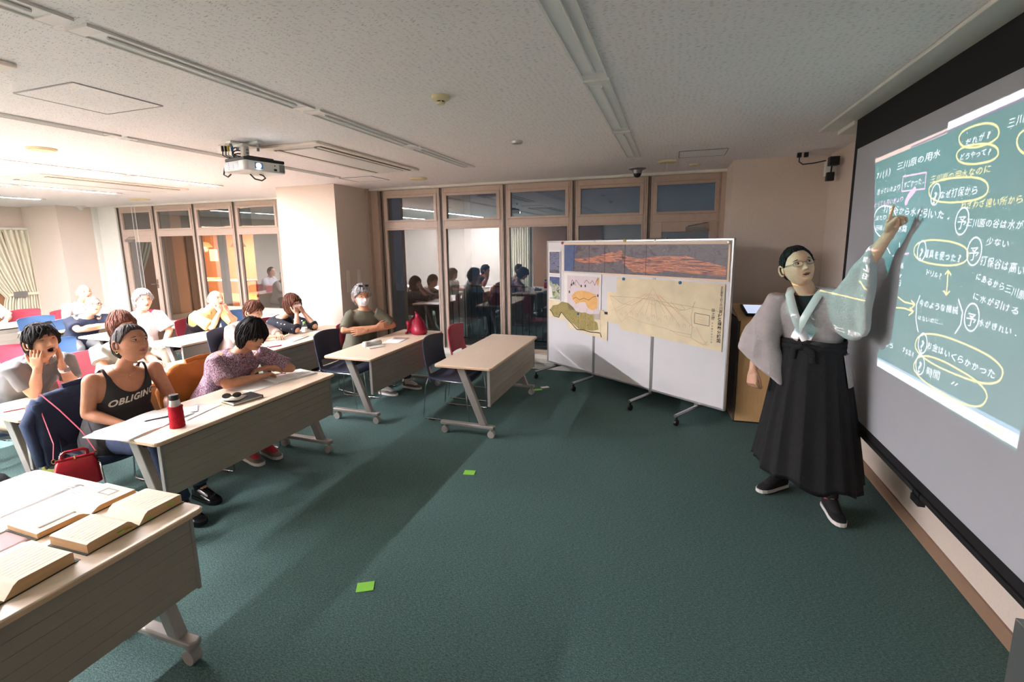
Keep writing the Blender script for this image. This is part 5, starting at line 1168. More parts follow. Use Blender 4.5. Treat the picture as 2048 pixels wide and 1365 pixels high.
    # upper garment
    if P.get('top'):
        tname, tm, slv = P['top'][:3]; opt = P['top'][3] if len(P['top']) > 3 else {}
        sb = MB(); inf = opt.get('infl', .014); torso(sb, pel - tu * .03, N - tu * .005, f, l, inf, kind, z0=-.13, z1=(.96 if 'neck' in opt else 1.0), belly=P.get('belly', 0), flare=opt.get('flare', .12))
        if opt.get('high'): limb(sb, [N - tu * .05, N + tu * .005], [.078, .064])
        for nm in 'RL':
            sh, el, wr = arms[nm]
            if slv > 0:
                if slv <= 1: pts = [sh + (N - sh) * .25, sh, sh + (el - sh) * slv * .5, sh + (el - sh) * slv]; rr_ = [.062 + inf * .3, .060 + inf, .056 + inf, (.052 + inf) * opt.get('cuff', 1.1)]
                else: q = slv - 1; pts = [sh + (N - sh) * .25, sh, sh + (el - sh) * .5, el, el + (wr - el) * q * .5, el + (wr - el) * q]; rr_ = [.062, .062 + inf * .6, .055 + inf * .6, .050 + inf * .5, .046 + inf * .5, .036 + inf]
                sb.tube(pts, rr_, 16)
            elif slv == 0: limb(sb, [N - tu * .03, sh + (N - sh) * .35], [.05, .045])
        cut = None
        if 'neck' in opt:                                       # scooped neckline and armholes
            nd, nwid = opt['neck']; an_ = opt.get('armhole', None)
            def cut(v, N=np.array(N), tu=np.array(tu), f=np.array(f), l=np.array(l)):
                r = v - N; z = r @ tu; y = r @ l; x = r @ f
                kill = (x > -.05) & (((y / nwid) ** 2 + (np.minimum(z + .0, 0) / nd) ** 2) < 1)
                kill |= (x <= -.05) & (((y / nwid) ** 2 + (np.minimum(z, 0) / .06) ** 2) < 1)
                if an_: kill |= (np.abs(y) > an_[0] + np.clip(-z - .06, 0, .3) * an_[1]) & (z > -.22)
                return kill
        so2 = cloth_obj(tname, sb, tm, root, P.get('cvox', .009), opt.get('amp', .0035), seed=P.get('seed', 1), cut=cut)
        if cut is not None: so2.modifiers.new('t', 'SOLIDIFY').thickness = -.003
        P['_top'] = so2
        if opt.get('collar'):
            cb = MB(); rr0 = .062
            for (a0, a1) in ((-2.85, -.12), (.12, 2.85)):
                outer = []
                for i in range(13):
                    a = a0 + (a1 - a0) * i / 12; fr = math.cos(a); open_ = .018 * max(0, fr) ** 2
                    base_ = N + f * (.006 + .072 * math.cos(a)) + l * (.076 * math.sin(a)) - tu * (.022 * max(0, fr) - .018)
                    tip = base_ + f * .030 * math.cos(a) + l * .030 * math.sin(a) - tu * (.030 + .028 * max(0, fr) ** 3)
                    outer.append([base_, base_ + tu * .004 + f * .004 * math.cos(a) + l * .004 * math.sin(a), tip + tu * .004, tip])
                cb.rings(outer, True)
            sub(cb, 'collar', tm, root, smooth=True)
    if P.get('bottom', True):
        bm_ = P.get('trousers', 'trouser_dark'); sb = MB(); hips = pel
        limb(sb, [pel + l * .07 + up * .03, pel - l * .07 + up * .03], [.122, .122]); 
        for nm in 'RL':
            hip, kn, an = legs[nm]; limb(sb, [hip, hip * .5 + kn * .5, kn], [.100, .086, .070]); sb.tube([kn - (an - kn) * .0, kn * .5 + an * .5, an + (kn - an) * .08], [.068, .062, .056], 14)
        cloth_obj('trousers', sb, bm_, root, .013, .004, seed=P.get('seed', 1) + 5)
    if P.get('shoes'):
        for nm in 'RL':
            an_ = legs[nm][2]; sk_ = MB(); dr0 = U(Vector(P.get('toe', (f.x, f.y, 0)))); limb(sk_, [an_ - up * .015, an_ + dr0 * .11 - up * .048], [.041, .034]); sk_.tube([an_ - up * .03, an_ + (legs[nm][1] - an_) * .22], [.040, .046], 14); sub(sk_, 'sock', P.get('sock', 'black_cloth'), root, smooth=True)
        for nm in 'RL':
            hip, kn, an = legs[nm]; dr = P.get('toe', (f.x, f.y, 0)); sb = MB(); shoe(sb, an, dr); v, fq = to_remesh(sb, .006, 3); so3 = sub(MB().add(v.tolist(), fq), 'shoe', P['shoes'], root, smooth='all')
            sb = MB(); sole(sb, an, dr); s4 = sub(sb, 'sole', P.get('sole', 'sole_white'), root); s4.parent = so3
            d_ = U(Vector(dr)); s_ = Vector((-d_.y, d_.x, 0)); lb = MB()
            for t in (.10, .19, .28): c = an + d_ * (t * .27); c.z = an.z - .085 + .083 - t * .11; lb.tube([c - s_ * .02, c + up * .006, c + s_ * .02], .0025, 5)
            s5 = sub(lb, 'laces', P.get('sole', 'sole_white'), root); s5.parent = so3
    return root, hd, arms, legs, f, l, tu, N
# ================================================================== TABLES
table(-1.90, -.17, 'front table under the two nearest open thick books')
table(-2.485, -.17, 'front table behind it, covered by the big map sheets')
table(-2.78, 1.76, 'table carrying the red-sleeved bottle and the open sketchbook')
table(-4.06, 1.76, 'table the man in the grey polo leans his elbows on')
table(-5.32, 1.74, 'table behind the man in grey polo, before the blue chair')
table(-6.58, 1.74, 'farther table at the left edge, two rows behind the grey polo man')
table(-1.51, 3.80, 'empty table nearest the whiteboard')
table(-2.77, 3.80, 'table with the wine-red bag on it, before the masked man')
table(-4.05, 3.82, 'table with a clear water bottle, before the two women')
table(-5.31, 3.77, 'table before the man in the black vest')
table(-6.60, 3.80, 'table before the man in navy tee with crossed arms')
table(-7.86, 3.80, 'second table from the back wall, with the blue chair behind it')
table(-9.12, 3.80, 'rearmost table with papers, near the curtain')
# ================================================================== CHAIRS
chair('navy', -2.15, 4.38, 'empty navy chair tucked at the empty table by the whiteboard', -.02)
chair('navy', -3.48, 4.33, 'empty navy chair left of the masked man', .03)
chair('navy', -4.86, 4.16, 'navy chair behind the paisley-shirted person, used by the woman in taupe', .05)
chair('navy', -3.72, 2.10, 'navy chair with a denim jacket on it, under the woman in tank top')
chair('navy', -3.56, 2.88, 'navy chair hidden under the orange jacket, paisley-shirted person on it')
chair('crimson', -2.2, 5.05, 'crimson chair at the window end of the empty table', .02)
chair('crimson', -3.62, 4.86, 'crimson chair the masked man in olive sits on', -.25)
chair('crimson', -4.95, 4.86, 'crimson chair of the woman in the navy dotted blouse')
chair('crimson', -5.02, 2.80, 'crimson chair behind the tank-top woman, woman in mint blouse on it', .08)
chair('crimson', -6.02, 4.62, 'crimson chair the man in the black vest sits on')
chair('crimson', -7.5, 5.02, 'crimson chair behind the table by the glazed door')
chair('crimson', -9.72, 4.62, 'wide-looking crimson chair standing before the curtain')
chair('crimson', -8.98, 4.80, 'crimson chair of the bald man sitting furthest back')
chair('crimson', -6.2, 2.72, 'crimson chair showing just behind the grey polo man')
chair('crimson', -6.32, 3.98, 'crimson chair of the grey-haired man in white shirt', -.2)
chair('blue', -6.12, 3.14, 'empty bright blue chair in the aisle left of the arms-crossed man')
chair('blue', -8.5, 4.18, 'bright blue chair whose top rim shows above a rear table')
chair('blue', -6.1, 5.35, 'bright blue chair right of the man in the black vest')
chair('blue', -7.72, 4.15, 'blue chair the arms-crossed man in navy tee sits on')
chair('grey', -5.05, 2.13, 'pale-backed chair with blue seat under the grey polo man')
# ================================================================== PEOPLE
E_ = {}
def pose(label, **P): r = person(label, P); return r
pose('grey polo man pressing both hands to his cheeks, mouth open, sunglasses on hair', pel=(-4.95, 2.14, .53), neck=(-4.58, 2.16, .985), hc=(-4.43, 2.125, 1.135), yaw=8, head=(-2, 6, 4),
     shR=(-4.56, 2.00, .94), shL=(-4.60, 2.33, .935), elR=(-4.50, 2.06, .745), wrR=(-4.395, 2.055, .945), elL=(-4.50, 2.30, .745), wrL=(-4.385, 2.195, .94),
     handR=dict(d=(.14, -.03, 1), n=(.55, -1, 0), curl=.16, thumb=.2, spread=.13), handL=dict(d=(.10, .02, 1), n=(.55, 1, 0), curl=.16, thumb=.2, spread=.12), mouth=1.6, open=.35,
     hair=('messy', 'hair_black', [(-.015, .085, -.045, .025, .012), (.012, .085, .0, .035, .010), (.02, .08, .05, .03, .010)]), glasses='top', top=('polo_shirt', 'polo_grey', .75, dict(collar=True, cuff=1.08, infl=.012, amp=.005)), trousers='trouser_khaki', shoes='shoe_olive',
     skin='skin_mid', vox=.007, cvox=.008, seed=3, anR=(-4.75, 2.2, .09), anL=(-4.9, 2.35, .09))
r2 = pose('woman in black tank top reading OBLIGING, grey hair tied back, gold earring', kind='f', pel=(-3.68, 2.12, .53), neck=(-3.61, 2.14, 1.005), hc=(-3.525, 2.165, 1.165), yaw=-6, head=(4, 10, -6),
     shR=(-3.64, 1.965, .94), shL=(-3.58, 2.325, .94), elR=(-3.66, 1.925, .725), wrR=(-3.44, 1.99, .655), elL=(-3.56, 2.40, .70), wrL=(-3.38, 2.25, .655), hair=('back', 'hair_dgrey'), gaze=.6,
     top=('tank_top', 'tank_black', 0, dict(neck=(.155, .105), armhole=(.128, .22), infl=.012, amp=.002)), trousers='denim', shoes='shoe_black', sock='shoe_black', sole='shoe_black', belly=.035, skin='skin_tan', vox=.007, cvox=.007, seed=5, hk=1.08, wide=1.06,
     knR=(-3.2, 2.02, .52), knL=(-3.2, 2.26, .52), anR=(-3.05, 2.05, .10), anL=(-3.2, 2.28, .09))
pose('woman in mint blouse with brown hair, half hidden behind tank-top woman', kind='f', pel=(-5.04, 2.95, .53), neck=(-4.98, 2.93, .93), hc=(-4.92, 2.965, 1.085), yaw=-4, head=(0, 6, 0), shR=(-5.0, 2.79, .875), shL=(-4.96, 3.09, .87),
     elR=(-4.88, 2.74, .72), wrR=(-4.62, 2.86, .745), elL=(-4.84, 3.12, .74), wrL=(-4.60, 3.02, .745), hair=('mush', 'hair_brown', [(-.03, .075, -.045, .03, .012), (.0, .078, .01, .035, .012), (.035, .07, .05, .03, .012)]),
     top=('blouse', 'blouse_mint', .62, dict(cuff=1.15, infl=.014, amp=.005)), skin='skin_light', seed=7)
pose('man in navy tee and black glasses with arms crossed on the table', pel=(-7.78, 4.15, .53), neck=(-7.55, 4.14, .90), hc=(-7.43, 4.165, 1.045), yaw=-14, head=(-12, 8, -4), shR=(-7.60, 3.97, .85), shL=(-7.48, 4.31, .845),
     elR=(-7.38, 3.93, .755), wrR=(-7.22, 4.16, .765), elL=(-7.26, 4.36, .755), wrL=(-7.24, 4.06, .80), handL=dict(d=(-.3, -1, 0), n=(.3, 0, 1), curl=.3), hair=('buzz', 'hair_stubble'), glasses='bold',
     top=('tee_shirt', 'tee_navy', .75, dict(cuff=1.15)), trousers='trouser_grey', shoes='shoe_black', skin='skin_light', seed=9, wide=1.04)
pose('bald man with white temples sitting furthest back, half hidden', pel=(-8.98, 4.86, .53), neck=(-8.9, 4.84, .97), hc=(-8.8, 4.845, 1.125), yaw=-10, head=(-8, 0, 0), elR=(-8.84, 4.58, .74), wrR=(-8.58, 4.70, .70), elL=(-8.75, 5.06, .74), wrL=(-8.52, 4.92, .70),
     hair=('bald', 'hair_grey'), top=('shirt', 'shirt_beige', 1.6, dict(collar=True)), skin='skin_light', seed=11, wide=1.04)
pose('grey-haired man in a white short-sleeved shirt sitting upright with folded hands', pel=(-6.30, 3.98, .53), neck=(-6.24, 3.98, 1.015), hc=(-6.16, 3.985, 1.175), yaw=-20, head=(-14, 2, 0), elR=(-6.24, 3.72, .76), wrR=(-6.0, 3.90, .625), elL=(-6.08, 4.20, .76), wrL=(-5.95, 4.02, .62),
     handR=dict(curl=.7), handL=dict(curl=.7), hair=('thick', 'hair_grey'), glasses='thin', top=('shirt', 'shirt_white', .85, dict(collar=True, cuff=1.3, infl=.02, amp=.006)), trousers='trouser_khaki', shoes='shoe_white', brow='hair_grey', skin='skin_light', seed=13,
     knR=(-5.93, 3.76, .53), knL=(-5.80, 3.95, .53))
pose('bald man in yellow polo and black vest, fists propping his chin', pel=(-6.18, 4.70, .53), neck=(-6.00, 4.68, .955), hc=(-5.87, 4.715, 1.105), yaw=-6, head=(-2, 4, -8), shR=(-6.02, 4.50, .90), shL=(-5.96, 4.86, .90), elR=(-5.80, 4.56, .745), wrR=(-5.745, 4.66, .955), elL=(-5.78, 4.90, .745), wrL=(-5.73, 4.76, .945),
     handR=dict(d=(-.2, .25, .9), n=(.9, -.2, .2), curl=1.0), handL=dict(d=(-.2, -.25, .9), n=(.9, .2, .2), curl=1.0), hair=('bald', 'hair_stubble'), top=('polo_shirt', 'polo_yellow', .85, dict(collar=True, cuff=1.2)), skin='skin_light', seed=15, wide=1.05)
pose('woman in taupe knit top bent over her notes, dark brown fringe', kind='f', pel=(-5.04, 4.26, .53), neck=(-4.86, 4.25, .895), hc=(-4.745, 4.285, 1.035), yaw=-6, head=(6, -12, 0), elR=(-4.74, 4.02, .745), wrR=(-4.50, 4.25, .75), elL=(-4.66, 4.50, .745), wrL=(-4.46, 4.36, .75),
     handR=dict(curl=.9), handL=dict(curl=.8), hair=('thick', 'hair_brown', [(-.035, .075, -.045, .035, .012), (-.012, .078, -.015, .03, .012), (.012, .078, .018, .03, .012), (.035, .072, .048, .035, .012)]), top=('knit_top', 'knit_taupe', 1.65, dict(infl=.02)), skin='skin_light', seed=17)
pose('woman in navy dotted blouse and pale face mask, chin on both hands', kind='f', pel=(-5.02, 4.88, .53), neck=(-4.90, 4.86, .885), hc=(-4.775, 4.935, 1.045), yaw=2, head=(-2, 4, 6), elR=(-4.52, 4.70, .745), wrR=(-4.655, 4.865, .925), elL=(-4.48, 4.98, .745), wrL=(-4.64, 4.975, .925),
     handR=dict(d=(-.25, .3, .8), n=(.8, -.2, -.2), curl=.9), handL=dict(d=(-.25, -.3, .8), n=(.8, .2, -.2), curl=.9), hair=('bob', 'hair_brown', [(-.035, .07, -.045, .03, .013), (-.012, .075, -.014, .028, .013), (.012, .075, .014, .028, .013), (.035, .07, .045, .03, .013)]), mask='mask_pink',
     top=('blouse', 'polka', 1.25, dict(infl=.02)), skin='skin_light', seed=19)
pose('person in paisley shirt with short black hair reading with head bowed', pel=(-3.60, 2.84, .53), neck=(-3.36, 2.85, .955), hc=(-3.215, 2.865, 1.105), yaw=-14, head=(-6, -26, 2), shR=(-3.42, 2.68, .905), shL=(-3.30, 3.02, .90), elR=(-3.27, 2.64, .75), wrR=(-3.20, 2.90, .75), elL=(-3.12, 3.14, .76), wrL=(-3.22, 2.98, .80),
     handR=dict(d=(.1, 1, .02), n=(0, 0, 1), curl=.6), handL=dict(d=(-.5, -.7, -.1), n=(0, 0, 1), curl=.5), hair=('mush', 'hair_black', [(-.040, .072, -.055, .005, .014), (-.02, .078, -.035, .0, .014), (.0, .080, -.01, .02, .013), (.02, .078, .03, .0, .013), (.038, .072, .05, .0, .013)]), open=.3, kind='m', sw=.16,
     top=('paisley_shirt', 'paisley', .85, dict(collar=True, cuff=1.1, infl=.014, amp=.004)), trousers='trouser_dark', shoes='shoe_grey', sock='sock_red', skin='skin_mid', vox=.007, cvox=.008, seed=21, anR=(-3.38, 2.86, .09), anL=(-3.33, 3.0, .09), toe=(1, -.25, 0))
r11 = pose('grey-haired man in olive tee and white face mask, arms crossed, glasses on head', pel=(-3.68, 4.86, .53), neck=(-3.57, 4.83, 1.03), hc=(-3.58, 4.80, 1.195), yaw=-42, head=(-34, -6, 0), shR=(-3.695, 4.71, .96), shL=(-3.445, 4.93, .96),
     elR=(-3.68, 4.55, .80), wrR=(-3.36, 4.76, .83), elL=(-3.30, 5.02, .81), wrL=(-3.45, 4.64, .79), handR=dict(d=(.6, .6, .1), n=(.6, -.7, .2), curl=.3), handL=dict(d=(-.6, -.6, 0), n=(.6, -.7, .2), curl=.3), hair=('thick', 'hair_grey'), glasses='top', mask='mask_white', hk=1.12,
     top=('tee_shirt', 'tee_olive', .85, dict(cuff=1.02, amp=.004)), trousers='trouser_dark', shoes='shoe_grey', sock='sock_white', skin='skin_mid', seed=23, belly=.02, knR=(-3.25, 4.72, .53), knL=(-3.2, 5.0, .53), anR=(-3.30, 4.74, .09), anL=(-3.15, 5.05, .09), toe=(1, -.1, 0))
pose('person in white shirt cut off by the left picture edge', pel=(-10.05, 4.15, .53), neck=(-10.0, 4.13, .98), hc=(-9.92, 4.13, 1.14), yaw=-10, head=(-5, 0, 0), elR=(-9.95, 3.9, .76), wrR=(-9.72, 4.0, .74), elL=(-9.85, 4.38, .76), wrL=(-9.66, 4.25, .74), hair=('short', 'hair_black'),
     top=('shirt', 'shirt_white', .85, dict(collar=True)), skin='skin_light', seed=25, glasses='thin')
# vest over the yellow polo
def on_person(o_name, label_sub): return [o for o in bpy.data.objects if o.name.startswith(o_name) and label_sub in o.get('label', '')][0]
def by_label(s): return [o for o in bpy.data.objects if s in o.get('label', '')][0]
pv = by_label('black vest, fists')
sb = MB(); N_ = Vector((-6.00, 4.68, .955)); pl = Vector((-6.18, 4.70, .53)); ya = math.radians(-6); f_ = Vector((math.cos(ya), math.sin(ya), 0)); l_ = Vector((-f_.y, f_.x, 0)); tu_ = U(N_ - pl)
torso(sb, pl - tu_ * .03, N_ - tu_ * .01, f_, l_, .028, 'm', z0=-.13, z1=.96, flare=.12)
def cutv(v):
    r = v - np.array(N_); z = r @ np.array(tu_); y = r @ np.array(l_); x = r @ np.array(f_)
    return ((x > 0) & (np.abs(y) < .035 + .35 * np.clip(z + .17, 0, 1))) | ((x <= 0) & (z > -.03)) | ((np.abs(y) > .155 + .25 * np.clip(-z - .08, 0, .3)) & (z > -.20))
o = cloth_obj('vest', sb, 'vest_black', pv, .010, .004, cut=cutv); o.modifiers.new('t', 'SOLIDIFY').thickness = -.006
# lettering on the tank top
root, hd, arms, legs, f_, l_, tu_, N_ = r2
to = [c for c in root.children if c.name.startswith('tank_top')][0]
me = to.data; bv = BVHTree.FromPolygons([tuple(Vector(v.co) + root.location) for v in me.vertices], [tuple(p.vertices) for p in me.polygons])
v, t = text_tris('OBLIGING', 1.0, spacing=1.12, offset=.035, shear=.18, res=4)
v = v - [(v[:, 0].min() + v[:, 0].max()) / 2, v[:, 1].min()]; sc = .275 / (v[:, 0].max() - v[:, 0].min()); v = v * [sc, sc * 1.15]
pts = []
for a, b in v:
    o0 = N_ - tu_ * .235 + l_ * (a + .010) + tu_ * b + tu_ * .02 * (a / .14) + f_ * .5
    hit = bv.ray_cast(o0, -f_); pts.append((hit[0] if hit[0] else o0 - f_ * .36) + f_ * .009)
n0 = len(pts); mb = MB().add([tuple(p) for p in pts] + [tuple(p + f_ * .0012) for p in pts], [tuple(q) for q in t] + [tuple(i + n0 for i in q) for q in t])
sub(mb, 'printed_lettering', 'print_cream', root)
ear = MB(); e0 = hd.w((-.004, -.088, -.040)); ear.tube([e0 + hd.f * (.011 * math.cos(a)) + hd.u * (.013 * math.sin(a)) - hd.u * .004 for a in [2 * PI * i / 14 for i in range(15)]], .0024, 8); sub(ear, 'earring', 'gold', root, smooth='all')
nk = MB(); pts = []
for i in range(25):
    a = -1.9 + 3.8 * i / 24; q = N_ + l_ * (.078 * math.sin(a)) + f_ * (.02 + .075 * math.cos(a)) - tu_ * (.075 * max(0, math.cos(a)) ** 1.2 - .02); pts.append(q)
nk.tube(pts, .0012, 5); nk.ell(pts[12] - tu_ * .008, (.005, .005, .006)); sub(nk, 'necklace', 'gold', root, smooth='all')
# wristwatch of the polo man
pw = by_label('grey polo man pressing'); wv = MB(); w0, w1 = Vector((-4.416, 2.222, .888)), Vector((-4.406, 2.212, .912))
wv.tube([w0, w1], .031, 18); sub(wv, 'watch_strap', 'white_plastic', pw, smooth=True); wv = MB(); wv.box(-4.385, -4.368, 2.20, 2.235, .882, .917); sub(wv, 'watch_case', 'metal_grey', pw, bevel=.003)
# ------------------------------------------------------------------ presenter
P = dict(kind='m', pel=(.90, 3.50, .97), neck=(.825, 3.43, 1.475), hc=(.745, 3.385, 1.645), yaw=-118, head=(-80, 10, 14), shR=(.66, 3.49, 1.415), shL=(.975, 3.335, 1.445), elR=(.58, 3.52, 1.16), wrR=(.545, 3.45, .935),
         elL=(1.065, 3.225, 1.675), wrL=(1.105, 3.085, 1.845), handR=dict(d=(-.05, -.15, -1), n=(-.7, -.6, 0), curl=.65, spread=.04, thumb=.95, k=1.02), handL=dict(d=(.02, -.42, .72), n=(-.2, .7, .5), curl=.35, point=True, thumb=.9, k=1.05),
         knR=(.80, 3.56, .52), anR=(.80, 3.66, .10), knL=(1.03, 3.36, .53), anL=(1.06, 3.42, .10), hair=('short', 'hair_black'), glasses='thin', bottom=False, toeR=(-.62, -.5, 0), toeL=(.08, -1, 0), skin='skin_light', vox=.007, seed=31, mouth=.45, gaze=.5, hk=1.06, wide=1.06, belly=.02)
rp = person('presenter in pale kimono top and black hakama pointing up at the screen', P)
root, hd, arms, legs, f_, l_, tu_, N_ = rp; pel = Vector(P['pel']); UPV = Vector((0, 0, 1))
# undershirt
us = MB(); torso(us, pel, N_, f_, l_, .006, 'm', z0=.2, z1=1.0); cloth_obj('undershirt', us, 'black_cloth', root, .009, .001)
# kimono top with hanging sleeves
kb = MB(); torso(kb, pel, N_ + tu_ * .0, f_, l_, .018, 'm', z0=-.02, z1=1.0, belly=.0)
def sleeve(mb, stations):
    """stations: (centre, down extent, up extent, half thickness, horizontal normal)"""
    rs = []
    for c, dn, upx, th, w in stations:
        c = Vector(c); w = U(w); d = Vector((0, 0, 1)); ring = []
        for j in range(24):
            a = 2 * PI * j / 24; s, q = math.sin(a), math.cos(a)
            z = (upx if s > 0 else dn) * math.copysign(abs(s) ** .75, s); ring.append(c + d * z + w * (th * math.copysign(abs(q) ** .8, q)))
        rs.append(ring)
    mb.rings(rs)
shL, elL, wrL = arms['L']; shR, elR, wrR = arms['R']
hL = Vector((elL.x - shL.x, elL.y - shL.y, 0)); wl = U(Vector((-hL.y, hL.x, 0)))
sleeve(kb, [(N_ * .5 + shL * .5, .14, .05, .07, wl), (shL, .20, .07, .075, wl), (shL * .55 + elL * .45, .34, .065, .06, wl), (shL * .1 + elL * .9, .43, .062, .052, wl), (elL * .75 + wrL * .25, .47, .055, .045, wl), (elL * .64 + wrL * .36, .46, .05, .038, wl)])
# right sleeve: arm hangs, pouch falls beside it
rs = []
sd_ = U(Vector((-.55, .25, 0)))
for t, hw, hd2, off in ((-.15, .06, .065, .02), (.0, .066, .072, .012), (.25, .070, .080, .012), (.5, .080, .085, .018), (.75, .092, .080, .025), (1.0, .110, .068, .035), (1.35, .135, .052, .05), (1.85, .150, .034, .06)):
    p = shR + (elR - shR) * min(t, 1) + (wrR - elR) * max(0, t - 1); c = p + l_ * off * .6 - f_ * .0
    ring = []
    for j in range(24):
        a = 2 * PI * j / 24; ring.append(c + l_ * (hw * math.cos(a)) + f_ * (hd2 * math.sin(a)) + UPV * (-.06 * max(0, t) * math.cos(a)))
    rs.append(ring)
kb.rings(rs)
def cutk(v):
    r = v - np.array(N_); z = r @ np.array(tu_); y = r @ np.array(l_); x = r @ np.array(f_)
    return ((x > .0) & (np.abs(y) < .075 + .52 * np.minimum(z, 0)) & (z > -.16)) | ((x <= .0) & (z > -.005) & (np.abs(y) < .06) & (x > -.09))
o = cloth_obj('kimono_top', kb, 'kimono', root, .010, .0065, f1=30, seed=4, cut=cutk, smooth=4); o.modifiers.new('t', 'SOLIDIFY').thickness = -.005
cb = MB()
for s in (-1, 1):
    pts = []
    for i in range(15):
        t = i / 14
        if t < .3: a = PI - s * (t / .3) * 1.75 * 1; q = N_ + f_ * (.005 + .080 * math.cos(a)) + l_ * (.088 * math.sin(a)) + tu_ * (.035 - .03 * t)
        else:
            k = (t - .3) / .7; yv = s * .088 * (1 - k) - s * .045 * k if s > 0 else s * .088 * (1 - k) + .02 * k
            q = N_ + f_ * (.06 + .125 * min(1, k * 1.6) ** .7 - .02 * k) + l_ * yv + tu_ * (.015 - .31 * k)
        pts.append(q)
    cb.tube(pts, [(.007, .024)] * len(pts), 8, up=tuple(f_))
sub(cb, 'kimono_collar', 'kimono_collar', root, smooth=True)
# hakama: pleated wide trousers falling to the shins
hk = []; Wc = Vector((.885, 3.475, 1.145)); Hc = Vector((.895, 3.455, .265)); ax = U(Vector((.62, -.36, 0))); ay = Vector((-ax.y, ax.x, 0)); nseg = 240
for i in range(34):
    t = i / 33; c = Wc * (1 - t) + Hc * t; a_ = .180 + .150 * t ** .85; b_ = .156 + .090 * t ** .9; ring = []
    for j in range(nseg):
        an = 2 * PI * j / nseg; fr = ((an + .10 * math.sin(an * 3 + 1)) * 9 / PI) % 1.0; pl_ = (abs(fr - .5) * 2) ** 1.5; dp = (.004 + .026 * t ** .7 * (.65 + .35 * math.sin(an * 3 + 1))) * (pl_ - .5) + .010 * math.sin(an * 3 + 2 * t) * t
        z = c.z + (.020 * math.sin(an * 7) + .022 * math.sin(an * 2 + 1.2)) * t ** 4 - .045 * math.cos(an) * t ** 3
        ring.append(Vector((c.x, c.y, 0)) + ax * ((a_ + dp) * math.cos(an)) + ay * ((b_ + dp) * math.sin(an)) + UPV * z)
    hk.append(ring)
for k_, (s_, zz) in enumerate(((.96, .02), (.7, .25))): hk.append([Vector((Hc.x, Hc.y, 0)) * (1 - s_) + Vector((p.x, p.y, 0)) * s_ + UPV * (p.z + zz) for p in hk[33]])
mb = MB(); mb.rings(hk); sub(mb, 'hakama', 'hakama', root, smooth='all')
ob = MB(); 
for z, r0 in ((1.115, .003), (1.145, .005)): ob.tube([Vector((Wc.x, Wc.y, z + .015 + .006 * math.sin(a * 3))) + ax * (.186 * math.cos(a)) + ay * (.162 * math.sin(a)) for a in [2 * PI * i / 32 for i in range(33)]], [(.008, .020)] * 33, 8)
kn = Wc - ay * .170 + UPV * .0; ob.ell(kn - UPV * .004, (.022, .012, .014)); ob.tube([kn, kn + ax * .05 - UPV * .03, kn + ax * .06 - UPV * .10], [(.008, .018)] * 3, 8).tube([kn, kn - ax * .05 - UPV * .02, kn - ax * .055 - UPV * .09], [(.008, .018)] * 3, 8)
sub(ob, 'waist_sash', 'hakama', root, smooth=True)
tl = MB()
for s in (1,):
    c = Wc + ax * (s * .196) - UPV * .05; tl.rings([[c + ax * (s * .008 * math.cos(a)) + ay * (.05 * math.sin(a)) + ax * (s * .020 * k) - UPV * (.10 * k) for a in [2 * PI * i / 14 for i in range(14)]] for k in (0, 1, 2)])
sub(tl, 'kimono_hem', 'kimono', root, smooth=True)
for nm, dr in (('R', (-.62, -.5, 0)), ('L', (.08, -1, 0))):
    an = legs[nm][2]; sb = MB(); shoe(sb, an, dr, .27); v, fq = to_remesh(sb, .006, 3); s3 = sub(MB().add(v.tolist(), fq), 'sneaker', 'black_cloth', root, smooth='all')
    sb = MB(); sole(sb, an, dr); s4 = sub(sb, 'sole', 'sole_white', root); s4.parent = s3
    sb = MB(); sb.tube([an - UPV * .01, an + UPV * .30], [.041, .056], 16); limb(sb, [an - UPV * .01, an + Vector(dr).normalized() * .10 - UPV * .045], [.042, .036]); s5 = sub(sb, 'sock', 'black_cloth', root, smooth=True)
    sb = MB(); sb.tube([an - UPV * .002, an + UPV * .010], .0425, 16); s6 = sub(sb, 'sock_stripe', 'sock_red', root); s6.parent = s5
# ================================================================== THINGS ON TABLES AND CHAIRS
ZT0 = .7005
def open_book(loc, rot, w, d, h, label, m='page', edge='page_edge', cover='book_cloth', name='open_book', cat='book', lift=1.0):
    """spine along local y; pages spread over local x; w total width, d page height, h block thickness"""
    t = thing(name, label, cat, loc, rot)
    MB().box(-w / 2 - .004, w / 2 + .004, -d / 2 - .004, d / 2 + .004, 0, .003).build('cover', cover, t)
    for s in (-1, 1):
        n = 14; prof = []
        for i in range(n + 1):
            x = i / n; prof.append((s * (x * w / 2), .003 + h * (min(1, (x * 6.5)) ** .6 if x < .15 else 1) * (1 - .10 * x) * lift * (.35 + .65 * min(1, x * 5))))
        prof[-1] = (s * (w / 2 - .004), prof[-1][1] * .93)
        rs = []
        for y in (-d / 2, d / 2): rs.append([(p[0], y, p[1]) for p in prof] + [(prof[-1][0] - s * .0, y, .003), (0, y, .003)])
        if s < 0: rs = rs[::-1]
        MB().rings(rs).build('page_block', edge, t, smooth=True)
        tp = MB(); tp.rings([[(p[0], y, p[1] + .0006) for p in prof] for y in (-d / 2 + .001, d / 2 - .001)], False, closed=False); tp.build('open_page', m, t, smooth='all')
        ln = MB()
        for k in range(int(d / .02) - 2):
            y = -d / 2 + .025 + k * .02
            for (a, b) in zip(prof[3:-2], prof[4:-1]): ln.obox((a[0], y, a[1] + .001), (b[0], y, b[1] + .001), (b[0], y + .0018, b[1] + .001), (a[0], y + .0018, a[1] + .001), .0002 * s)
        ln.build('printed_lines', 'print_faint', t)
    return t
mm('print_faint', (234, 223, 200), .85, var=.03)
mm('print_pale', (225, 224, 220), .85, var=.02)
b_ = open_book((-2.115, 1.165, ZT0), PI / 2 + .03, .37, .205, .042, 'thickest open book with dark green cover and tabs, at the front table edge')
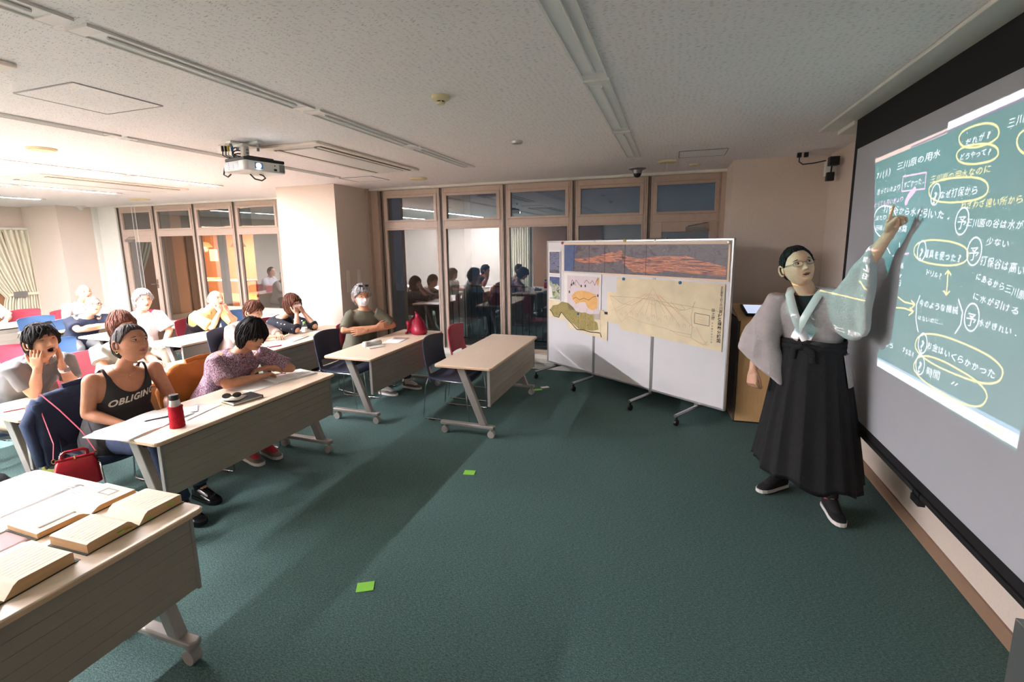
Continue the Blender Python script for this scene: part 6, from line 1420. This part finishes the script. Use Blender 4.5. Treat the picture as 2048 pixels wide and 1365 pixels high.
for x, m in ((-.08, 'green_tape'), (-.05, 'yellow_magnet'), (.03, 'green_tape'), (.12, 'green_tape')): MB().box(x, x + .02, -.112, -.102, .012 + abs(x) * .1, .014 + abs(x) * .1).build('page_tab', m, b_)
b2 = open_book((-2.40, 1.165, ZT0), PI / 2 - .02, .36, .20, .022, 'open book with a grey picture frame printed on it, behind the thickest book')
for q in ((.10, .145, -.045, -.035), (.10, .145, .025, .035), (.10, .106, -.035, .025), (.139, .145, -.035, .025)): MB().box(q[0], q[1], q[2], q[3], .0246, .0252).build('printed_frame', 'grey_print', b2)
MB().box(-.15, -.03, -.062, -.05, .0235, .0262).build('printed_band', 'grey_print', b2)
open_book((-2.115, .74, ZT0), PI / 2 + .05, .40, .25, .045, 'open book cut off by the left picture edge, nearest the camera')
def sheetp(name, label, cat, x0, x1, y0, y1, m, z=ZT0, rot=0, curl=0):
    t = thing(name, label, cat, ((x0 + x1) / 2, (y0 + y1) / 2, z), rot); w2, l2 = (x1 - x0) / 2, (y1 - y0) / 2; n = 8
    rs = [[(-w2 + 2 * w2 * i / n, y, .0008 + curl * (abs(i / n - .5) * 2) ** 3) for i in range(n + 1)] for y in (-l2, 0, l2)]
    o = MB().rings(rs, False, closed=False).build('paper', m, t, smooth='all'); o.modifiers.new('t', 'SOLIDIFY').thickness = .0008; return t
def lines_on(t, x0, x1, ys, m='print_pale', w=.004, name='printed_lines', z=.0022):
    mb = MB()
    for y in ys: mb.box(x0, x1, y - w / 2, y + w / 2, z - .0002, z)
    return mb.build(name, m, t)
t = sheetp('map_sheet', 'largest white map sheet at the far left of the front tables', 'map', -3.06, -2.62, .62, 1.32, 'paper'); lines_on(t, -.21, .2, (-.30, .31, .325)); MB().box(-.215, -.205, -.33, .33, .002, .0024).box(.2, .21, -.33, .33, .002, .0024).build('printed_border', 'grey_print', t)
t = sheetp('map_sheet', 'white map sheet between the largest sheet and the books', 'map', -2.63, -2.49, .60, 1.31, 'paper', ZT0 + .002); lines_on(t, -.05, .05, (.30, .315), 'pink_paper', name='red_stamp')
sheetp('map_sheet', 'pink-backed paper sheet at the left edge by the books', 'paper', -2.56, -2.33, .35, .98, 'pink_paper', ZT0 + .0005)
sheetp('map_sheet', 'white paper lying under the books on the front table', 'paper', -2.34, -2.0, .30, .96, 'paper', ZT0 + .0003)
# --- table with the bottle
sk = thing('sketchbook', 'large open white sketchbook hanging over the near table end', 'sketchbook', (-3.17, 1.96, ZT0), math.radians(8))
MB().box(-.165, .165, -.25, .21, 0, .004).build('cover', 'paper', sk)
for s, (a, b) in enumerate(((-.25, -.022), (-.018, .21))): MB().rings([[(x, a + (b - a) * i / 8, .004 + .007 * math.sin(PI * min(1, (i / 8 if s == 0 else 1 - i / 8) * .9 + .1))) for i in range(9)] + [(x, b, .003), (x, a, .003)] for x in (-.16, .16)]).build('page_block', 'paper', sk)
pn = tag(MB().tube([(-.07, 0, 0), (-.06, 0, 0), (.055, 0, 0), (.07, 0, 0)], [.002, .0045, .0045, .0025], 10).build('pen', 'black_plastic', None), 'black pen lying on the open sketchbook', 'pen'); pn.location = (-3.14, 2.02, ZT0 + .016); pn.rotation_euler = (0, 0, 1.1)
bt = thing('drink_bottle', 'steel flask with grey cap in a red felt sleeve, by the sketchbook', 'bottle', (-2.915, 1.985, ZT0))
MB().lathe([(.001, 0), (.030, 0), (.0315, .15), (.029, .163), (.027, .178), (.001, .178)], n=24).build('flask', 'frame_alu', bt, smooth=True)
MB().lathe([(.001, .176), (.026, .176), (.027, .205), (.024, .21), (.001, .211)], n=24).build('cap', 'dark_metal', bt, smooth=True)
sl = []
for i in range(14):
    t = i / 13; r = .040 - .003 * t + .004 * (t > .93); sl.append([((r + .0025 * math.sin(j * 1.7 + i)) * math.cos(2 * PI * j / 28) * 1.08, (r + .002 * math.sin(j * 2.3 + i * 2)) * math.sin(2 * PI * j / 28), .002 + .135 * t + .004 * math.sin(j * .9) * t) for j in range(28)])
MB().rings(sl).build('felt_sleeve', 'red_felt', bt, smooth='all')
sheetp('paper_sheet', 'white paper sheet beside the red-sleeved bottle', 'paper', -3.20, -2.98, 2.05, 2.36, 'paper', rot=.2)
bk = thing('booklet', 'thin grey booklet lying askew behind the bottle', 'booklet', (-3.18, 2.16, ZT0 + .002), .9); MB().box(-.13, .13, -.07, .07, 0, .006).build('cover', 'grey_print', bk); MB().box(-.128, .128, -.068, .068, .006, .0065).build('page_block', 'paper', bk)
nb = thing('notebook', 'black covered notebook with cream pages under the sunglasses', 'notebook', (-2.96, 2.50, ZT0), math.radians(-12))
MB().box(-.075, .075, -.105, .105, .003, .018).build('page_block', 'page', nb); MB().box(-.08, .08, -.11, .11, 0, .003).box(-.08, .08, -.11, .11, .018, .021).box(-.08, .08, .105, .110, 0, .021).build('cover', 'black_plastic', nb, bevel=.001, seg=1)
lb = thing('leaflet', 'curled cream leaflet on the black notebook', 'leaflet', (-3.0, 2.45, ZT0 + .0225), .3); MB().rings([[(x, -.06 + .12 * i / 8, .0005 + .006 * abs(i / 8 - .5) ** 2 * 4) for i in range(9)] for x in (-.075, .0, .075)], False, closed=False).build('paper', 'page', lb, smooth='all').modifiers.new('t', 'SOLIDIFY').thickness = .001
sg = thing('sunglasses', 'folded black sunglasses resting on the notebook leaflet', 'sunglasses', (-3.0, 2.45, ZT0 + .030), .7)
for s in (-1, 1):
    MB().tube([(s * .033 + .026 * math.cos(a), .004 * math.cos(a), .018 + .017 * math.sin(a)) for a in [2 * PI * i / 16 for i in range(17)]], .003, 6).build('rim', 'black_plastic', sg, smooth='all')
    MB().rings([[(s * .033 + .024 * math.cos(a), q, .018 + .015 * math.sin(a)) for a in [2 * PI * i / 16 for i in range(16)]] for q in (-.001, .001)]).build('lens', 'lens_dark', sg)
    MB().tube([(s * .06, 0, .022), (s * .055, .02 + .01 * s, .012), (-s * .03, .03 + .012 * s, .004)], .0028, 6).build('temple', 'black_plastic', sg)
t = sheetp('paper_sheet', 'printed handout under the paisley-shirted person\'s forearm', 'paper', -3.30, -3.02, 2.66, 3.02, 'paper', rot=-.1); lines_on(t, -.10, .06, [-.14 + .02 * i for i in range(12)])
pm = open_book((-3.10, 3.10, ZT0), PI / 2 - .25, .36, .24, .008, 'open printed booklet at the window end of the front left table', m='paper', edge='paper', cover='paper', name='magazine', cat='magazine')
MB().box(.05, .16, -.06, -.045, .012, .0125).box(.05, .12, -.02, -.005, .012, .0125).build('printed_bar', 'grey_print', pm)
tp_ = tag(MB().tube([(0, 0, 0), (.10, .03, .012)], .004, 8).build('pen', 'crimson_shell', None), 'red pen between the fingers of the paisley-shirted person', 'pen'); tp_.location = (-3.19, 3.02, ZT0 + .03)
# --- table of the polo man
t = sheetp('paper_sheet', 'white handout between the polo man\'s elbows', 'paper', -4.50, -4.26, 2.02, 2.38, 'paper', rot=.15)
gl = thing('zip_case', 'black zipped case with a wrist strap on the polo man\'s table', 'case', (-4.20, 1.97, ZT0), math.radians(72))
MB().prism(rrect(-.10, .10, -.05, .05, .02), 0, .018).build('lower_case', 'black_plastic', gl, bevel=.006); MB().prism(rrect(-.095, .10, -.05, .045, .03), .020, .040).build('upper_case', 'black_plastic', gl, bevel=.009)
MB().tube([(.09, -.02, .012), (.13, -.04, .016), (.155, -.07, .004), (.15, -.10, -.02)], .0035, 6).build('wrist_strap', 'black_plastic', gl)
t_ = tag(MB().tube([(-.06, 0, 0), (.06, 0, 0)], .004, 8).build('pen', 'crimson_shell', None), 'red pen beside the black zipped case', 'pen'); t_.location = (-4.33, 1.87, ZT0 + .004); t_.rotation_euler = (0, 0, 1.2)
# --- table behind the tank-top woman
ph = thing('phone', 'dark phone lying on a pink folder behind the tank-top woman', 'phone', (-4.36, 3.12, ZT0 + .004), 1.25); MB().prism(rrect(-.07, .07, -.036, .036, .01), 0, .009).build('case', 'crimson_shell', ph, bevel=.002); MB().prism(rrect(-.066, .066, -.033, .033, .008), .009, .0098).build('display', 'lens_dark', ph)
sheetp('folder', 'pink folder under the dark phone', 'folder', -4.46, -4.26, 2.98, 3.22, 'pink_paper', ZT0)
pc = tag(MB().tube([(0, -.11, .012), (0, -.10, .016), (0, .10, .016), (0, .11, .012)], [(.010, .010), (.022, .015), (.022, .015), (.010, .010)], 12).build('pencil_case', 'black_plastic', None, smooth=True), 'long black pencil case behind the tank-top woman', 'pencil case'); pc.location = (-4.17, 3.02, ZT0)
wb2 = thing('drink_bottle', 'small teal bottle beside the woman in mint blouse', 'bottle', (-5.03, 2.62, .445)); MB().lathe([(.001, 0), (.032, 0), (.032, .17), (.02, .19), (.001, .19)], n=20).build('flask', 'teal_plastic', wb2, smooth=True); MB().cyl(0, 0, .19, .215, .022, 18).build('cap', 'white_plastic', wb2)
# --- table of the two women
wt = thing('water_bottle', 'clear plastic water bottle with lime cap on the women\'s table', 'bottle', (-4.30, 4.60, ZT0))
MB().lathe([(.001, 0), (.030, 0), (.032, .01), (.031, .05), (.032, .09), (.031, .12), (.022, .145), (.013, .158), (.001, .158)], n=24).build('body', 'bottle_clear', wt, smooth=True)
MB().cyl(0, 0, .158, .180, .0155, 18).build('cap', 'green_tape', wt); MB().lathe([(.033, .055), (.0335, .055), (.0335, .11), (.033, .11)], n=24).build('label_band', 'white_plastic', wt)
sheetp('paper_sheet', 'notes sheet under the taupe woman\'s writing hands', 'paper', -4.44, -4.20, 4.24, 4.58, 'paper', rot=.2, curl=.006)
sheetp('paper_sheet', 'loose paper near the window end of the women\'s table', 'paper', -4.42, -4.22, 4.78, 5.0, 'paper', rot=-.1)
p3 = thing('phone', 'phone in a pink case at the near end of the women\'s table', 'phone', (-4.20, 4.02, ZT0), 1.2); MB().prism(rrect(-.07, .07, -.037, .037, .01), 0, .012).build('case', 'crimson_shell', p3, bevel=.003); MB().box(-.06, .06, -.03, .03, .012, .013).build('display', 'pink_paper', p3)
pe = tag(MB().tube([(0, 0, 0), (.10, .02, .06)], .004, 8).build('pen', 'gold', None), 'slim pen in the taupe woman\'s hand', 'pen'); pe.location = (-4.40, 4.33, ZT0 + .02)
# --- masked man's table
tw = thing('towel', 'rolled white towel on the masked man\'s table', 'towel', (-3.13, 4.33, ZT0), math.radians(60)); rs = []
for i in range(10):
    a = -.10 + .20 * i / 9; r = .030 + .003 * math.sin(i * 1.3); rs.append([(a, (r + .002 * math.sin(j * 2 + i)) * math.cos(2 * PI * j / 18) * 1.25, .031 + r * math.sin(2 * PI * j / 18)) for j in range(18)])
MB().rings(rs).build('rolled_cloth', 'cream_cloth', tw, smooth='all'); MB().rings([[(x, -.03 - .05 * k, .006 - .002 * k) for x in (-.09, -.03, .03, .09)] for k in (0, 1, 2)], False, closed=False).build('loose_end', 'cream_cloth', tw).modifiers.new('t', 'SOLIDIFY').thickness = .006
sheetp('paper_sheet', 'white paper between the towel and the wine-red bag', 'paper', -3.14, -2.94, 4.52, 4.82, 'paper', rot=.1)
bg = thing('backpack', 'slouching wine-red nylon bag with a flap pocket on the table', 'bag', (-3.00, 5.12, ZT0), math.radians(-50)); mb = MB(); rs = []
for z, rx, ry, ox in ((0, .12, .085, 0), (.015, .155, .10, 0), (.06, .158, .10, 0), (.11, .135, .088, -.01), (.16, .095, .065, -.02), (.195, .055, .042, -.03), (.215, .032, .028, -.035), (.235, .038, .030, -.03), (.245, .02, .018, -.03)):
    rs.append([(ox + rx * math.cos(2 * PI * j / 26) * (1 + .05 * math.sin(j * 1.9 + z * 30)), ry * math.sin(2 * PI * j / 26) * (1 + .06 * math.sin(j * 2.7 + z * 20)), z) for j in range(26)])
mb.rings(rs).build('bag_body', 'wine_nylon', bg, smooth='all')
MB().prism(rrect(-.13, -.01, -.125, -.095, .012), .02, .12).build('front_pocket', 'wine_nylon', bg, bevel=.012); MB().prism(rrect(-.135, -.005, -.132, -.09, .012), .10, .15).build('pocket_flap', 'wine_nylon', bg, bevel=.012)
MB().tube([(-.03, -.04, .21), (.03, -.11, .16), (.045, -.13, .08), (.0, -.15, .012), (-.10, -.15, .006), (-.16, -.10, .006)], [(.004, .016)] * 6, 8).build('shoulder_strap', 'wine_nylon', bg, smooth=True)
MB().tube([(-.03, 0, .235), (-.04, -.02, .27), (-.02, -.03, .275), (-.01, -.02, .24)], .007, 8).build('grab_loop', 'wine_nylon', bg); MB().box(-.08, -.06, -.138, -.13, .085, .105).build('buckle', 'gold', bg)
sheetp('paper_sheet', 'papers lying on the rearmost table by the curtain', 'paper', -9.55, -9.25, 4.45, 4.9, 'paper', rot=.1)
dk = tag(MB().box(-.06, .06, -.04, .04, 0, .02).build('box', 'black_plastic', None, bevel=.003), 'small dark box on the rearmost table at left edge', 'box'); dk.location = (-9.3, 3.92, ZT0)
pt = thing('phone', 'pale phone in the middle of the vest man\'s table', 'phone', (-5.55, 4.1, ZT0), .4); MB().prism(rrect(-.07, .07, -.036, .036, .01), 0, .009).build('case', 'frame_alu', pt, bevel=.002)
# --- jackets on chairs
def drape(x, y, rot, name, label, m, low, fold=.008, h0=.86, wd=.27):
    t = thing(name, label, 'jacket', (x, y, 0), rot); rs = []; n = 40
    for k in range(22):
        z = h0 - (h0 - low) * k / 21; s = k / 21; w_ = wd * (1 - .06 * s) + (.035 if s > .1 else .0); th = .052 + .014 * s; ring = []
        if k == 0: w_ *= .80; th = .03
        if k == 1: w_ *= .96; th = .045
        cx = -.272
        for j in range(n):
            a = 2 * PI * j / n; q = math.sin(a * 7 + s * 5) * fold * s + math.sin(a * 13 - s * 9) * fold * .5 * s
            ring.append((cx + (th + q) * math.copysign(abs(math.cos(a)) ** .7, math.cos(a)), (w_ + q) * math.copysign(abs(math.sin(a)) ** .75, math.sin(a)), z + (.03 * math.sin(a * 3 + 1) * (s > .9))))
        rs.append(ring)
    mb = MB().rings(rs); v, f = to_remesh(mb, .011, 3); v = v.copy()
    me = bpy.data.meshes.new('n'); me.from_pydata(v.tolist(), [], f); me.update(); nn = np.zeros(len(v) * 3); me.vertices.foreach_get('normal', nn); bpy.data.meshes.remove(me)
    v += nn.reshape(-1, 3) * wrinkle(v, .008, 22, int(abs(x * 10)))[:, None]; MB().add(v.tolist(), f).build('body_cloth', m, t, smooth='all')
    for s in (-1, 1):
        MB().tube([(-.29, s * wd * .95, h0 - .05), (-.31, s * (wd + .05), h0 - .2), (-.30, s * (wd + .03), h0 - .38), (-.30, s * (wd + .02), max(low, h0 - .5))], [(.03, .045), (.035, .05), (.03, .045), (.025, .035)], 12).build('sleeve', m, t, smooth='all')
    MB().tube([(-.27, -wd * .45, h0 + .0), (-.265, 0, h0 + .012), (-.27, wd * .45, h0)], [(.012, .03)] * 3, 10).build('collar', m, t, smooth=True)
    return t
dj = drape(-3.72, 2.10, 0, 'denim_jacket', 'dark blue denim jacket hung over the tank-top woman\'s chair', 'denim', .36)
for z in (.45, .58, .70): MB().tube([(-.345, -.14, z), (-.352, -.14, z)], .010, 12).build('button', 'metal_grey', dj)
oj = drape(-3.56, 2.86, 0, 'orange_jacket', 'rust orange jacket with a zip pocket hung over a chair back', 'orange_cloth', .42)
MB().box(-.350, -.343, -.20, -.08, .67, .676).build('pocket_zip', 'frame_alu', oj)
drape(-5.05, 2.13, 0, 'cream_jacket', 'cream jacket hung over the polo man\'s chair', 'cream_cloth', .45)
# --- red handbag hanging from the denim chair
hb = thing('handbag', 'shiny red leather doctor-style handbag hanging by the denim jacket', 'handbag', (-3.62, 1.80, .40), math.radians(60)); rs = []
for z, a, b in ((-.10, .105, .06), (-.095, .115, .068), (.0, .112, .066), (.05, .10, .045), (.075, .085, .018)):
    rs.append([(p[0], p[1], z) for p in rrect(-a, a, -b, b, min(a, b) * .45, 4)])
MB().rings(rs).build('bag_body', 'red_leather', hb, smooth=True)
MB().box(-.095, .095, -.012, .012, .070, .088).build('frame_clasp', 'red_leather', hb, bevel=.004); MB().tube([(0, -.02, .06), (0, -.035, .085), (0, -.02, .10)], .005, 8).build('clasp', 'gold', hb)
MB().tube([(-.06, 0, .09), (-.06, 0, .115), (-.045, 0, .128), (.045, 0, .128), (.06, 0, .115), (.06, 0, .09)], [(.007, .010)] * 6, 8).build('top_handle', 'red_leather', hb, smooth=True)
for s in (-1, 1): MB().tube([(s * .1 + .010 * math.cos(a), 0, .085 + .014 * math.sin(a)) for a in [2 * PI * i / 12 for i in range(13)]], .003, 6).build('ring', 'gold', hb)
st = MB()
for i in range(6):
    for j in range(3): st.ell((.112, -.04 + .04 * j, -.08 + .025 * i), (.003, .003, .003), 6, 4)
st.build('stud', 'gold', hb)
ca_, sa_ = math.cos(math.radians(60)), math.sin(math.radians(60))
def hl(x, y, z): dx, dy = x + 3.62, y - 1.80; return (dx * ca_ + dy * sa_, -dx * sa_ + dy * ca_, z - .40)
MB().tube([(.1, 0, .10), hl(-3.66, 1.88, .62), hl(-3.82, 1.86, .76), hl(-3.97, 1.85, .855), hl(-4.03, 1.86, .84), hl(-3.95, 1.83, .72), hl(-3.78, 1.78, .56), (-.1, 0, .1)], [(.002, .006)] * 8, 6).build('shoulder_strap', 'crimson_shell', hb, smooth=True)
# --- bag on the floor at far left
fb = thing('floor_bag', 'black cloth bag slumped on the carpet at the left edge', 'bag', (-4.45, 1.72, 0), .3); rs = []
for z, a, b in ((0, .16, .11), (.02, .18, .13), (.12, .17, .12), (.20, .14, .09), (.26, .10, .05), (.28, .04, .02)): rs.append([(a * math.cos(2 * PI * j / 24) * (1 + .06 * math.sin(j * 2 + z * 40)), b * math.sin(2 * PI * j / 24) * (1 + .06 * math.sin(j * 3)), z + .01 * math.sin(j)) for j in range(24)])
rs[0] = [(p[0], p[1], 0) for p in rs[0]]
MB().rings(rs).build('bag_body', 'black_cloth', fb, smooth='all'); MB().tube([(.1, -.04, .25), (.14, -.08, .30), (.06, -.12, .27), (.02, -.06, .26)], [(.004, .012)] * 4, 8).build('strap', 'black_cloth', fb)
# black boots and feet under the front left table are part of the sitters; a pen at the carpet edge
dp = thing('door_edge', 'upright grey metal door edge at the bottom right corner', 'door', (.735, 1.2, 0)); MB().box(0, .03, -.3, 0, 0, 1.0).build('post', 'metal_grey', dp, bevel=.003)
for o in list(bpy.data.objects):
    if o.type == 'EMPTY' and o.get('label') == 'x':
        for c in list(o.children_recursive): bpy.data.objects.remove(c)
        bpy.data.objects.remove(o)

wc = thing('window_cord', 'pair of thin white cords hanging before the leftmost glazed door', 'cord', (-10.2, 6.62, 0))
for dx in (0, .09): MB().tube([(dx, 0, .55), (dx, 0, H)], .004, 6).build('cord', 'white_plastic', wc)
